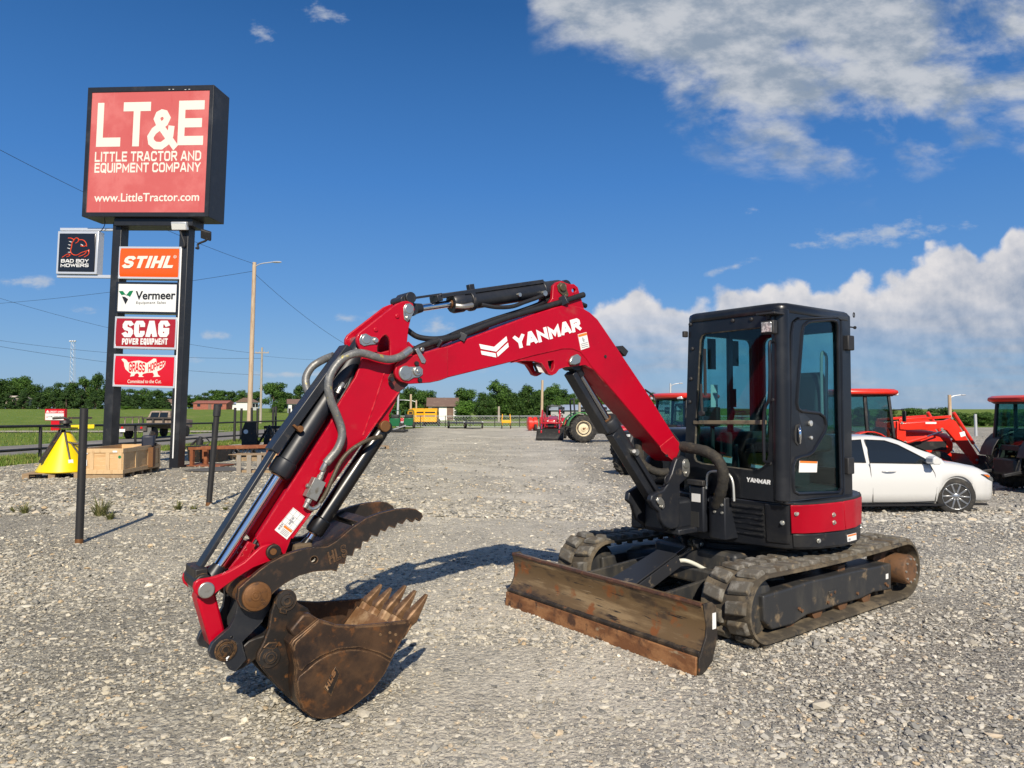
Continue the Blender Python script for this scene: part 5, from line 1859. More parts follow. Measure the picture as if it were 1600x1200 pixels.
mb.lathe(e_ + Vector((-.06, 0, 0)), (-1, 0, 0), [(0, .012), (.012, .014), (.02, .004)], 8)
mb.build('lifting_eye', m_plastic, cab)
MB().box(.615, .66, .0, .03, 2.24, 2.29).build('mirror_mount', m_plastic, cab, bevel=.006)
# maker name on the lower front panel
o_, a_, b_ = fx((1166.5, 752.5)), fx((1203.5, 757.5)), fx((1167, 745.5))
place(word_mesh('YANMAR', w=.27, gap=.10), o_, a_ - o_, b_ - o_, .0025).build('maker_lettering', m_white, cab, smooth=0)
# wiper
mb = MB()
w0, w1, w2 = X.x((1097, 646), CABX + .02), X.x((1095.5, 600), CABX + .035), X.x((1100, 545), CABX + .02)
mb.tube([w0, X.x((1096, 622), CABX + .035), w1], .010, 8)
mb.bar(X.x((1101, 545), CABX + .012), X.x((1102, 618), CABX + .012), .012, .025, (1, 0, 0))
mb.lathe(w0 + Vector((-.01, 0, 0)), (1, 0, 0), [(0, .022), (.03, .022)], 12)
mb.build('wiper', m_plastic, cab)
# interior
seat = MB().box(-.22, .22, .26, .66, 1.28, 1.40).build('operator_seat', m_seat, EX, bevel=.04, seg=3)
mb = MB()
sb = [(-.24, 1.36), (-.14, 1.36), (-.20, 1.80), (-.24, 1.94), (-.30, 1.96), (-.33, 1.90), (-.30, 1.60)]
mb.prism([(a_, .24, b_) for a_, b_ in sb], [(a_, .70, b_) for a_, b_ in sb])
mb.build('seat_back', m_seat, seat, bevel=.04, seg=3)
MB().box(-.2, .15, .30, .62, 1.0, 1.28).build('seat_base', m_dark, seat, bevel=.02)
mb = MB()
mb.tube(spline([(-.28, .72, 1.5), (-.27, .73, 1.85), (-.27, .735, 2.05), (-.24, .735, 2.10), (-.19, .735, 2.06), (-.19, .735, 1.6)], 4), .012, 8)
mb.build('seat_rail', m_silver, seat)
mb = MB()
mb.box(-.2, .30, .08, .22, 1.02, 1.45)
mb.box(-.2, .28, .70, .82, 1.30, 1.44)
cons = mb.build('side_console', m_dark, seat, bevel=.03)
mb = MB()
for y_ in (.17, .75):
    mb.tube(spline([(.22, y_, 1.43), (.25, y_, 1.52), (.24, y_, 1.58)], 4), .014, 8)
    mb.lathe((.24, y_, 1.56), (0, 0, 1), [(0, .02), (.05, .032), (.09, .025), (.10, .01)], 12)
mb.build('joystick', m_plastic, cons)
MB().lathe((.12, .76, 1.55), (-.3, 0, 1), [(0, .016), (.07, .02), (.09, .012)], 10).build('red_lever_knob', mat('red_knob', (.6, .02, .01), .4), cons)
mb = MB()
mb.box(.42, .47, .06, .20, 1.50, 1.66)
mb.bar((.44, .13, 1.2), (.44, .13, 1.52), .03, .03, (1, 0, 0))
mb.build('monitor', m_dark, cab, bevel=.01)
MB().box(.30, .50, .30, .62, 1.02, 1.12).build('pedal_box', m_dark, cab, bevel=.02)
mb = MB()
for y_ in (.37, .53):
    mb.tube([(.42, y_, 1.1), (.45, y_, 1.30)], .013, 8)
    mb.lathe((.45, y_, 1.28), (0, 0, 1), [(0, .015), (.06, .022), (.08, .012)], 10)
mb.build('travel_lever', m_plastic, cab)
def ysticker(x0, x1, z0, z1, m_=m_decal, yv=.062):
    return MB().box(x0, x1, yv, yv + .003, z0, z1).build('window_sticker', m_, cab, smooth=0)
ysticker(.28, .37, 1.62, 1.85)
ysticker(.02, .08, 1.66, 1.82, m_dark)
ysticker(-.02, .06, 2.02, 2.24, m_plastic)
ysticker(.30, .41, 1.98, 2.24, m_plastic)
inner_sticker([X.x(p, CABX - .03) for p in ((1130, 712), (1144, 714), (1143.5, 724), (1129.5, 722))], cab)
inner_sticker([X.x(p, CABX - .03) for p in ((1174, 724), (1195, 727), (1194, 733), (1173.5, 730))], cab)
mb = MB()
mb.bar((.10, .058, 1.02), (.10, .058, 2.36), .03, .05, (1, 0, 0))
mb.build('window_post', m_cab, cab)
# ================================================================== PYLON SIGN
ps = G(276, 730.5)
PHI = R(6.5)
rvec = Vector((math.cos(PHI), -math.sin(PHI), 0))
SROOT = ps - rvec * 1.03
SROOT.z = gz(SROOT.x, SROOT.y) - .05
SG = empty('pylon_sign', SROOT, 0, 'tall black twin-post pylon sign with big red cabinet and stacked dealer panels', 'sign')
SG.rotation_euler = (0, R(1.8), -PHI)
F4 = Frame(Matrix.Translation(SROOT) @ Matrix.Rotation(-PHI, 4, 'Z') @ Matrix.Rotation(R(1.8), 4, 'Y'))
m_signblk = mat('sign_black_paint', (.012, .013, .016), .42, 0, [((.035, .035, .037), 1.2, .52, .72), ((.06, .055, .05), 6, .64, .8)], [(30, .06, .004)], rvar=.2)
m_sface = mat('faded_red_acrylic', (.50, .10, .09), .4, 0, [((.56, .145, .13), .9, .45, .65), ((.47, .075, .07), 2.6, .60, .74, (1, 1, .3)), ((.55, .16, .145), 5, .60, .80, (3, 1, .3))], coat=.1)
m_cream = mat('sign_cream_letters', (.70, .66, .57), .4)
m_alu = mat('aluminium_frame', (.70, .71, .72), .35, .5)
m_dkred = mat('dark_red_acrylic', (.32, .010, .016), .28, coat=.3)
m_bred = mat('bright_red_acrylic', (.54, .003, .014), .28, coat=.3)
m_org = mat('orange_acrylic', (.74, .09, .004), .28, coat=.3)
m_wacr = mat('white_acrylic', (.70, .70, .68), .28, 0, [((.62, .62, .60), 2, .5, .75, (3, 1, .2))], coat=.3)
m_kacr = mat('black_acrylic', (.010, .010, .012), .25, coat=.4)
m_logorg = mat('logo_orange_red', (.75, .07, .012), .4)
m_green = mat('logo_green', (.004, .16, .055), .4)
m_ink = mat('logo_black', (.012, .012, .013), .4)
m_ltred = mat('logo_red', (.55, .004, .015), .4)


def sy(p, y):
    return F4.y(p, y)


for s_ in (-1, 1):
    zt = sy((290 if s_ > 0 else 181, 350), 0).z
    MB().box(s_ * 1.03 - .135, s_ * 1.03 + .135, -.17, .17, -.3, zt).build('post', m_signblk, SG, bevel=.012)
    mb = MB()
    mb.box(s_ * 1.03 - .139, s_ * 1.03 - .12, -.174, -.165, .4, zt - .3)
    zt_ = zt
cq = [sy(p, -.42) for p in ((138.7, 137), (335.7, 133), (325.7, 338), (128, 339.5))]
cx0, cx1 = (cq[0].x + cq[3].x) / 2, (cq[1].x + cq[2].x) / 2
cz1, cz0 = (cq[0].z + cq[1].z) / 2, (cq[2].z + cq[3].z) / 2
cabn = MB().box(cx0, cx1, -.415, .415, cz0, cz1).build('sign_cabinet', m_signblk, SG, bevel=.012)
fq = [sy(p, -.42) for p in ((145, 145), (328, 141), (320, 332), (135, 332))]
fx0, fx1, fz1, fz0 = (fq[0].x + fq[3].x) / 2, (fq[1].x + fq[2].x) / 2, (fq[0].z + fq[1].z) / 2, (fq[2].z + fq[3].z) / 2
mb = MB()
o_ = [(cx0 + .003, cz0 + .003), (cx1 - .003, cz0 + .003), (cx1 - .003, cz1 - .003), (cx0 + .003, cz1 - .003)]
i_ = [(fx0, fz0), (fx1, fz0), (fx1, fz1), (fx0, fz1)]
mb.prism([(a, -.413, b) for a, b in o_], [(a, -.445, b) for a, b in o_], [([(a, -.413, b) for a, b in i_], [(a, -.445, b) for a, b in i_])])
mb.build('cabinet_frame', m_signblk, cabn, bevel=.006)
MB().box(fx0 - .02, fx1 + .02, -.425, -.412, fz0 - .02, fz1 + .02).build('sign_face', m_sface, cabn, smooth=0)
MB().box(cx0 + .9, cx1 - .55, -.30, .30, cz0 - .22, cz0 - .005).build('mounting_beam', m_signblk, cabn, bevel=.01)


def onS(mbw, bl, br, tl, y, m, parent, d=.004, name='lettering'):
    o, a, b = sy(bl, y), sy(br, y), sy(tl, y)
    # keep rows straight: right is along x, up is along z
    rt = Vector((a.x - o.x, 0, a.z - o.z))
    up = Vector((0, 0, b.z - o.z)) if abs(b.x - o.x) < .12 else b - o
    return place(mbw, o, rt, up, d).build(name, m, parent, smooth=0)


yf = -.4255
for ch, x0, x1, y0, y1 in (('L', 150, 187.5, 161, 229.5), ('T', 190.5, 233, 160, 229), ('&', 229.5, 276, 171, 233), ('E', 277, 317, 157.5, 227)):
    onS(word_mesh(ch, w=.205 if ch != '&' else .19), (x0, y1), (x1, y1 - .5), (x0 + 1, y0), yf, m_cream, cabn)
onS(word_mesh('LITTLE TRACTOR AND', w=.19, gap=.15, space=.42), (148, 253), (314, 251), (149, 237.5), yf, m_cream, cabn)
onS(word_mesh('EQUIPMENT COMPANY', w=.19, gap=.15, space=.42), (147.5, 270), (313, 268.5), (148, 255), yf, m_cream, cabn)
onS(font_mesh('www.LittleTractor.com', .012), (147, 315.5), (311, 314), (147.5, 302.5), yf, m_cream, cabn)
mb = MB()
for p in ((265, 139.5), (290, 140), (271, 139.5), (296, 139.5)):
    c = sy(p, -.445)
    mb.box(c.x - .03, c.x + .02, -.447, -.440, c.z - .006, c.z + .006)
mb.build('paint_chips', m_wacr, cabn, smooth=0)


def panel(name, px, mface, mframe, y0=-.16, y1=.14, dome=.0):
    q_ = [sy(p, y0) for p in px]
    x0, x1, z1, z0 = (q_[0].x + q_[3].x) / 2, (q_[1].x + q_[2].x) / 2, (q_[0].z + q_[1].z) / 2, (q_[2].z + q_[3].z) / 2
    p = MB().box(x0, x1, y0 + .012, y1, z0, z1).build(name, mframe, SG, bevel=.008)
    b = .055
    o_ = [(x0, z0), (x1, z0), (x1, z1), (x0, z1)]
    i_ = [(x0 + b, z0 + b), (x1 - b, z0 + b), (x1 - b, z1 - b), (x0 + b, z1 - b)]
    MB().prism([(a, y0 + .014, c) for a, c in o_], [(a, y0 - .014, c) for a, c in o_], [([(a, y0 + .014, c) for a, c in i_], [(a, y0 - .014, c) for a, c in i_])]).build('panel_frame', mframe, p, bevel=.004)
    if dome:
        loops = []
        for k in range(13):
            t_ = k / 12
            z = z0 + b + (z1 - z0 - 2 * b) * t_
            d = y0 - .004 - dome * (1 - (2 * t_ - 1) ** 2) ** .6
            loops.append([(x0 + b * .9, d, z), (x1 - b * .9, d, z), (x1 - b * .9, y0 + .011, z), (x0 + b * .9, y0 + .011, z)])
        MB().loft(loops).build('panel_face', mface, p, smooth=40)
    else:
        MB().box(x0 + b * .8, x1 - b * .8, y0 - .004, y0 + .011, z0 + b * .8, z1 - b * .8).build('panel_face', mface, p, smooth=0)
    return p


Q = lambda x, y: (80 + x * .225, 350 + y * .225)
p1 = panel('tenant_panel', [Q(472, 155), Q(906, 160), Q(893, 383), Q(468, 380)], m_org, m_alu, dome=.035)
onS(word_mesh('STIHL', w=.235, gap=.10, slant=.26, wide=.72), Q(490, 307), Q(868, 306), Q(490, 223), -.203, m_cream, p1, d=.008)
onS(font_mesh('®', 0), Q(850, 240), Q(872, 240), Q(850, 217), -.195, m_cream, p1, d=.016)
p2 = panel('tenant_panel', [Q(452, 404), Q(888, 404), Q(876, 622), Q(444, 622)], m_wacr, m_kacr)
onS(font_mesh('Vermeer', .026), Q(584, 526), Q(862, 524), Q(584, 466), -.165, m_ink, p2)
onS(font_mesh('Equipment Sales', .008, spacing=1.1), Q(590, 560), Q(795, 559), Q(590, 538), -.165, mat('logo_grey', (.06, .06, .06), .5), p2)
for pts, m_ in (([(470, 466), (498, 465), (521, 495), (545, 465), (571, 463), (548, 506), (535, 498), (510, 490), (488, 493)], m_green), ([(492, 503), (512, 506), (535, 522), (516, 558)], m_ink)):
    P_ = [sy(Q(*p), -.165) for p in pts]
    MB().prism([v + Vector((0, .001, 0)) for v in P_], [v + Vector((0, -.006, 0)) for v in P_]).build('panel_emblem', m_, p2, smooth=0)
p3 = panel('tenant_panel', [Q(446, 645), Q(880, 646), Q(868, 868), Q(436, 866)], m_dkred, m_alu, dome=.02)
onS(word_mesh('SCAG', w=.225, gap=.05, wide=.42), Q(494, 786), Q(818, 785), Q(494, 673), -.186, m_wacr, p3, d=.008)
onS(word_mesh('POWER EQUIPMENT', w=.22, gap=.09, space=.35, wide=.55), Q(492, 838), Q(808, 838), Q(492, 794), -.18, m_wacr, p3, d=.009)
p4 = panel('tenant_panel', [Q(437, 903), Q(873, 911), Q(857, 1137), Q(428, 1132)], m_bred, m_alu, dome=.02)
body = [(488, 940), (500, 934), (520, 942), (535, 962), (575, 952), (612, 948), (648, 960), (664, 966), (690, 950), (712, 934), (728, 936), (735, 970), (775, 950), (794, 952), (790, 985), (762, 1012), (736, 1024), (742, 1046), (758, 1060), (706, 1062), (716, 1050), (706, 1032), (668, 1034),
        (640, 1040), (630, 1052), (644, 1062), (606, 1062), (612, 1048), (600, 1036), (585, 1040), (575, 1056), (548, 1060), (556, 1040), (538, 1028), (516, 1008), (508, 985), (506, 962), (496, 950)]
P_ = [sy(Q(*p), -.186) for p in body]
MB().prism([v + Vector((0, .012, 0)) for v in P_], [v + Vector((0, -.004, 0)) for v in P_]).build('panel_emblem', m_cream, p4, smooth=0)
onS(word_mesh('GRASS', w=.22, gap=.10), Q(538, 1026), Q(650, 1030), Q(538, 960), -.190, m_ltred, p4, d=.003)
onS(word_mesh('HOPPER', w=.22, gap=.10), Q(672, 1030), Q(788, 990), Q(672, 975), -.190, m_ltred, p4, d=.003)
onS(font_mesh('Committed to the Cut.', .004), Q(530, 1105), Q(765, 1106), Q(530, 1080), -.178, m_cream, p4, d=.008)
# projecting sign on the left
q_ = [sy(p, -.16) for p in ((91, 361), (154, 361), (150.5, 428), (86, 428))]
x0, x1, z1, z0 = (q_[0].x + q_[3].x) / 2, (q_[1].x + q_[2].x) / 2, (q_[0].z + q_[1].z) / 2, (q_[2].z + q_[3].z) / 2
sp = MB().box(x0, x1, -.15, .10, z0, z1).build('side_sign', m_alu, SG, bevel=.01)
MB().box(x0 + .07, x1 - .07, -.175, -.14, z0 + .07, z1 - .07).build('panel_face', m_kacr, sp, bevel=.02)
mb = MB()
zz = sy((110, 359), -.05).z
mb.box(x0, -1.16, -.08, 0, zz - .03, zz + .05)
mb.build('sign_arm', m_alu, sp, bevel=.006)
zz = sy((110, 431.5), -.05).z
MB().box(x0 - .02, -1.16, -.09, .0, zz - .05, zz + .04).build('sign_arm', m_alu, sp, bevel=.006)
onS(word_mesh('BAD BOY', w=.2, gap=.14, space=.5, wide=1.25), Q(68, 268), Q(260, 268), Q(68, 244), -.1755, m_wacr, sp)
onS(word_mesh('MOWERS', w=.2, gap=.12, wide=1.25), Q(65, 299), Q(260, 299), Q(65, 275), -.1755, m_wacr, sp)
mb = MB()
for ln in ([(118, 98), (140, 99), (158, 112), (146, 130), (141, 160), (135, 190), (148, 210), (178, 216), (212, 198), (250, 186), (264, 178)], [(158, 112), (172, 97), (190, 104), (187, 122), (170, 134)], [(188, 110), (222, 112), (242, 132), (246, 156)], [(204, 152), (228, 156), (246, 148)],
           [(264, 178), (258, 212), (230, 230)], [(246, 192), (228, 212), (192, 226)], [(77, 232), (112, 210), (134, 212)], [(108, 228), (126, 222), (132, 214)]):
    mb.tube(spline([sy(Q(*p), -.1765) for p in ln], 4), .012, 6)
mb.build('panel_emblem', m_logorg, sp)
mb = MB()
for a_, b_ in (((124, 120), (143, 127)), ((118, 143), (136, 148)), ((111, 166), (132, 173)), ((116, 196), (134, 197)), ((205, 140), (222, 151)), ((257, 182), (261, 190))):
    mb.cyl(sy(Q(*a_), -.1765), sy(Q(*b_), -.1765), .006, .016, 6)
mb.build('emblem_spikes', m_wacr, sp)
# flood lights
for base, head, tiltx, mm in (((288, 385), (281, 353), -1, m_alu), ((310, 388), (322, 367), 1, m_plastic)):
    b0, h0 = sy(base, -.22), sy(head, -.32)
    mb = MB()
    mb.tube(spline([b0 + Vector((-.06 if tiltx < 0 else -.1, .05, .02)), b0, b0 + Vector((0, -.02, .12)), h0 + Vector((0, .03, -.14)), h0], 5), .03, 8)
    fl = mb.build('flood_light', m_plastic, SG)
    mb = MB()
    ax = Vector((.23, 0, 0)) if tiltx < 0 else Vector((.12, .06, -.03))
    up_ = Vector((0, -.03, .11)) if tiltx < 0 else Vector((.03, -.06, .11))
    nn = ax.cross(up_).normalized()
    mb.obox(h0, ax, up_, nn * .06)
    mb.build('lamp_housing', mm, fl, bevel=.02)
    if tiltx < 0:
        mb = MB()
        mb.obox(h0 + nn * .062 + Vector((0, 0, -.02)), ax * .9, up_ * .7, nn * .004)
        mb.build('lamp_lens', m_lamp, fl)
mb = MB()
mb.tube([sy((283.5, 388), -.19), sy((270, 716), -.19)], .018, 8)
mb.build('conduit', m_white, SG)
mb = MB()
mb.tube(spline([sy((163, 340), -.2), sy((164, 349), -.2), sy((161, 357), -.15), sy((156, 362), -.1)], 4), .012, 6)
mb.build('feed_cable', m_rubhose, SG)
# ================================================================== THINGS ROUND THE SIGN
m_post = mat('weathered_black_post', (.017, .016, .016), .55, 0, [((.045, .040, .034), 3, .5, .75), ((.14, .06, .03), 10, .70, .8)], [(40, .1, .003)])


def bollard(foot, topx, topy, r, label, sleeve=False, group='black steel posts along the lot edge'):
    b = G(*foot)
    t_ = at(topx, topy, b.y)
    o = empty('steel_post', b, 0, label, 'post', group)
    v = t_ - b
    mb = MB()
    mb.lathe(v * -.08, v, [(0, r), (v.length * 1.08 - .004, r), (v.length * 1.08, r * .93)], 20)
    mb.build('pipe', m_post, o)
    MB().lathe((0, 0, 0), v, [(-.02, r * 1.03), (.05, r * 1.025), (.06, r * 1.0)], 16).build('rusty_foot', m_rustpin, o)
    if sleeve:
        MB().lathe(v * .88, v, [(0, r * 1.05), (.01, r * 1.28), (v.length * .118, r * 1.28), (v.length * .122, r * 1.0)], 20).build('sleeve_cap', m_plastic, o)
    return o


bollard((123.5, 849), 131.5, 638, .046, 'nearest black steel post, standing in gravel in front of the yellow spreader')
bollard((326, 790), 340, 632, .048, 'leaning black post with sleeve cap between the sign and the red boom', True)
for i, (fx_, fy_, tx, ty, lb) in enumerate([(366, 686, 367.5, 637, 'leftmost of the black posts beyond the rusty frame'), (376, 683, 377.5, 638, 'second black post from the left beyond the rusty frame'), (393, 682, 393.5, 637, 'black post right in front of the thick timber pole'),
                                            (402, 680, 402.5, 638, 'black post between the thick and the thin timber pole'), (426, 680, 427, 636, 'left one of a close pair of black posts by the implements'), (430.5, 679, 431, 635, 'right one of a close pair of black posts by the implements'), (452, 677, 452.5, 638, 'slim black post just left of the red boom cylinder'), (457, 676, 458, 639, 'slim black post half hidden by the red boom cylinder')]):
    bollard((fx_, fy_ + 6), tx, ty, .07, lb)

# pipe fence along the lot
fpts = [(-15.9, 12), (-16.1, 18), (-16.1, 24.3), (-16.3, 30.8), (-16.4, 39), (-15.6, 43.5), (-14.2, 49), (-12.6, 55), (-11.2, 61)]
fo = empty('pipe_fence', (fpts[0][0], fpts[0][1], gz(*fpts[0])), 0, 'long black two-rail pipe fence along the left edge of the gravel lot', 'fence')
fb = fo.location
for h in (1.14, .37):
    mb = MB()
    mb.tube([Vector((x, y, gz(x, y) + h)) - fb for x, y in fpts], .045, 10)
    mb.build('rail', m_post, fo)
for x, y in fpts:
    mb = MB()
    z = gz(x, y)
    mb.cyl(Vector((x, y, z - .2)) - fb, Vector((x, y, z + 1.14)) - fb, .052, n=12)
    mb.build('fence_post', m_post, fo)

# pallets, spreader, crate
m_wood = mat('weathered_pallet_wood', (.30, .21, .12), .8, 0, [((.20, .13, .07), 5, .45, .7, (1, 6, 6)), ((.38, .29, .18), 14, .55, .75)], [(30, .3, .006)])
m_ply = mat('fresh_crate_plywood', (.56, .36, .17), .7, 0, [((.48, .29, .13), 1.3, .45, .7, (1, 1, 5)), ((.62, .43, .23), 4, .5, .7, (1, 1, 7)), ((.36, .20, .09), 22, .70, .76)], [(60, .1, .003)])
m_ply2 = mat('crate_batten', (.55, .38, .20), .7, 0, [((.42, .26, .12), 3, .5, .7, (6, 6, 1))], [(60, .1, .003)])
m_yel = mat('yellow_paint', (.74, .56, .002), .38, 0, [((.55, .40, .02), 3, .55, .75), ((.30, .20, .05), 16, .68, .76)], coat=.2)


def pallet(parent_loc, rz, lx, ly, label, h=.13, group='wooden pallets'):
    o = empty('wooden_pallet', parent_loc, rz, label, 'pallet', group)
    mb = MB()
    n = max(3, int(ly / .16))
    for i in range(n):
        y = -ly / 2 + ly * (i + .5) / n
        mb.box(-lx / 2, lx / 2, y - ly / n * .40, y + ly / n * .40, h - .02, h)
    mb.build('deck_board', m_wood, o, bevel=.003)
    for y in (-ly / 2 + .05, 0, ly / 2 - .05):
        m2 = MB()
        for x in (-lx / 2 + .07, 0, lx / 2 - .07):
            m2.box(x - .07, x + .07, y - .045, y + .045, .0, h - .021)
        m2.build('bearer', m_wood, o, bevel=.003)
    return o


sp_ = G(90, 745)
pallet(sp_, R(18), 1.20, 1.0, 'weathered pallet under the yellow cone spreader')
yr = empty('cone_spreader', sp_ + Vector((.12, .08, .131)), R(18), 'yellow cone-shaped fertiliser spreader stored upside down on a pallet', 'spreader')
hz_ = .95
MB().lathe((0, 0, 0), (0, 0, 1), [(0, .60), (.02, .61), (.04, .60), (hz_, .12), (hz_ + .01, .10)], 48).build('hopper', m_yel, yr, smooth=30)
mb = MB()
for s_ in (-1, 1):
    mb.tube([(s_ * .30 - .1, -.40, .30), (s_ * .05 - .05, -.10, hz_ + .05)], .025, 8)
mb.tube([(-.40, -.40, .27), (-.03, -.08, hz_ + .04)], .035, 8)
mb.tube([(.05, -.2, .72), (.50, -.25, .62), (.55, -.2, .45)], .025, 8)
mb.tube([(.2, -.33, .7), (.45, -.42, .35)], .02, 8)
mb.lathe((-.40, -.42, .27), (.0, 1, 0), [(0, .045), (.05, .045)], 10)
mb.build('lift_frame', m_blksteel, yr)
MB().lathe((0, 0, hz_ + .09), (0, 0, 1), [(0, .03), (.01, .28), (.02, .28), (.03, .05), (.10, .05), (.12, .14), (.19, .12), (.20, .04)], 24).build('spinner_disc', m_blksteel, yr)
mb = MB()
mb.tube([(-.28, 0, hz_ + .33), (-.05, -.02, hz_ + .35), (.05, 0, hz_ + .30), (.05, .0, hz_ + .15)], .03, 8)
mb.bar((.05, .02, hz_ + .34), (.55, .05, hz_ + .34), .05, .05)
mb.build('drive_shaft', m_blksteel, yr)
MB().bar((.12, -.02, hz_ + .12), (.62, .0, hz_ + .13), .06, .10).build('yellow_guard', m_yel, yr, bevel=.008)
mb = MB()
a0 = R(-62)
mb.obox((.50 * math.cos(a0), .50 * math.sin(a0), .20), (-.05 * math.sin(a0), .05 * math.cos(a0), 0), (.004, -.006, 0.003), (-.03 * math.cos(a0), -.03 * math.sin(a0), .10))
mb.build('warning_decal', m_decal, yr)

cr0 = G(191, 747)
crate = empty('plywood_crate', cr0, R(4.0), 'large low plywood crate on runners below the pylon sign', 'crate')
# local axes: x to the left is negative, y away
CX0, CX1, CY0, CY1, CZ = -1.0, 0.0, 0.0, 2.1, .70
mb = MB()
t_ = .02
mb.box(CX0, CX1, CY0, CY0 + t_, .10, CZ)
mb.box(CX0, CX1, CY1 - t_, CY1, .10, CZ)
mb.box(CX0, CX0 + t_, CY0 + t_, CY1 - t_, .10, CZ)
mb.box(CX1 - t_, CX1, CY0 + t_, CY1 - t_, .10, CZ)
mb.box(CX0 + t_, CX1 - t_, CY0 + t_, CY1 - t_, .10, .14)
mb.build('crate_panel', m_ply, crate)
mb = MB()
b_ = .018
for z0_, z1_ in ((.10, .20), (CZ - .10, CZ)):
    mb.box(CX0 - .01, CX1 + .019, CY0 - b_, CY0 - .0005, z0_, z1_)
    mb.box(CX1 + .0005, CX1 + b_, CY0, CY1, z0_, z1_)
for x in (-.93, -.70, -.34, -.06):
    mb.box(x - .045, x + .045, CY0 - b_ + .002, CY0 - .0005, .2005, CZ - .1005)
for y in (.06, .7, 1.38, 2.04):
    mb.box(CX1 + .0005, CX1 + b_ - .002, y - .05, y + .05, .2005, CZ - .1005)
mb.build('crate_batten', m_ply2, crate, bevel=.002)
mb = MB()
for y in (.06, .55, 1.05, 1.55, 2.0):
    mb.box(CX0, CX1 + .01, y - .05, y + .05, 0, .0995)
mb.build('crate_runner', m_wood, crate, bevel=.003)
mb = MB()
mb.box(-.92, -.80, -.022, -.019, .30, .44)
mb.box(-.93, -.79, -.024, -.0195, .57, .60)
mb.box(-.22, -.12, -.022, -.0185, .61, .65)
mb.build('shipping_label', m_decal, crate)
MB().lathe((-.06, -.019, .50), (0, -1, 0), [(0, .035), (.003, .035)], 14).build('green_sticker', m_green, crate)
ap = empty('implement_pile', cr0 + Vector((-.35, 1.55, .10)), R(20), 'black hitch implement lying in the open plywood crate', 'implement')
mb = MB()
mb.bar((-.5, 0, .45), (.35, .1, .62), .10, .08)
mb.bar((.1, .0, .50), (.25, .05, .95), .08, .12)
mb.build('hitch_bar', m_blksteel, ap, bevel=.01)
MB().box(.0, .30, -.12, .2, .55, .85).build('gearbox', mat('dark_blue_black_paint', (.012, .016, .03), .45), ap, bevel=.04)
MB().box(-.2, .3, -.3, .35, .041, .55).build('implement_base', m_rustpin, ap, bevel=.01)

# rusty stand, mat, plywood box, slatted bin, black implements
m_rstand = mat('rusty_stand', (.20, .062, .022), .7, 0, [((.27, .10, .04), 6, .45, .7), ((.11, .04, .02), 14, .55, .7)], [(40, .2, .004)])
r0 = G(300, 729)
rs = empty('rusty_stand', r0, R(-10), 'rust-brown steel frame stand beside the right sign post', 'stand')
mb = MB()
mb.bar((-.1, 0, .52), (2.5, .0, .60), .10, .08)
mb.bar((-.1, .6, .52), (2.5, .6, .60), .10, .08)
mb.build('top_rail', m_rstand, rs, bevel=.006)
for x, y in ((0, 0), (0, .6), (2.4, 0), (2.4, .6), (.25, .3)):
    MB().box(x - .05, x + .05, y - .05, y + .05, .0, .50).build('stand_leg', m_rstand, rs, bevel=.006)
MB().box(-.35, .95, -.1, .75, .012, .045).build('base_plate', m_rstand, rs, bevel=.004)
g0 = G(338, 736)
mt_ = MB()
mt_.prism([(-.85, -.15, .03), (-.2, -.40, .02), (.85, -.12, .02), (.55, .35, .05), (-.1, .42, .07)], [(-.85, -.15, .045), (-.2, -.40, .035), (.85, -.12, .035), (.55, .35, .065), (-.1, .42, .085)])
o = mt_.build('rubber_mat', mat('grey_rubber_mat', (.085, .082, .078), .85, 0, [((.12, .115, .105), 4, .5, .7)], [(30, .2, .005)]), smooth=0)
o.location = g0
tag(o, 'flat grey rubber mat lying on gravel before the rusty stand', 'mat')
o = MB().box(-.31, .31, -.25, .25, 0, .62).build('plywood_box', m_ply, bevel=.006)
o.location = G(421, 727) + Vector((0, 1.2, .12))
o.rotation_euler = (0, 0, R(-6))
tag(o, 'square pale plywood box behind the red arm cylinder', 'box')
mb = MB()
for x in (-.30, -.02, .26):
    mb.box(x - .06, x + .06, -.012, .012, .0, .46)
ob = empty('slatted_bin', G(390, 739), R(-8), 'broken grey wooden slats of a small bin by the rubber mat', 'bin')
mb.build('slat', mat('grey_old_wood', (.27, .24, .20), .85, 0, [((.18, .16, .13), 6, .5, .7, (6, 6, 1))], [(40, .3, .004)]), ob, bevel=.003)
MB().box(-.4, .5, .03, .06, .30, .40).build('top_board', m_wood, ob, bevel=.003)
MB().box(-.36, .55, .07, .5, .0, .06).build('bottom_board', m_wood, ob, bevel=.003)
pallet(G(360, 722) + Vector((.2, 1.6, 0)), R(-5), 1.5, 1.0, 'low grey pallet lying behind the rubber mat', .16)
pallet(G(440, 716), R(-12), 1.2, 1.0, 'old pallet half hidden behind the red arm', .14)


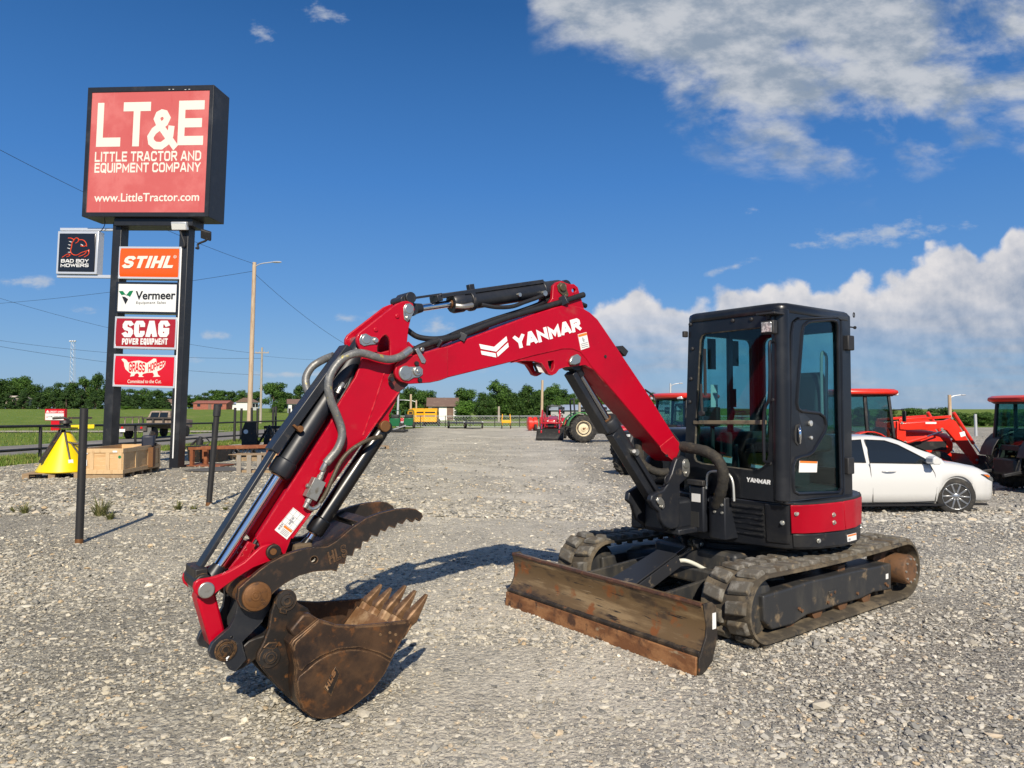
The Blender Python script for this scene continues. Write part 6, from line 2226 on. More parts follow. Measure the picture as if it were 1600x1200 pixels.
def implement(px, py_, w, h, rz, label, kind):
    o = empty('loader_attachment', G(px, py_), rz, label, 'attachment', 'black loader attachments behind the sign')
    mb = MB()
    if kind == 0:                                    # upright quick-attach plate with braces
        mb.prism([(-w / 2, 0, .05), (w / 2, 0, .05), (w / 2 * .9, .05, h), (-w / 2 * .6, .05, h), (-w / 2, 0, h * .7)], [(-w / 2, .05, .05), (w / 2, .05, .05), (w / 2 * .9, .1, h), (-w / 2 * .6, .1, h), (-w / 2, .05, h * .7)])
        mb.build('attach_plate', m_blksteel, o, bevel=.006)
        for s_ in (-1, 1):
            MB().bar((s_ * w * .3, .1, h * .85), (s_ * w * .42, .9, .1), .08, .10).build('brace_arm', m_blksteel, o, bevel=.006)
        MB().lathe((-w * .22, -.004, h * .66), (0, -1, 0), [(0, .10), (.006, .10)], 18).build('round_mark', m_decal, o)
        MB().bar((-w * .5, .5, .25), (w * .6, .55, .35), .12, .12).build('cross_tube', m_blksteel, o, bevel=.01)
    elif kind == 1:                                  # rake / grapple with tines
        MB().bar((-w / 2, 0, h * .8), (w / 2, 0, h * .8), .14, .14).build('cross_tube', m_blksteel, o, bevel=.01)
        mb = MB()
        n = int(w / .14)
        for i in range(n):
            x = -w / 2 + w * (i + .5) / n
            mb.tube(spline([(x, 0, h * .8), (x, -.25, h * .65), (x, -.35, h * .3), (x, -.2, .05)], 3), .018, 6)
        mb.build('rake_tine', m_blksteel, o)
        for s_ in (-1, 1):
            MB().bar((s_ * w * .3, .05, h * .8), (s_ * w * .25, .6, .05), .10, .08).build('brace_arm', m_blksteel, o, bevel=.006)
    elif kind == 2:                                  # low steel tub
        mb.prism([(-w / 2, 0, .02), (-w / 2, .6, .02), (-w / 2, .75, h), (-w / 2, -.12, h)], [(w / 2, 0, .02), (w / 2, .6, .02), (w / 2, .75, h), (w / 2, -.12, h)])
        mb.build('steel_tub', m_blksteel, o, bevel=.01)
        MB().box(-w / 2 - .03, w / 2 + .03, -.15, .0, h - .02, h + .03).build('tub_rim', m_blksteel, o, bevel=.006)
    else:                                            # auger drive: frame, motor, hoses
        MB().box(-w / 2, w / 2, 0, .5, .0, .12).build('skid', m_blksteel, o, bevel=.01)
        MB().lathe((0, .2, .12), (.2, 0, 1), [(0, .16), (h * .5, .16), (h * .52, .10), (h * .8, .10), (h * .82, .04)], 18).build('drive_motor', m_plastic, o)
        MB().tube(spline([(0, .2, h * .8), (.25, .1, h * .95), (.45, .1, h * .5), (.3, .1, .1)], 4), .03, 8).build('drive_hose', m_rubhose, o)
        MB().bar((-w / 2, .1, .1), (w * .1, .3, h), .09, .09).build('brace_arm', m_blksteel, o, bevel=.006)
    return o


implement(389, 703, .65, 1.25, R(12), 'tall black plate attachment with round white mark, by the timber pole', 0)
implement(412, 702, 1.0, 1.1, R(-20), 'black auger drive attachment with loose hose above the plywood box', 3)
implement(434, 700, 1.3, 1.25, R(8), 'black grapple rake with curved tines behind the red boom cylinder', 1)
implement(318, 722, 1.0, .48, R(-4), 'low black steel tub standing under the rusty stand', 2)
implement(352, 717, 1.2, .42, R(6), 'low black auger drive lying behind the leaning black post', 3)
implement(378, 716, 1.1, .45, R(-3), 'black tine rake lying low on the pallet behind the mat', 1)
implement(312, 699, .8, .5, R(30), 'small dark implement on the grass behind the sign post', 3)

# flatbed truck on the road
tk = empty('flatbed_truck', G(219, 686), math.atan2(.995, .06), 'old tan and rust flatbed pickup truck driving away on the road', 'truck')
m_trk = mat('faded_tan_truck', (.27, .21, .16), .7, 0, [((.16, .11, .08), 2.5, .5, .65), ((.40, .34, .28), 6, .58, .72), ((.14, .06, .03), 4, .66, .74)])
m_bed = mat('dirty_flatbed', (.05, .045, .042), .8, 0, [((.12, .09, .07), 3, .5, .7)])
MB().box(-.9, 2.0, -1.08, 1.08, .86, .98).build('flat_bed', m_bed, tk, bevel=.01)
MB().prism([(2.05, -.85, .60), (4.9, -.85, .60), (4.95, -.85, 1.15), (3.75, -.85, 1.25), (2.05, -.85, 1.28)], [(2.05, .85, .60), (4.9, .85, .60), (4.95, .85, 1.15), (3.75, .85, 1.25), (2.05, .85, 1.28)]).build('truck_body', m_trk, tk, bevel=.05)
MB().loft([[(2.08, -.80, 1.28), (3.8, -.80, 1.25), (3.8, .80, 1.25), (2.08, .80, 1.28)], [(2.25, -.66, 1.74), (3.15, -.66, 1.74), (3.15, .66, 1.74), (2.25, .66, 1.74)], [(2.35, -.6, 1.79), (3.05, -.6, 1.79), (3.05, .6, 1.79), (2.35, .6, 1.79)]]).build('truck_cab', m_trk, tk, bevel=.03)
for y0, y1 in ((-.60, -.03), (.03, .60)):
    MB().prism([(2.085, y0, 1.36), (2.085, y1, 1.36), (2.21, y1 * .95, 1.68), (2.21, y0 * .95, 1.68)], [(2.105, y0, 1.36), (2.105, y1, 1.36), (2.235, y1 * .95, 1.68), (2.235, y0 * .95, 1.68)]).build('rear_window', m_carglass, tk)
for s_ in (-1, 1):
    MB().box(2.5, 3.3, s_ * .76 - .03, s_ * .76 + .03, 1.34, 1.62).build('side_window', m_carglass, tk, bevel=.02)
mb = MB()
for y in (-1.0, -.4, .3, 1.0):
    mb.box(1.9, 1.98, y - .05, y + .05, .98, 1.32)
mb.box(1.88, 1.99, -1.05, 1.05, 1.26, 1.36)
mb.build('headache_rack', m_bed, tk)
mb = MB()
for x in (-.8, .0, .8, 1.5):
    mb.box(x - .03, x + .03, .98, 1.04, .98, 1.40)
mb.box(-.9, 1.9, .99, 1.03, 1.34, 1.42)
mb.build('stake_side', m_trk, tk)
MB().box(-.92, -.84, -.95, .95, .55, .85).build('tail_board', m_bed, tk, bevel=.01)
for y in (-.62, .62):
    MB().lathe((-.92, y, .74), (-1, 0, 0), [(0, .08), (.02, .075)], 14).build('tail_light', mat('tail_light_red', (.5, .01, .01), .3), tk)
MB().box(-.945, -.925, .42, .78, .48, .66).build('number_plate', m_decal, tk)
for y in (-.92, .92):
    MB().box(-.80, -.77, y - .26, y + .26, .18, .75).build('mud_flap', mat('grey_mud_flap', (.14, .14, .13), .8), tk)
m_tyre = mat('dusty_tyre', (.022, .021, .020), .85, 0, [((.07, .062, .05), 9, .5, .75)], [(60, .2, .004)])
for x, y in ((.1, .82), (.1, -.82), (4.1, .78), (4.1, -.78)):
    w_ = MB()
    w_.lathe((x, y - .12, .38), (0, 1, 0), [(0, .22), (.0, .33), (.03, .38), (.21, .38), (.24, .33), (.24, .22)], 26)
    wo = w_.build('truck_wheel', m_tyre, tk)
    MB().lathe((x, y - .10, .38), (0, 1, 0), [(0, .20), (.20, .20)], 16).build('wheel_rim', m_bed, wo)

# credit union sign across the road
cb = G(87, 672)
cu = empty('roadside_sign', cb, R(-6), 'small red and white bank sign on a red post across the road', 'sign')
sc = cb.y / FPX
H0 = (cb.z, )
zb_, zt_ = at(87, 657, cb.y).z - cb.z, at(87, 639, cb.y).z - cb.z
wv = 33 * sc / 2
MB().box(-wv * .42, wv * .42, -.10, .10, -.2, zb_).build('sign_post', m_bred, cu, bevel=.01)
bd = MB().box(-wv, wv, -.17, .17, zb_, zt_).build('sign_board', m_bred, cu, bevel=.02)
hgt_ = zt_ - zb_
MB().box(-wv * .94, wv * .94, -.182, -.171, zb_ + hgt_ * .04, zb_ + hgt_ * .62).build('white_face', m_wacr, bd)
place(word_mesh('CREDIT UNION', w=.2, gap=.14, space=.5), (-wv * .48, -.1715, zb_ + hgt_ * .68), (wv * 1.4, 0, 0), (0, 0, hgt_ * .15), .012).build('lettering', m_wacr, bd, smooth=0)
MB().prism([(-wv * .9, -.1715, zb_ + hgt_ * .68), (-wv * .52, -.1715, zb_ + hgt_ * .68), (-wv * .72, -.1715, zb_ + hgt_ * .9)], [(-wv * .9, -.183, zb_ + hgt_ * .68), (-wv * .52, -.183, zb_ + hgt_ * .68), (-wv * .72, -.183, zb_ + hgt_ * .9)]).build('sign_emblem', m_wacr, bd)
place(font_mesh('ATM - Drive Up', .01), (-wv * .62, -.1815, zb_ + hgt_ * .24), (wv * 1.3, 0, 0), (0, 0, hgt_ * .16), .008).build('lettering', mat('grey_print', (.10, .10, .10), .5), bd, smooth=0)
MB().prism([(-wv * .82, -.183, zb_ + hgt_ * .26), (-wv * .68, -.183, zb_ + hgt_ * .26), (-wv * .75, -.183, zb_ + hgt_ * .40)], [(-wv * .82, -.189, zb_ + hgt_ * .26), (-wv * .68, -.189, zb_ + hgt_ * .26), (-wv * .75, -.189, zb_ + hgt_ * .40)]).build('sign_emblem', m_bred, bd)

# ------------------------------------------------------------------ poles, mast, wires
m_pole = mat('timber_pole', (.46, .35, .24), .85, 0, [((.32, .21, .12), 2.5, .48, .7, (4, 4, .4)), ((.55, .46, .35), 5, .55, .75, (4, 4, .5)), ((.12, .07, .04), 8, .68, .74)], [(20, .2, .01)])
m_pole2 = mat('grey_timber_pole', (.36, .31, .25), .85, 0, [((.24, .20, .16), 3, .5, .7, (4, 4, .5))])
m_steelp = mat('galvanised_pole', (.55, .56, .56), .45, .5)


def pole(px, pb, topx, topy, Y, r0, r1, label, m_=None, cross=False, lamp=0, cap=None):
    """utility pole; pb: photo row of the foot (None: on the ground at Y)"""
    x = (px - 800) / FPX * Y
    b = Vector((x, Y, gz(x, Y)))
    t_ = at(topx, topy, Y)
    o = empty('utility_pole', b, 0, label, 'pole')
    v = t_ - b
    MB().lathe((0, 0, -.3), v, [(0, r0), (v.length + .3, r1)], 12).build('shaft', m_ or m_pole, o)
    if cross:
        MB().box(v.x - .9, v.x + .9, -.06, .06, v.z - .75, v.z - .62).build('cross_arm', m_pole2, o)
        mb = MB()
        for s_ in (-.8, -.3, .3, .8):
            mb.lathe((v.x + s_, 0, v.z - .62), (0, 0, 1), [(0, .03), (.14, .05), (.18, .02)], 8)
        mb.build('insulator', m_steelp, o)
    if lamp:
        a_ = MB()
        a_.tube(spline([v + Vector((0, 0, -.3)), v + Vector((lamp * .35, -.05, -.1)), v + Vector((lamp, -.1, 0))], 5), .035, 8)
        ao = a_.build('lamp_arm', m_steelp, o)
        MB().loft([[v + Vector((lamp * (1 + k * .5), -.1 + w_ * math.cos(t2) , h_ * math.sin(t2))) for t2 in [i * math.pi / 5 for i in range(10)]] for k, w_, h_ in ((-.05, .03, .03), (.1, .10, .05), (.5, .14, .06), (.8, .10, .05), (.95, .02, .02))]).build('lamp_head', m_alu, ao)
    return o, t_


P1, P1T = pole(389.5, None, 397.5, 410, 45, .165, .12, 'tall tan timber utility pole with a street lamp arm', lamp=1.2)
P2, P2T = pole(407.5, None, 409.5, 543, 92, .17, .12, 'thin grey utility pole with cross arm right of the tall one', m_pole2, cross=True)
pole(621, None, 622.5, 612, 78, .14, .11, 'pale steel pole beside the green machines', m_steelp)
pole(642, None, 642, 616, 88, .16, .13, 'orange-brown timber pole behind the left yellow baler', m_pole)
pole(650.5, None, 650.5, 625, 95, .13, .11, 'short brown pole with side lamp between the yellow balers', m_pole, lamp=-1.6)
pole(779.5, None, 779.5, 635, 100, .17, .14, 'short grey pole in front of the dark trees', m_pole2)
pole(846, None, 847.5, 594, 80, .17, .13, 'tall orange-brown pole left of the red loader tractor', m_pole)
pole(905.5, None, 905.5, 629, 85, .18, .15, 'stubby grey pole behind the green tractor fender', m_pole2)
pole(1047, None, 1047.5, 599, 60, .10, .08, 'white steel lamp pole above the tractor roof beside the cab', m_steelp, lamp=.7)
pole(1484, None, 1483.5, 617, 60, .16, .13, 'brown timber pole rising behind the red loader arms', m_pole, cross=False, lamp=.9)
pole(1524, None, 1524, 647, 50, .10, .09, 'short white pole right of the red loader arms', m_steelp)
for a_, ty, lb in ((334 / 1.0, 640, 0), ):
    pass

mo_x = (112 - 800) / FPX * 300
mb0 = Vector((mo_x, 300, gz(mo_x, 300)))
mast = empty('floodlight_mast', mb0, 0, 'far thin lattice mast with lamps on top, left of the pylon sign', 'mast')
zt_ = at(112, 534, 300).z - mb0.z
mb = MB()
for dx_, dy_ in ((-1, 0), (.9, .6), (.9, -.6)):
    mb.tube([(dx_ * 1.2, dy_ * 1.2, 0), (dx_ * .7, dy_ * .7, zt_)], .09, 6)
k = 0
z = 0
while z < zt_ - 2:
    f0, f1 = 1.2 - .5 * z / zt_, 1.2 - .5 * (z + 2) / zt_
    mb.tube([(-f0, 0, z), (.9 * f1, -.6 * f1, z + 2)], .035, 4)
    mb.tube([(.9 * f0, -.6 * f0, z), (-f1, 0, z + 2)], .035, 4)
    z += 2
mb.build('lattice', m_steelp, mast)
mb = MB()
for x in (-1.0, 0.0, 1.0):
    mb.box(x - .35, x + .35, -.5, .2, zt_ - .1, zt_ + .6)
mb.build('lamp_head', m_alu, mast, bevel=.1)


def wire(p0, p1, sag, label, r=.016):
    mb = MB()
    n = 20
    c0 = p0
    pts = [p0.lerp(p1, i / n) + Vector((0, 0, -sag * 4 * (i / n) * (1 - i / n))) - c0 for i in range(n + 1)]
    mb.tube(pts, r, 5)
    o = mb.build('power_line', m_ink, fix=False)
    o.location = c0
    return tag(o, label, 'cable', 'overhead cables')


wire(at(-40, 213, 30), P1T + Vector((0, 0, -.1)), .35, 'highest cable from the top left passing behind the pylon sign to the tall pole', .011)
wire(at(-60, 478, 62), P1T + Vector((0, 0, -.55)), .3, 'cable rising from the left to just below the lamp arm', .012)
wire(P1T + Vector((0, 0, -.7)), at(575, 556, 62), .5, 'cable descending from the tall pole to behind the red arm', .012)
wire(at(-60, 447, 75), at(408, 553, 92), 1.0, 'upper one of the slanting cables left of the sign', .016)
wire(at(-60, 523, 85), at(408, 560, 92), .8, 'middle slanting cable behind the lower sign panels', .017)
wire(at(-60, 531, 70), at(408, 586, 92), .6, 'lowest slanting cable crossing behind the sign posts', .016)
wire(at(409, 556, 92), at(650, 552, 150), 1.0, 'faint level cable running right from the thin pole', .013)
# ================================================================== VEHICLES
m_carw = mat('white_car_paint', (.60, .60, .585), .18, 0, coat=1.0)
m_rim = mat('alloy_rim', (.45, .46, .47), .28, .9)
m_trim = mat('black_trim', (.012, .012, .013), .4)


def car(loc, rz, label):
    o = empty('white_sedan', loc, rz, label, 'car')
    xs = [-3.92, -3.88, -3.78, -3.6, -3.4] + lin(-3.26, -2.38, 30) + lin(-2.25, -.50, 14) + lin(-.44, .44, 30) + [.52, .60, .68, .76, .83, .88, .92, .945, .955]
    def interp(pts, x):
        for (a, b), (c, d) in zip(pts, pts[1:]):
            if a <= x <= c:
                t_ = (x - a) / (c - a)
                t_ = t_ * t_ * (3 - 2 * t_) * .5 + t_ * .5
                return b + (d - b) * t_
        return pts[0][1] if x < pts[0][0] else pts[-1][1]
    W_ = [(-3.92, .70), (-3.7, .83), (-3.2, .89), (-2, .915), (-.6, .915), (.0, .905), (.5, .86), (.75, .77), (.90, .62), (.955, .50)]
    ZB = [(-3.92, .92), (-3.5, .98), (-2.8, .97), (-1.5, .93), (-.6, .90), (-.1, .865), (.4, .79), (.75, .70), (.955, .58)]          # shoulder line
    ZT = [(-3.92, 1.0), (-3.75, 1.06), (-3.3, 1.09), (-2.95, 1.14), (-2.3, 1.36), (-1.9, 1.43), (-1.4, 1.45), (-1.0, 1.40), (-.45, 1.16), (-.12, .985), (.1, .96), (.5, .89), (.8, .77), (.955, .63)]
    ZL = [(-3.92, .45), (-3.7, .26), (-3.2, .20), (-.5, .18), (.5, .20), (.8, .19), (.92, .20), (.955, .27)]
    loops = []
    for x in xs:
        w, zb, zt, zl = interp(W_, x), interp(ZB, x), interp(ZT, x), interp(ZL, x)
        al = 0
        for xc in (0, -2.83):
            if abs(x - xc) < .362:
                al = max(al, .335 + math.sqrt(.362 ** 2 - (x - xc) ** 2))
        cabn_ = max(0, zt - zb - .12)
        if cabn_ > .02 and -3.1 < x < -.1:
            k = min(1, cabn_ / .4)
            up = [(w * (.93 - .02 * k), zb + .015), (w * (.92 - .10 * k), zb + (zt - zb) * .55), (w * (.86 - .16 * k), zt - .045 * k - .01), (w * (.70 - .16 * k), zt - .012), (0, zt)]
        else:
            up = [(w * .93, zb + (zt - zb) * .25), (w * .85, zb + (zt - zb) * .6), (w * .70, zb + (zt - zb) * .85), (w * .4, zt - .005), (0, zt)]
        lo = [(0, zl), (w * .82, zl), (w * .955, max(zl + .07, al)), (w * .985, max(.40, al + .005)), (w, max(.58, al + .02)), (w * .985, max(zb - .07, al + .04)), (w * .955, max(zb - .01, al + .07))]
        half = lo + up
        loops.append([(x, -y, z) for y, z in half] + [(x, y, z) for y, z in half[-2:0:-1]])
    body = MB().loft(loops).build('car_body', m_carw, o, smooth=60)
    def side(pts, off):
        """panel on the near side glass plane"""
        out = []
        for x, z in pts:
            w, zb, zt = interp(W_, x), interp(ZB, x), interp(ZT, x)
            k = min(1, max(0, zt - zb - .12) / .4)
            f = (z - zb) / max(.01, zt - zb)
            prof_ = [(0.0, w * .955), (.04, w * (.93 - .02 * k)), (.55, w * (.92 - .10 * k)), (.95, w * (.86 - .16 * k))]
            y = prof_[-1][1]
            for (a, b), (c, d) in zip(prof_, prof_[1:]):
                if a <= f <= c:
                    y = b + (d - b) * (f - a) / (c - a)
                    break
            out.append((x, y + off, z))
        return out
    for s_ in (-1, 1):
        for nm, pts in (('side_window', [(-1.62, .955), (-.95, .945), (-.50, .935), (-.46, .96), (-.75, 1.12), (-1.02, 1.27), (-1.25, 1.345), (-1.62, 1.365)]), ('side_window', [(-2.62, .985), (-2.2, .975), (-1.70, .96), (-1.70, 1.365), (-2.0, 1.345), (-2.3, 1.26), (-2.55, 1.12)])):
            nlow = 4 if pts[0][0] > -2 else 3
            lowb, upb = pts[:nlow - (1 if nlow == 4 else 0)], None
            xa, xb = min(x for x, z in pts), max(x for x, z in pts)
            def span(x):
                zs = []
                for (x0_, z0_), (x1_, z1_) in zip(pts, pts[1:] + pts[:1]):
                    if (x0_ - x) * (x1_ - x) <= 0 and abs(x1_ - x0_) > 1e-6:
                        zs.append(z0_ + (z1_ - z0_) * (x - x0_) / (x1_ - x0_))
                return min(zs), max(zs)
            rows = []
            for x in lin(xa + .002, xb - .002, 22):
                z0_, z1_ = span(x)
                rows.append([Vector((px_, s_ * y_, z_)) for px_, y_, z_ in side([(x, z0_ + (z1_ - z0_) * k / 10) for k in range(11)], .010)])
            MB().loft(rows, closed=False, caps=False).build(nm, m_carglass, o, smooth=180)
            P_ = side(pts, .010)
            P3 = [Vector((x, s_ * (y + .002), z)) for x, y, z in P_]
            MB().tube(P3, .010, 6, closed=True).build('window_trim', m_trim, o)
        # door lines, handle, mirror
        mb = MB()
        for pts in ([(-.42, .25), (-.40, .5), (-.43, .75), (-.52, .92)], [(-1.60, .24), (-1.61, .5), (-1.64, .75), (-1.66, .95)], [(-.42, .25), (-1.0, .235), (-1.60, .235)]):
            mb.tube([Vector((x, s_ * (interp(W_, x) * (1.0 if .5 < z < .75 else .985 if z > .3 else .965) + .001), z)) for x, z in pts], .008, 5)
        mb.build('door_gap', m_trim, o)
        mb = MB()
        mb.tube(spline([(-1.18, s_ * .912, .80), (-1.25, s_ * .945, .805), (-1.36, s_ * .945, .805), (-1.43, s_ * .912, .80)], 4), .014, 8)
        mb.build('door_handle', m_carw, o)
        mr = MB().loft([[(-.60 + k * .01, s_ * (.90 + d), .965 + h) for h, k in ((-.03, 0), (-.03, 10), (.0, 14), (.09, 9), (.12, 4), (.09, -2), (.0, -3))] for d in (.03, .08, .20, .24)]).build('wing_mirror', m_carw, o, bevel=.015)
        MB().bar((-.52, s_ * .86, .935), (-.52, s_ * .96, .95), .06, .04).build('mirror_foot', m_trim, mr)
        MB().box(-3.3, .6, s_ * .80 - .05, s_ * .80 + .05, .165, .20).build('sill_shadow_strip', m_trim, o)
        hl = [(.50, .735), (.66, .725), (.83, .655), (.885, .60), (.86, .575), (.78, .585), (.64, .655)]
        MB().prism([(x, s_ * (interp(W_, x) * .99 + .02), z) for x, z in hl], [(x - .02, s_ * (interp(W_, x) * .90 - .03), z) for x, z in hl]).build('headlight', mat('headlight_glass', (.10, .10, .11), .08, .3, coat=1), o, bevel=.006)
        il = [(.52, .728), (.63, .722), (.70, .69), (.66, .668)]
        MB().prism([(x, s_ * (interp(W_, x) * .99 + .026), z) for x, z in il], [(x, s_ * (interp(W_, x) * .96), z) for x, z in il]).build('indicator', mat('amber_lens', (.75, .16, .01), .2), o)
        MB().bar((.86, s_ * .675, .34), (.91, s_ * .63, .44), .02, .03).build('bumper_slot', m_trim, o)
    # windscreen
    MB().loft([[(-.16, -.70, 1.0), (-.16, .70, 1.0)], [(-.45, -.68, 1.162), (-.45, .68, 1.162)], [(-.98, -.58, 1.398), (-.98, .58, 1.398)]], closed=False, caps=False).build('windscreen', m_carglass, o, smooth=50)
    MB().box(.80, .93, -.45, .45, .36, .58).build('grille', m_trim, o, bevel=.02)
    MB().box(-3.6, .7, -.62, .62, .22, .62).build('wheel_well_liner', m_dark, o)
    for x in (0, -2.83):
        for s_ in (-1, 1):
            we = bpy.data.objects.new('car_wheel', None)
            COL.objects.link(we)
            we.parent = o
            we.location = (x, s_ * .80, .335)
            we.rotation_euler = (0, 0, R(-17) if x == 0 else 0)
            d = -1 if s_ < 0 else 1
            MB().lathe((0, -d * .11, 0), (0, d, 0), [(.0, .22), (.0, .30), (.02, .328), (.05, .335), (.17, .335), (.20, .325), (.215, .30), (.215, .245), (.20, .235)], 48).build('tyre', m_tyre, we)
            r_ = MB()
            r_.lathe((0, d * .02, 0), (0, d, 0), [(0, .215), (.0, .238), (.085, .238), (.092, .230), (.082, .222), (.02, .215)], 48)
            for k in range(10):
                a_ = 2 * math.pi * (k // 2) / 5 + (.26 if k % 2 else -.26) + .3
                p0 = Vector((math.cos(a_ * 1) * .05, d * .085, math.sin(a_) * .05))
                a2 = a_ + (.07 if k % 2 else -.07)
                p1 = Vector((math.cos(a2) * .222, d * .088, math.sin(a2) * .222))
                r_.bar(p0, p1, .030, .025, (0, d, 0))
            r_.lathe((0, d * .06, 0), (0, d, 0), [(0, .065), (.03, .062), (.04, .035)], 20)
            r_.build('alloy_rim', m_rim, we, bevel=.004)
            MB().lathe((0, d * .02, 0), (0, d, 0), [(0, .21), (.012, .21)], 24).build('brake_disc', m_dark, we)
    return o


cw = Vector((8.06, 13.9, 0))
cw.z = gz(cw.x, cw.y)
car(cw, R(4), 'white sedan parked behind the excavator cab, facing right')

m_orr = mat('tractor_orange_red', (.66, .028, .012), .32, 0, [((.55, .02, .01), 2, .5, .7)], coat=.3)
m_trkblk = mat('tractor_black', (.014, .014, .015), .5, 0, [((.05, .045, .04), 5, .5, .75)])
m_crim = mat('crimson_paint', (.42, .008, .02), .35, coat=.3)
m_grn = mat('faded_green_paint', (.05, .22, .04), .45, 0, [((.12, .26, .08), 4, .5, .7)])
m_rimcream = mat('cream_rusty_rim', (.62, .53, .36), .6, 0, [((.25, .12, .05), 7, .52, .68)])
m_agt = mat('lugged_tyre', (.020, .019, .018), .8, 0, [((.075, .066, .052), 7, .48, .72)], [(40, .2, .006)])


def ag_wheel(parent, x, y, r, w, side, rim_m, n=18, name='rear_wheel'):
    we = bpy.data.objects.new(name, None)
    COL.objects.link(we)
    we.parent = parent
    we.location = (x, y, r)
    mb = MB()
    h = w / 2
    mb.lathe((0, -h, 0), (0, 1, 0), [(w * .12, r * .52), (0, r * .62), (0, r * .80), (w * .10, r * .92), (w * .3, r * .945), (w * .7, r * .945), (w * .9, r * .92), (w, r * .80), (w, r * .62), (w * .88, r * .52)], 40, False)
    for k in range(n):
        for s_ in (-1, 1):
            a_ = 2 * math.pi * (k + (.5 if s_ > 0 else 0)) / n
            e = Vector((math.cos(a_), 0, math.sin(a_)))
            t_ = Vector((-math.sin(a_), 0, math.cos(a_)))
            p0 = e * r * .955 + Vector((0, -s_ * h * .02, 0)) + t_ * r * .10
            p1 = e * r * .935 + Vector((0, s_ * h * .92, 0)) - t_ * r * .10
            mb.bar(p0, p1, r * .055, r * .09, e)
            mb.bar(p1, p1 - e * r * .20 + Vector((0, s_ * h * .09, 0)), r * .05, r * .05, t_)
    mb.build('tyre', m_agt, we, smooth=30)
    r_ = MB()
    d = side
    r_.lathe((0, -d * h * .6, 0), (0, d, 0), [(0, r * .50), (w * .72, r * .55), (w * .76, r * .52), (w * .50, r * .44), (w * .56, r * .20), (w * .66, r * .17), (w * .68, r * .06)], 32, False)
    hb = MB().lathe((0, d * h * .55, 0), (0, d, 0), [(0, r * .17), (w * .08, r * .16), (w * .09, r * .08), (w * .2, r * .07)], 16)
    r_.build('rim', rim_m, we)
    hb.build('hub', m_rustpin, we)
    MB().lathe((0, d * h * .44, 0), (0, d, 0), [(0, r * .44), (w * .03, r * .43), (w * .03, r * .37)], 24, False).build('rim_groove', m_trkblk, we)
    return we


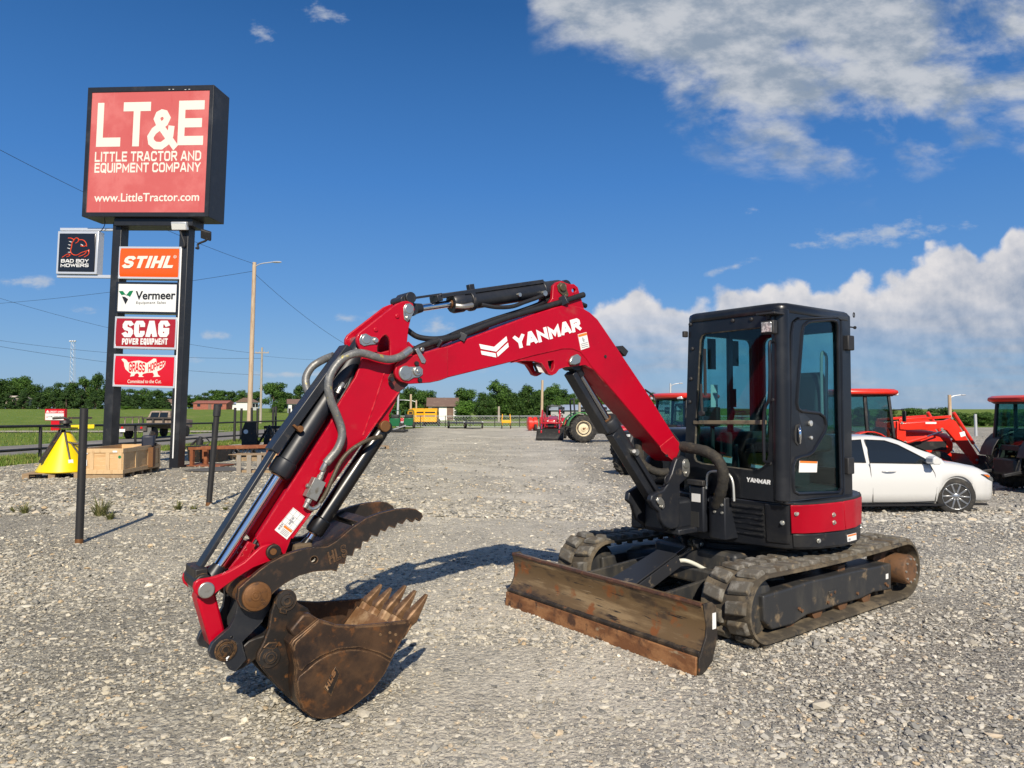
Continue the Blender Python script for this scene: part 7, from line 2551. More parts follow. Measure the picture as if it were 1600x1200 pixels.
def tractor(loc, rz, label, cab=True, col=None, roof=None, loader=True, rim=None, s=1.0, hood_dark=False, hub=None, rwheel=.62, roof_h=2.42, bucket=True):
    col = col or m_orr
    o = empty('farm_tractor', loc, rz, label, 'tractor')
    o.scale = (s, s, s)
    rim = rim or col
    MB().box(-.25, 2.35, -.22, .22, .42, .78).build('chassis', m_trkblk, o, bevel=.03)
    hp_ = [(.72, .75), (2.45, .70), (2.58, .80), (2.60, 1.10), (2.50, 1.26), (1.9, 1.36), (.72, 1.44)]
    MB().loft([[(x, -.27, z - (.05 if z > 1 else 0)) for x, z in hp_], [(x, -.32, z - (.13 if z > 1 else 0)) for x, z in hp_]][::-1] + [[(x, y, z) for x, z in hp_] for y in (-.20, .20)] + [[(x, .27, z - (.05 if z > 1 else 0)) for x, z in hp_], [(x, .32, z - (.13 if z > 1 else 0)) for x, z in hp_]]).build('hood', m_trkblk if hood_dark else col, o, bevel=.02)
    MB().box(2.585, 2.615, -.20, .20, .80, 1.10).build('grille', m_trkblk, o, bevel=.01)
    for sg in (-1, 1):
        MB().box(1.2, 2.4, sg * .322 - .006, sg * .322 + .006, .82, 1.06).build('side_grille', m_trkblk, o, bevel=.004)
        MB().box(2.54, 2.605, sg * .20 - .05, sg * .20 + .05, 1.13, 1.20).build('headlight', m_lamp, o, bevel=.01)
        ag_wheel(o, 0, sg * .62, rwheel, .34, sg, rim, 18)
        ag_wheel(o, 1.95, sg * .60, rwheel * .66, .25, sg, rim, 16, 'front_wheel')
        # fender
        fp = [((rwheel + .08) * math.cos(R(a_)), rwheel + (rwheel + .08) * math.sin(R(a_))) for a_ in range(20, 171, 15)]
        f2 = [((rwheel + .11) * math.cos(R(a_)), rwheel + (rwheel + .11) * math.sin(R(a_))) for a_ in range(170, 19, -15)]
        lp = fp + f2
        MB().prism([(x, sg * .40, z) for x, z in lp], [(x, sg * .82, z) for x, z in lp]).build('fender', col, o, bevel=.012)
    mb = MB()
    mb.box(-.3, .6, -.45, .45, .60, .80)
    mb.build('floor', m_trkblk, o, bevel=.02)
    if cab:
        h = roof_h
        pil = []
        for sg in (-1, 1):
            for x0, x1, z1 in ((.78, .66, h - .12), (.05, .0, h - .12), (-.55, -.48, h - .12)):
                pil.append(((x0, sg * .62, .95), (x1, sg * .56, z1)))
        for a_, b_ in pil:
            MB().bar(a_, b_, .07, .07, (1, 0, 0)).build('cab_pillar', m_trkblk, o, bevel=.012)
        mb = MB()
        for sg in (-1, 1):
            mb.bar((.78, sg * .62, .97), (-.55, sg * .62, .97), .07, .14)
        mb.build('cab_sill', m_trkblk, o, bevel=.01)
        for sg in (-1, 1):
            MB().prism([(.74, sg * .61, 1.03), (.08, sg * .61, 1.03), (.03, sg * .565, h - .14), (.64, sg * .565, h - .14)], [(.74, sg * .60, 1.03), (.08, sg * .60, 1.03), (.03, sg * .555, h - .14), (.64, sg * .555, h - .14)]).build('side_window', m_trglass, o, smooth=0)
            MB().prism([(.02, sg * .61, 1.03), (-.52, sg * .61, 1.03), (-.46, sg * .565, h - .14), (-.03, sg * .565, h - .14)], [(.02, sg * .60, 1.03), (-.52, sg * .60, 1.03), (-.46, sg * .555, h - .14), (-.03, sg * .555, h - .14)]).build('side_window', m_trglass, o, smooth=0)
        MB().prism([(.79, -.58, 1.0), (.79, .58, 1.0), (.67, .53, h - .14), (.67, -.53, h - .14)], [(.78, -.58, 1.0), (.78, .58, 1.0), (.66, .53, h - .14), (.66, -.53, h - .14)]).build('front_window', m_trglass, o, smooth=0)
        MB().prism([(-.55, -.58, 1.0), (-.55, .58, 1.0), (-.48, .53, h - .14), (-.48, -.53, h - .14)], [(-.54, -.58, 1.0), (-.54, .58, 1.0), (-.47, .53, h - .14), (-.47, -.53, h - .14)]).build('rear_window', m_trglass, o, smooth=0)
        def rr(z, k, kx=1):
            return [(.08 + x * k, y * k, z) for x, y in ((.86, -.45), (.80, -.66), (.5, -.74), (-.5, -.74), (-.76, -.64), (-.80, -.4), (-.80, .4), (-.76, .64), (-.5, .74), (.5, .74), (.80, .66), (.86, .45))]
        rf = MB().loft([rr(h - .10, .96), rr(h - .06, 1.0), rr(h + .0, .99), rr(h + .045, .90), rr(h + .06, .7)]).build('cab_roof', roof or col, o, smooth=50)
        MB().loft([rr(h - .15, .86), rr(h - .101, .93)]).build('roof_lining', m_trkblk, rf)
        for sg in (-1, 1):
            MB().box(.83, .92, sg * .52 - .09, sg * .52 + .09, h - .13, h - .05).build('roof_light', m_lamp, rf, bevel=.02)
            mb = MB()
            mb.tube([(.74, sg * .62, 1.9), (.90, sg * .86, 1.92), (.90, sg * .86, 1.86)], .014, 6)
            mr = mb.build('mirror_arm', m_trkblk, o)
            MB().box(.88, .92, sg * .86 - .07, sg * .86 + .07, 1.60, 1.88).build('mirror', m_trkblk, mr, bevel=.015)
    else:
        mb = MB()
        for sg in (-1, 1):
            mb.tube([(-.35, sg * .5, .8), (-.42, sg * .5, 2.0), (-.40, sg * .42, 2.1)], .04, 8)
        mb.tube([(-.40, -.43, 2.1), (-.40, .43, 2.1)], .04, 8)
        mb.build('roll_bar', m_trkblk, o)
    MB().box(-.30, .20, -.25, .25, .80, 1.02).build('seat', m_seat, o, bevel=.06)
    MB().box(-.36, -.24, -.24, .24, 1.0, 1.45).build('seat_back', m_seat, o, bevel=.05)
    MB().bar((.75, 0, 1.1), (.45, 0, 1.35), .06, .06).build('steering_column', m_trkblk, o)
    MB().tube([(.44 + .05 * math.cos(t_) , .19 * math.sin(t_), 1.36 + .17 * math.cos(t_)) for t_ in [i * math.pi / 8 for i in range(16)]], .014, 6, closed=True).build('steering_wheel', m_trkblk, o)
    if loader:
        for sg in (-1, 1):
            y0, y1 = sg * .50, sg * .59
            la = [(.95, 1.55), (2.2, 1.63), (2.36, 1.69), (2.50, 1.60), (3.16, .58), (3.14, .44), (3.00, .46), (2.24, 1.36), (2.08, 1.40), (1.18, 1.37), (.95, 1.39)]
            lm = MB().prism([(x, y0, z) for x, z in la], [(x, y1, z) for x, z in la]).build('loader_arm', col, o, bevel=.01)
            MB().prism([(.88, y0 - sg * .03, .70), (1.14, y0 - sg * .03, .70), (1.14, y0 - sg * .03, 1.57), (.90, y0 - sg * .03, 1.60)], [(.88, y0 + sg * .04, .70), (1.14, y0 + sg * .04, .70), (1.14, y0 + sg * .04, 1.57), (.90, y0 + sg * .04, 1.60)]).build('loader_tower', col, o, bevel=.008)
            MB().bar((.95, (y0 + y1) / 2 - sg * .02, 1.63), (2.40, (y0 + y1) / 2 - sg * .02, 1.73), .05, .07).build('parallel_link', col, lm, bevel=.006)
            mb = MB()
            mb.cyl((1.08, (y0 + y1) / 2, 1.02), (1.7, (y0 + y1) / 2, 1.19), .042, n=14)
            mb.build('lift_cylinder', col, lm)
            MB().cyl((1.7, (y0 + y1) / 2, 1.19), (2.12, (y0 + y1) / 2, 1.33), .02, n=12).build('cylinder_rod', m_chrome, lm)
            mb = MB()
            mb.cyl((2.46, (y0 + y1) / 2, 1.84), (3.0, (y0 + y1) / 2, 1.0), .045, n=14)
            mb.build('tilt_cylinder', col, lm)
            MB().cyl((3.0, (y0 + y1) / 2, 1.0), (3.2, (y0 + y1) / 2, .72), .022, n=12).build('cylinder_rod', m_chrome, lm)
            MB().box(1.65, 1.95, y1 * 1.0 - .0 if sg > 0 else y1 - .004, y1 + .004 if sg > 0 else y1, 1.535, 1.585).build('maker_plate', m_decal, lm)
            MB().prism([(2.62, y1, 1.18), (2.76, y1, 1.22), (2.72, y1, 1.34), (2.58, y1, 1.30)], [(2.62, y1 + sg * .004, 1.18), (2.76, y1 + sg * .004, 1.22), (2.72, y1 + sg * .004, 1.34), (2.58, y1 + sg * .004, 1.30)]).build('warning_decal', m_decal, lm)
            mb = MB()
            for x, z in ((1.0, 1.56), (2.38, 1.68), (3.05, .57), (1.08, 1.05), (2.1, 1.40)):
                mb.lathe((x, y1 - sg * .01, z), (0, sg, 0), [(0, .035), (.03, .032)], 12)
            mb.build('arm_pins', m_bolt, lm)
        MB().bar((2.75, -.55, 1.05), (2.75, .55, 1.05), .08, .08).build('cross_tube', col, o, bevel=.01)
        if bucket:
            bp_ = [(3.12, .70), (3.06, .35), (3.10, .10), (3.22, .02), (3.70, .0), (3.22, .045), (3.13, .12), (3.10, .35), (3.16, .70)]
            bk = MB().prism([(x, -.80, z) for x, z in bp_], [(x, .80, z) for x, z in bp_]).build('loader_bucket', m_trkblk, o, bevel=.004)
            for sg in (-1, 1):
                MB().prism([(3.12, sg * .80, .70), (3.06, sg * .80, .35), (3.10, sg * .80, .10), (3.22, sg * .80, .02), (3.70, sg * .80, .0), (3.45, sg * .80, .35)], [(3.12, sg * .82, .70), (3.06, sg * .82, .35), (3.10, sg * .82, .10), (3.22, sg * .82, .02), (3.70, sg * .82, .0), (3.45, sg * .82, .35)]).build('bucket_cheek', m_trkblk, bk)
    return o


def onlot(px, Y):
    x = (px - 800) / FPX * Y
    return Vector((x, Y, gz(x, Y)))


tractor(onlot(1333, 19.5), R(3), 'orange-red cab tractor with raised loader arms parked behind the white sedan', s=1.0, roof_h=2.42)
t2 = tractor(Vector((12.32, 16.8, gz(12.32, 16.8))), R(4), 'black cab tractor with orange-red roof cut off by the right edge of the photo', s=.97, loader=False, roof_h=2.27, rwheel=.70, rim=m_trkblk, col=m_trkblk, roof=m_orr)
MB().box(-.40, -.05, -.84, -.60, 1.50, 1.56).build('red_fender_top', m_orr, t2, bevel=.02)
MB().box(-.80, -.42, -.36, .36, .40, .80).build('rear_hitch', m_trkblk, t2, bevel=.05)
for sg in (-1, 1):
    MB().bar((-.4, sg * .38, .55), (-1.15, sg * .42, .42), .08, .07).build('lift_link', m_trkblk, t2, bevel=.01)
    MB().bar((-.75, sg * .40, .48), (-.55, sg * .35, 1.05), .06, .06).build('lift_rod', m_trkblk, t2, bevel=.01)
    MB().box(-.62, -.54, sg * .66 - .07, sg * .66 + .07, 1.05, 1.15).build('tail_lamp', mat('amber_tail_lamp', (.6, .12, .02), .3), t2, bevel=.015)
MB().box(-.62, -.52, -.30, .30, .98, 1.12).build('rear_panel', m_trkblk, t2, bevel=.02)
t3 = tractor(onlot(1074, 21.5), R(214), 'orange-roofed cab tractor seen between the red boom and the excavator cab', s=1.02, loader=False, hood_dark=True, roof_h=2.30)
t4 = tractor(onlot(1052, 27.0), R(200), 'crimson tractor mostly hidden behind the excavator boom', s=1.0, col=m_crim, cab=False, loader=False)
t5 = tractor(onlot(907, 41.0), R(6), 'old green tractor with cream rear wheel rim behind the boom cylinder', cab=False, col=m_grn, rim=m_rimcream, loader=False, s=1.18, rwheel=.68)
t6 = tractor(onlot(866, 46.5), R(262), 'red compact tractor with loader bucket facing the camera by the green tractor', cab=False, loader=True, col=m_crim, s=1.0)

# ------------------------------------------------------------------ machines at the back of the lot


def green_machine(px, Y, label):
    o = empty('green_machine', onlot(px, Y), R(4), label, 'machine', 'green machines at the back of the lot')
    MB().box(-.45, .45, -.6, .6, .25, 1.0).build('machine_body', mat('dark_green_paint', (.004, .10, .035), .35), o, bevel=.04)
    MB().box(-.38, .38, -.35, .45, 1.0, 1.35).build('seat_tower', m_trkblk, o, bevel=.06)
    mb = MB()
    for x in (-.4, .4):
        mb.tube([(x, .4, .9), (x, .45, 1.75)], .035, 6)
    mb.tube([(-.4, .45, 1.75), (.4, .45, 1.75)], .035, 6)
    mb.build('roll_bar', mat('dark_green_bar', (.004, .08, .03), .4), o)
    for x in (-.5, .5):
        for y in (-.5, .5):
            MB().lathe((x - .1, y, .28), (1, 0, 0), [(0, .18), (.02, .28), (.18, .28), (.2, .18)], 16).build('wheel', m_tyre, o)


green_machine(618, 68, 'left one of two dark green machines at the back of the lot')
green_machine(639, 70, 'right one of two dark green machines next to the yellow baler')


def baler(px, Y, rz, label):
    o = empty('yellow_baler', onlot(px, Y), rz, label, 'baler', 'yellow balers at the back of the lot')
    pr_ = [(-.9, .45), (.7, .45), (1.0, .8), (1.0, 1.45), (.7, 1.85), (-.3, 1.95), (-.9, 1.6)]
    MB().prism([(x, -.72, z) for x, z in pr_], [(x, .72, z) for x, z in pr_]).build('baler_hood', mat('baler_yellow', (.80, .38, .005), .4), o, bevel=.06)
    for sg in (-1, 1):
        MB().box(-.35, .45, sg * .73 - .01, sg * .73 + .01, .95, 1.15).build('side_opening', m_dark, o)
        MB().box(-.2, .5, sg * .73 - .01, sg * .73 + .01, 1.35, 1.55).build('side_opening', m_dark, o)
        MB().lathe((-.1, sg * .85 - .12, .40), (0, 1, 0), [(0, .25), (.03, .40), (.21, .40), (.24, .25)], 20).build('wheel', m_tyre, o)
    for z0_, z1_ in ((1.05, 1.18), (1.42, 1.58)):
        MB().box(-.92, -.88, -.55, .55, z0_, z1_).build('rear_slot', m_dark, o)
    MB().bar((1.0, 0, .6), (2.2, 0, .5), .12, .12).build('drawbar', m_trkblk, o)
    MB().box(.4, 1.1, -.6, .6, .15, .45).build('pickup_reel', m_blksteel, o, bevel=.05)


baler(652, 78, R(125), 'yellow baler with side openings facing right, beside green machines')
baler(674, 78, R(88), 'boxy yellow baler seen end-on in front of the white house')


def trailer(px, Y, label, ramp):
    o = empty('flat_trailer', onlot(px, Y), R(2), label, 'trailer', 'black trailers at the back fence')
    MB().box(-.75, .75, -1.6, 1.6, .48, .58).build('trailer_deck', m_trkblk, o, bevel=.01)
    MB().bar((0, -1.6, .5), (0, -2.6, .45), .1, .1).build('drawbar', m_trkblk, o)
    for x in (-.85, .85):
        for y in (-.2, .5):
            MB().lathe((x - .09, y, .30), (1, 0, 0), [(0, .2), (.02, .30), (.16, .30), (.18, .2)], 16).build('wheel', m_tyre, o)
        MB().box(x - .12, x + .12, -.6, .9, .60, .66).build('mudguard', m_alu if ramp else m_trkblk, o, bevel=.02)
    mb = MB()
    for x in (-.75, 0, .75):
        mb.bar((x, -1.6, .58), (x, -1.6, 1.0 if not ramp else .8), .06, .06)
    mb.bar((-.75, -1.6, .98 if not ramp else .78), (.75, -1.6, .98 if not ramp else .78), .06, .06)
    mb.build('front_rail', m_trkblk, o)


trailer(714.5, 70, 'left low black trailer with front rails at the back fence', False)
trailer(740, 69, 'right low black trailer with pale mudguards at the back fence', True)
yo = empty('yellow_hay_tool', onlot(791, 68), R(3), 'small yellow tool carrier with two upright arms at the back fence', 'implement')
m_yt = mat('tool_yellow', (.78, .36, .01), .45)
MB().box(-.45, .45, -.3, .3, .55, .82).build('tool_body', m_yt, yo, bevel=.03)
for x in (-.42, .42):
    MB().bar((x, 0, .7), (x * .85, .0, 1.4), .07, .07).build('upright_arm', m_yt, yo)
    MB().lathe((x - .05, -.1, .22), (1, 0, 0), [(0, .14), (.02, .22), (.08, .22), (.1, .14)], 14).build('wheel', m_tyre, yo)
    MB().bar((x, -.1, .25), (x * .8, -.05, .6), .07, .07).build('leg', m_yt, yo)
dm_ = empty('orange_disc_mower', onlot(838, 62), R(10), 'orange folded implement left of the red loader tractor', 'implement')
MB().loft([[(k, .55 * math.cos(t_) * f, .62 + .6 * math.sin(t_) * f) for t_ in [i * math.pi / 7 for i in range(14)]] for k, f in ((-.80, .75), (-.72, 1.0), (-.45, 1.0), (-.42, .78), (-.32, .78), (-.29, 1.0), (.0, 1.0), (.05, .8))]).build('implement_shroud', m_orr, dm_, smooth=40)
MB().box(.3, 1.3, -.4, .4, .3, 1.2).build('implement_frame', m_orr, dm_, bevel=.06)
for x in (.45, 1.15):
    MB().bar((x, -.4, .0), (x, -.4, 1.35), .09, .09).build('leg', m_orr, dm_)
MB().lathe((-.3, -.5, .3), (1, 0, 0), [(0, .2), (.03, .3), (.2, .3), (.22, .2)], 14).build('wheel', m_tyre, dm_)
go = empty('stand_on_loader', onlot(622, 58), R(-8), 'low grey and black ramp implement lying before the green machines', 'implement')
MB().box(-.7, .7, -.6, .6, .05, .22).build('implement_deck', m_trkblk, go, bevel=.03)
MB().bar((-.5, .2, .2), (.6, .3, .55), .08, .12).build('implement_arm', mat('grey_arm', (.25, .26, .27), .5), go, bevel=.02)
for x in (-.6, .6):
    MB().lathe((x - .08, -.3, .16), (1, 0, 0), [(0, .16), (.16, .16)], 14).build('wheel', m_tyre, go)
rbx = empty('red_cart', onlot(629, 74), 0, 'small bright red machine standing between the two green machines', 'machine')
MB().box(-.4, .4, -.4, .4, .2, .95).build('machine_body', m_bred, rbx, bevel=.06)
MB().box(-.36, .36, -.42, -.38, .35, .6).build('front_grille', m_alu, rbx)
MB().lathe((-.3, -.45, .18), (0, 1, 0), [(0, .18), (.2, .18)], 12).build('wheel', m_tyre, rbx)
pp = pallet(G(590, 701), R(15), 1.0, .9, 'dark pallet with a yellow block lying in the open lot behind the arm', .14)
o = MB().box(-.28, .22, -.25, .15, 0, .10).build('yellow_block', m_yel, bevel=.01)
o.location = G(590, 701) + Vector((-.1, -.1, .14))
tag(o, 'yellow block resting on the dark pallet behind the arm', 'block')

# chain-link fence at the back
cf_ = empty('chain_link_fence', (0, 73.5, gz(0, 73.5)), 0, 'long grey chain-link fence along the back of the gravel lot', 'fence')
mb = MB()
fx_ = lin(-12, 34, 18)
for h in (1.15, .06):
    mb.tube([(x, 0, h) for x in fx_], .03, 6)
mb.build('rail', m_steelp, cf_)
for x in fx_:
    MB().cyl((x, 0, -.1), (x, 0, 1.2), .04, n=8).build('fence_post', m_post, cf_)
mb = MB()
k = -12.0
while k < 34:
    mb.tube([(k, 0, .05), (k + 1.1, 0, 1.15)], .006, 3, caps=False)
    mb.tube([(k + 1.1, .01, .05), (k, .01, 1.15)], .006, 3, caps=False)
    k += .28
mb.build('wire_mesh', m_steelp, cf_, fix=False)

# ------------------------------------------------------------------ far buildings
m_wall = mat('white_siding', (.74, .73, .70), .7)
m_brick = mat('red_brick', (.28, .09, .06), .85, 0, [((.36, .14, .09), 3, .45, .7)])
m_rbrown = mat('brown_shingle', (.16, .10, .075), .85, 0, [((.22, .15, .11), 2, .5, .7)])
m_rblue = mat('pale_metal_roof', (.46, .52, .60), .4, .3)


def house(name, px, Y, w, d, hw, hr, rz, label, wm, rm, doors=1):
    x = (px - 800) / FPX * Y
    o = empty(name, (x, Y, gz(x, Y) - .03), rz, label, 'building')
    MB().box(-w / 2, w / 2, 0, d, 0, hw).build('wall', wm, o)
    MB().prism([(-w / 2 - .3, -.35, hw), (-w / 2 - .3, d + .35, hw), (-w / 2 - .3, d / 2, hw + hr)], [(w / 2 + .3, -.35, hw), (w / 2 + .3, d + .35, hw), (w / 2 + .3, d / 2, hw + hr)]).build('roof', rm, o)
    n = max(2, int(w / 3.2))
    for i in range(n):
        xx = -w / 2 + w * (i + .5) / n
        if i == n // 2 and doors:
            MB().box(xx - .5, xx + .5, -.03, .02, 0, 2.05).build('door', m_rbrown, o)
        else:
            MB().box(xx - .5, xx + .5, -.03, .02, .95, 2.0).build('window', m_carglass, o)
    return o


house('brick_building', 328, 232, 10.5, 8, 2.0, 1.0, R(4), 'low red-brown brick building across the field', m_brick, m_brick)
house('metal_shed', 365, 238, 9.0, 8, 1.7, .7, R(2), 'long white shed with pale blue metal roof across the field', m_wall, m_rblue)
house('small_house', 312, 245, 3.4, 5, 1.8, .6, R(0), 'tiny white house at the left end of the brick building', m_wall, m_rbrown)
house('small_house', 399, 215, 2.6, 6, 2.4, 1.4, R(70), 'narrow white gabled house right of the tall timber pole', m_wall, m_rbrown, 0)
house('small_house', 468, 170, 5.0, 6, 2.2, 1.2, R(20), 'white house low behind the black posts near the red boom', m_wall, m_rbrown)
house('small_house', 268, 250, 5.0, 6, 1.9, 1.6, R(0), 'grey-roofed house behind the flatbed truck', m_wall, m_rbrown)
house('white_house', 692, 108, 4.4, 7, 2.1, 1.4, R(6), 'white house with brown roof between the trees beyond the fence', m_wall, m_rbrown)
house('long_shed', 960, 112, 20, 8, 1.5, .9, R(-3), 'long grey-roofed shed behind the old tractors', mat('grey_siding', (.34, .34, .34), .8), m_rblue)
for i, (px, py_, lb) in enumerate(((15, 618.5, 'pale roofed house peeking out of the trees at far left'), (32, 620.5, 'second pale roofed house among the trees at far left'))):
    Yh = 252
    p = at(px, py_, Yh)
    o = house('small_house', px, Yh, 2.6, 4, p.z - gz(p.x, Yh) - .6, .7, 0, lb, mat('cream_wall', (.5, .45, .34), .8), mat('cream_roof', (.60, .52, .40), .7), 0)

# ------------------------------------------------------------------ trees
m_bark = mat('tree_bark', (.09, .065, .045), .9, 0, [((.14, .11, .08), 5, .5, .7)])
m_leafs = [leaf_mat('dark_leaf', (.022, .052, .012), (.042, .092, .019), (.085, .15, .03)), leaf_mat('mid_leaf', (.03, .072, .013), (.06, .128, .022), (.115, .20, .04)), leaf_mat('light_leaf', (.05, .12, .016), (.09, .19, .026), (.15, .27, .045)), leaf_mat('cedar_leaf', (.024, .05, .017), (.04, .082, .022), (.066, .125, .03))]


def tree_mesh(kind, seed):
    """unit-high tree: crown and trunk meshes"""
    rng = random.Random(seed)
    cr = MB()
    tr = MB()
    lobes = []
    if kind == 'cedar':
        n = 44
        for i in range(n):
            f = i / n
            a_ = rng.uniform(0, 6.28)
            rad = .36 * (1 - f) ** .6 * rng.uniform(.35, 1)
            lobes.append((math.cos(a_) * rad, math.sin(a_) * rad, .06 + .86 * f + rng.uniform(-.03, .03), rng.uniform(.09, .15) * (1.15 - .55 * f), .8))
        leaves, ls = 5200, .030
    else:
        n = rng.randint(34, 46)
        for i in range(n):
            a_ = rng.uniform(0, 6.28)
            z = rng.uniform(.08, .92)
            env = math.sin(math.pi * min(1, max(0, (z - .04) / 1.02))) ** .6
            rad = .37 * env * rng.uniform(.15, 1.0)
            lobes.append((math.cos(a_) * rad, math.sin(a_) * rad, z, rng.uniform(.10, .185), .8))
        leaves, ls = 6500, .028
    tot = sum(l[3] ** 2 for l in lobes)
    for (x, y, z, r, fl) in lobes:
        k = int(leaves * r * r / tot)
        for _ in range(k):
            u, v = rng.uniform(-1, 1), rng.uniform(0, 6.28)
            q_ = math.sqrt(1 - u * u)
            rr_ = r * (rng.random() ** .35) * rng.uniform(.8, 1.15)
            nrm = Vector((q_ * math.cos(v), q_ * math.sin(v), u))
            c = Vector((x, y, z)) + Vector((nrm.x * rr_, nrm.y * rr_, nrm.z * rr_ * fl))
            if c.z < .03:
                continue
            nn = (nrm + Vector((rng.uniform(-.8, .8), rng.uniform(-.8, .8), rng.uniform(-.3, .9)))).normalized()
            t1 = nn.orthogonal().normalized()
            t1.rotate(Matrix.Rotation(rng.uniform(0, 6.28), 3, nn))
            t2_ = nn.cross(t1)
            s1, s2 = ls * rng.uniform(.5, 1.2), ls * rng.uniform(.35, .8)
            cr.add([c - t1 * s1, c + t2_ * s2, c + t1 * s1, c - t2_ * s2], [(0, 1, 2, 3)])
    tr.tube(spline([(0, 0, -.03), (.008, .005, .2), (-.01, .0, .45), (.0, .01, .75)], 3), [.032, .031, .03, .029, .027, .025, .022, .019, .014, .010][:10], 8)
    for (x, y, z, r, fl) in lobes[::2]:
        h0 = max(.12, z - .25)
        tr.tube([(0, 0, h0), (x * .5, y * .5, z - .08), (x, y, z)], [.014, .009, .004], 5)
    return cr, tr


PROTO = {}
for kind, seeds, mi in (('oak', (1, 2, 3, 4), 1), ('oakd', (5, 6, 7), 0), ('oakl', (8, 9), 2), ('cedar', (11, 12, 13), 3)):
    PROTO[kind] = []
    for sd_ in seeds:
        c_, t_ = tree_mesh('cedar' if kind == 'cedar' else 'oak', sd_)
        co_ = c_.build('crown', m_leafs[mi], None, smooth=0, fix=False)
        to_ = t_.build('trunk', m_bark, None, fix=False)
        PROTO[kind].append((co_.data, to_.data))
        bpy.data.objects.remove(co_)
        bpy.data.objects.remove(to_)
rt_ = random.Random(21)
TREE_N = 0


def plant(kind, px, top, wpx, Y, label, group):
    x = (px - 800) / FPX * Y
    z = gz(x, Y)
    h = at(px, top, Y).z - z
    w = wpx / FPX * Y
    o = empty('cedar_tree' if kind == 'cedar' else 'leafy_tree', (x, Y, z - .1), rt_.uniform(0, 6.28), label, 'tree', group)
    cd, td_ = PROTO[kind][rt_.randrange(len(PROTO[kind]))]
    for nm, d in (('crown', cd), ('trunk', td_)):
        c = bpy.data.objects.new(nm, d)
        COL.objects.link(c)
        c.parent = o
        c.scale = (w * 1.22, w * 1.22, h / .99)


KN = {'oak': 'leafy green tree', 'oakd': 'dark leafy tree', 'oakl': 'light green leafy tree', 'cedar': 'dark cedar-like tree'}
left_row = [('oakd', -22, 588, 42, 262), ('oakd', 6, 591, 40, 268), ('oak', 30, 589, 44, 275), ('oakd', 50, 599, 34, 266), ('oakd', 70, 604, 36, 270), ('oakd', 93, 597, 40, 266), ('oakd', 116, 597, 34, 262), ('oak', 134, 589, 36, 268), ('oakd', 152, 583, 34, 258), ('oakd', 176, 592, 38, 262),
            ('oakd', 200, 607, 34, 262), ('oak', 222, 607, 36, 268), ('oakd', 246, 609, 38, 262), ('oak', 270, 611, 34, 270), ('oak', 296, 615, 34, 300), ('oakd', 318, 613, 34, 305), ('oak', 340, 609, 34, 298), ('oakd', 358, 611, 32, 300), ('oak', 378, 608, 32, 300), ('oak', 398, 612, 30, 300),
            ('oak', 428, 597, 44, 180), ('oakd', 450, 613, 36, 260), ('oakd', 468, 601, 30, 190), ('oak', 490, 612, 36, 250), ('oak', 515, 610, 40, 250), ('oak', 545, 612, 44, 240), ('oakd', 580, 608, 46, 230),
            ('cedar', 14, 612, 26, 248), ('cedar', 36, 610, 26, 250), ('cedar', 62, 612, 28, 246), ('cedar', 84, 611, 28, 248), ('cedar', 104, 608, 30, 246), ('cedar', 128, 606, 30, 248), ('cedar', 148, 610, 26, 246), ('cedar', 190, 614, 28, 246), ('cedar', 212, 613, 28, 248), ('cedar', 236, 616, 28, 246), ('cedar', 258, 618, 26, 248), ('cedar', -8, 612, 28, 248),
            ('oakl', 196, 633, 18, 235), ('oakl', 180, 632, 14, 236), ('oak', 436, 622, 22, 176)]
for i, (k, px, tp, w, Y) in enumerate(left_row):
    plant(k, px, tp, w, Y, f"{KN[k]} of the far tree line, {px / 16:.1f} percent across the picture" if px >= 0 else f"{KN[k]} of the far tree line at the left edge of the picture", 'trees beyond the field')
mid = [('oakd', 600, 606, 40, 118), ('oak', 617, 612, 34, 110), ('oakd', 640, 603, 42, 122), ('oak', 664, 609, 40, 116), ('oakd', 690, 621, 26, 160), ('oak', 709, 625, 18, 165), ('oak', 728, 607, 46, 118), ('oakl', 724, 622, 40, 107), ('oak', 778, 594, 48, 116), ('oakd', 756, 612, 36, 112), ('oakd', 803, 612, 34, 118),
       ('oakd', 826, 601, 38, 122), ('oak', 862, 600, 44, 118), ('oakd', 844, 611, 32, 114), ('oak', 890, 613, 34, 126), ('oakd', 914, 615, 34, 122), ('oak', 940, 612, 36, 124), ('oakd', 966, 618, 34, 128), ('oak', 992, 622, 34, 130), ('oak', 1022, 614, 26, 120), ('oakd', 1050, 622, 34, 132)]
for i, (k, px, tp, w, Y) in enumerate(mid):
    plant(k, px, tp, w, Y, f"{KN[k]} beyond the back fence, {px / 16:.1f} percent across the picture", 'trees beyond the back fence')
mid2 = [('oakd', 752, 620, 40, 136), ('oak', 770, 613, 40, 134), ('oakd', 792, 606, 40, 138), ('oak', 815, 612, 40, 134), ('oakd', 838, 608, 42, 136), ('oak', 852, 606, 36, 132), ('oakd', 876, 606, 44, 136), ('oak', 902, 612, 44, 134), ('oakd', 928, 616, 44, 136), ('oak', 954, 617, 44, 134), ('oakd', 980, 621, 44, 138), ('oak', 1006, 621, 44, 134), ('oakd', 630, 612, 40, 136), ('oak', 652, 610, 40, 134), ('oakd', 674, 618, 30, 136), ('oak', 606, 610, 40, 134)]
for i, (k, px, tp, w, Y) in enumerate(mid2):
    plant(k, px, tp, w, Y, f"{KN[k]} in the second row beyond the back fence, {px / 16:.1f} percent across", 'trees beyond the back fence')
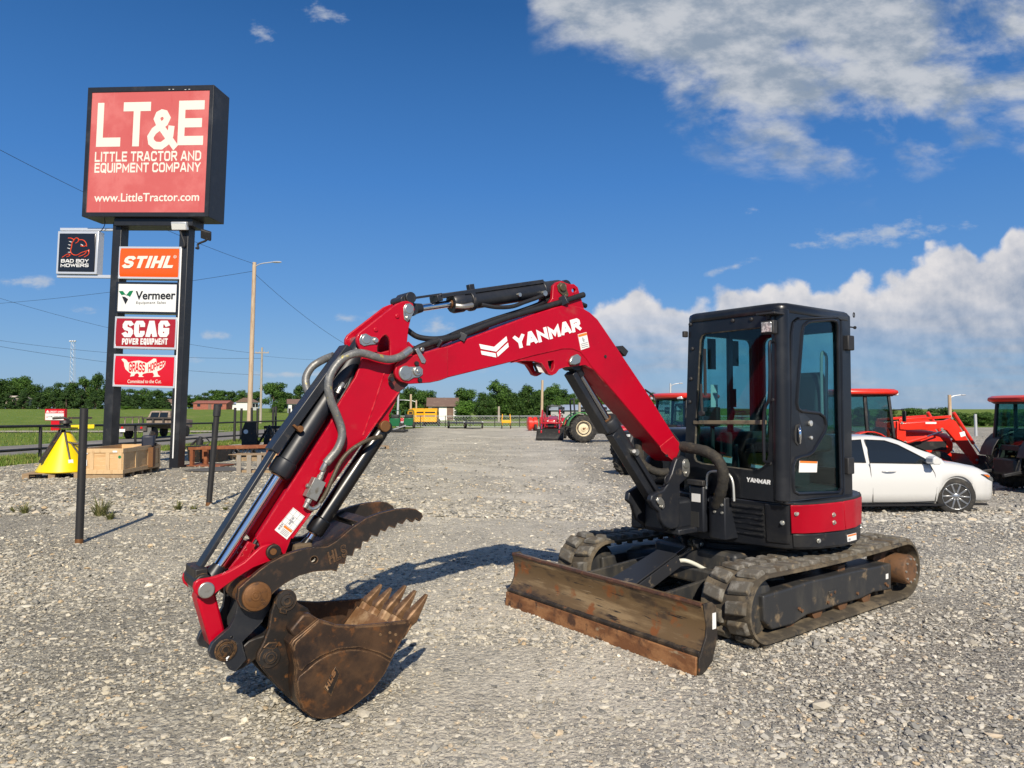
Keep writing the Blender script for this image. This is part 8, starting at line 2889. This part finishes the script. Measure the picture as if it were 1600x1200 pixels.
right_row = [('oakd', 1345, 640, 40, 150), ('oakd', 1385, 642, 40, 150), ('oak', 1424, 641, 44, 150), ('oakd', 1452, 641, 40, 148), ('oakd', 1478, 639, 40, 150), ('oak', 1508, 647, 40, 150), ('oak', 1536, 648, 40, 148), ('oakd', 1566, 647, 40, 150), ('oak', 1600, 648, 42, 150), ('oak', 1640, 646, 44, 150), ('oakd', 1100, 640, 40, 150), ('oak', 1160, 642, 44, 150), ('oak', 1220, 641, 44, 150), ('oakd', 1280, 642, 44, 150)]
for i, (k, px, tp, w, Y) in enumerate(right_row):
    plant(k, px, tp - 4, w, Y, f"low {KN[k]} far off on the right, {px / 16:.1f} percent across the picture" if px < 1600 else f"low {KN[k]} in the distance past the right edge", 'low trees on the right')
# ================================================================== pieces that are parts of their own
SPLIT = set('hose_clamp grease_line arm_pin plug barrel_clamp rubber_stop cylinder_bracket boom_fork boom_top_bracket thumb_lug post_pin hinge_pin cab_bolt cover_bolt frame_bolt strap_bolt bracket_bolt boom_hose arm_pipe guard_rod hose_bundle '
            'stop_plate hose_fitting valve_elbow lifting_eye arm_pins insulator travel_lever joystick side_console weld_bead cylinder_lug pin_keeper slat lift_frame drive_shaft shipping_label hitch_bar front_rail top_rail seat_rail cab_sill barrel_rib lamp_head sign_arm'.split())


def split_loose(o, gap=.004):
    me = o.data
    n = len(me.vertices)
    par = list(range(n))
    def find(a):
        while par[a] != a:
            par[a] = par[par[a]]
            a = par[a]
        return a
    for e in me.edges:
        a, b = find(e.vertices[0]), find(e.vertices[1])
        if a != b:
            par[a] = b
    isl = {}
    for i in range(n):
        isl.setdefault(find(i), []).append(i)
    boxes = []
    for r_, vs in isl.items():
        cs = [me.vertices[i].co for i in vs]
        boxes.append([[min(c[k] for c in cs) - gap for k in range(3)], [max(c[k] for c in cs) + gap for k in range(3)], [r_]])
    merged = True
    while merged:
        merged = False
        for i in range(len(boxes)):
            for j in range(i + 1, len(boxes)):
                a, b = boxes[i], boxes[j]
                if all(a[0][k] <= b[1][k] and b[0][k] <= a[1][k] for k in range(3)):
                    a[0] = [min(a[0][k], b[0][k]) for k in range(3)]
                    a[1] = [max(a[1][k], b[1][k]) for k in range(3)]
                    a[2] += b[2]
                    del boxes[j]
                    merged = True
                    break
            if merged:
                break
    if len(boxes) < 2:
        return
    kids = list(o.children)
    for k, bx in enumerate(boxes):
        roots = set(bx[2])
        bm = bmesh.new()
        bm.from_mesh(me)
        bm.verts.ensure_lookup_table()
        kill = [v for v in bm.verts if find(v.index) not in roots]
        bmesh.ops.delete(bm, geom=kill, context='VERTS')
        m2 = me.copy()
        bm.to_mesh(m2)
        bm.free()
        c = o.copy()
        c.data = m2
        COL.objects.link(c)
        if k == 0:
            for ch in kids:
                ch.parent = c
    nm = o.name
    bpy.data.objects.remove(o)


def depth(o):
    d = 0
    while o.parent:
        o = o.parent
        d += 1
    return d


for o in list(bpy.data.objects):
    if o.type == 'MESH' and o.parent and o.data.users == 1 and o.name.split('.')[0] in SPLIT:
        split_loose(o)
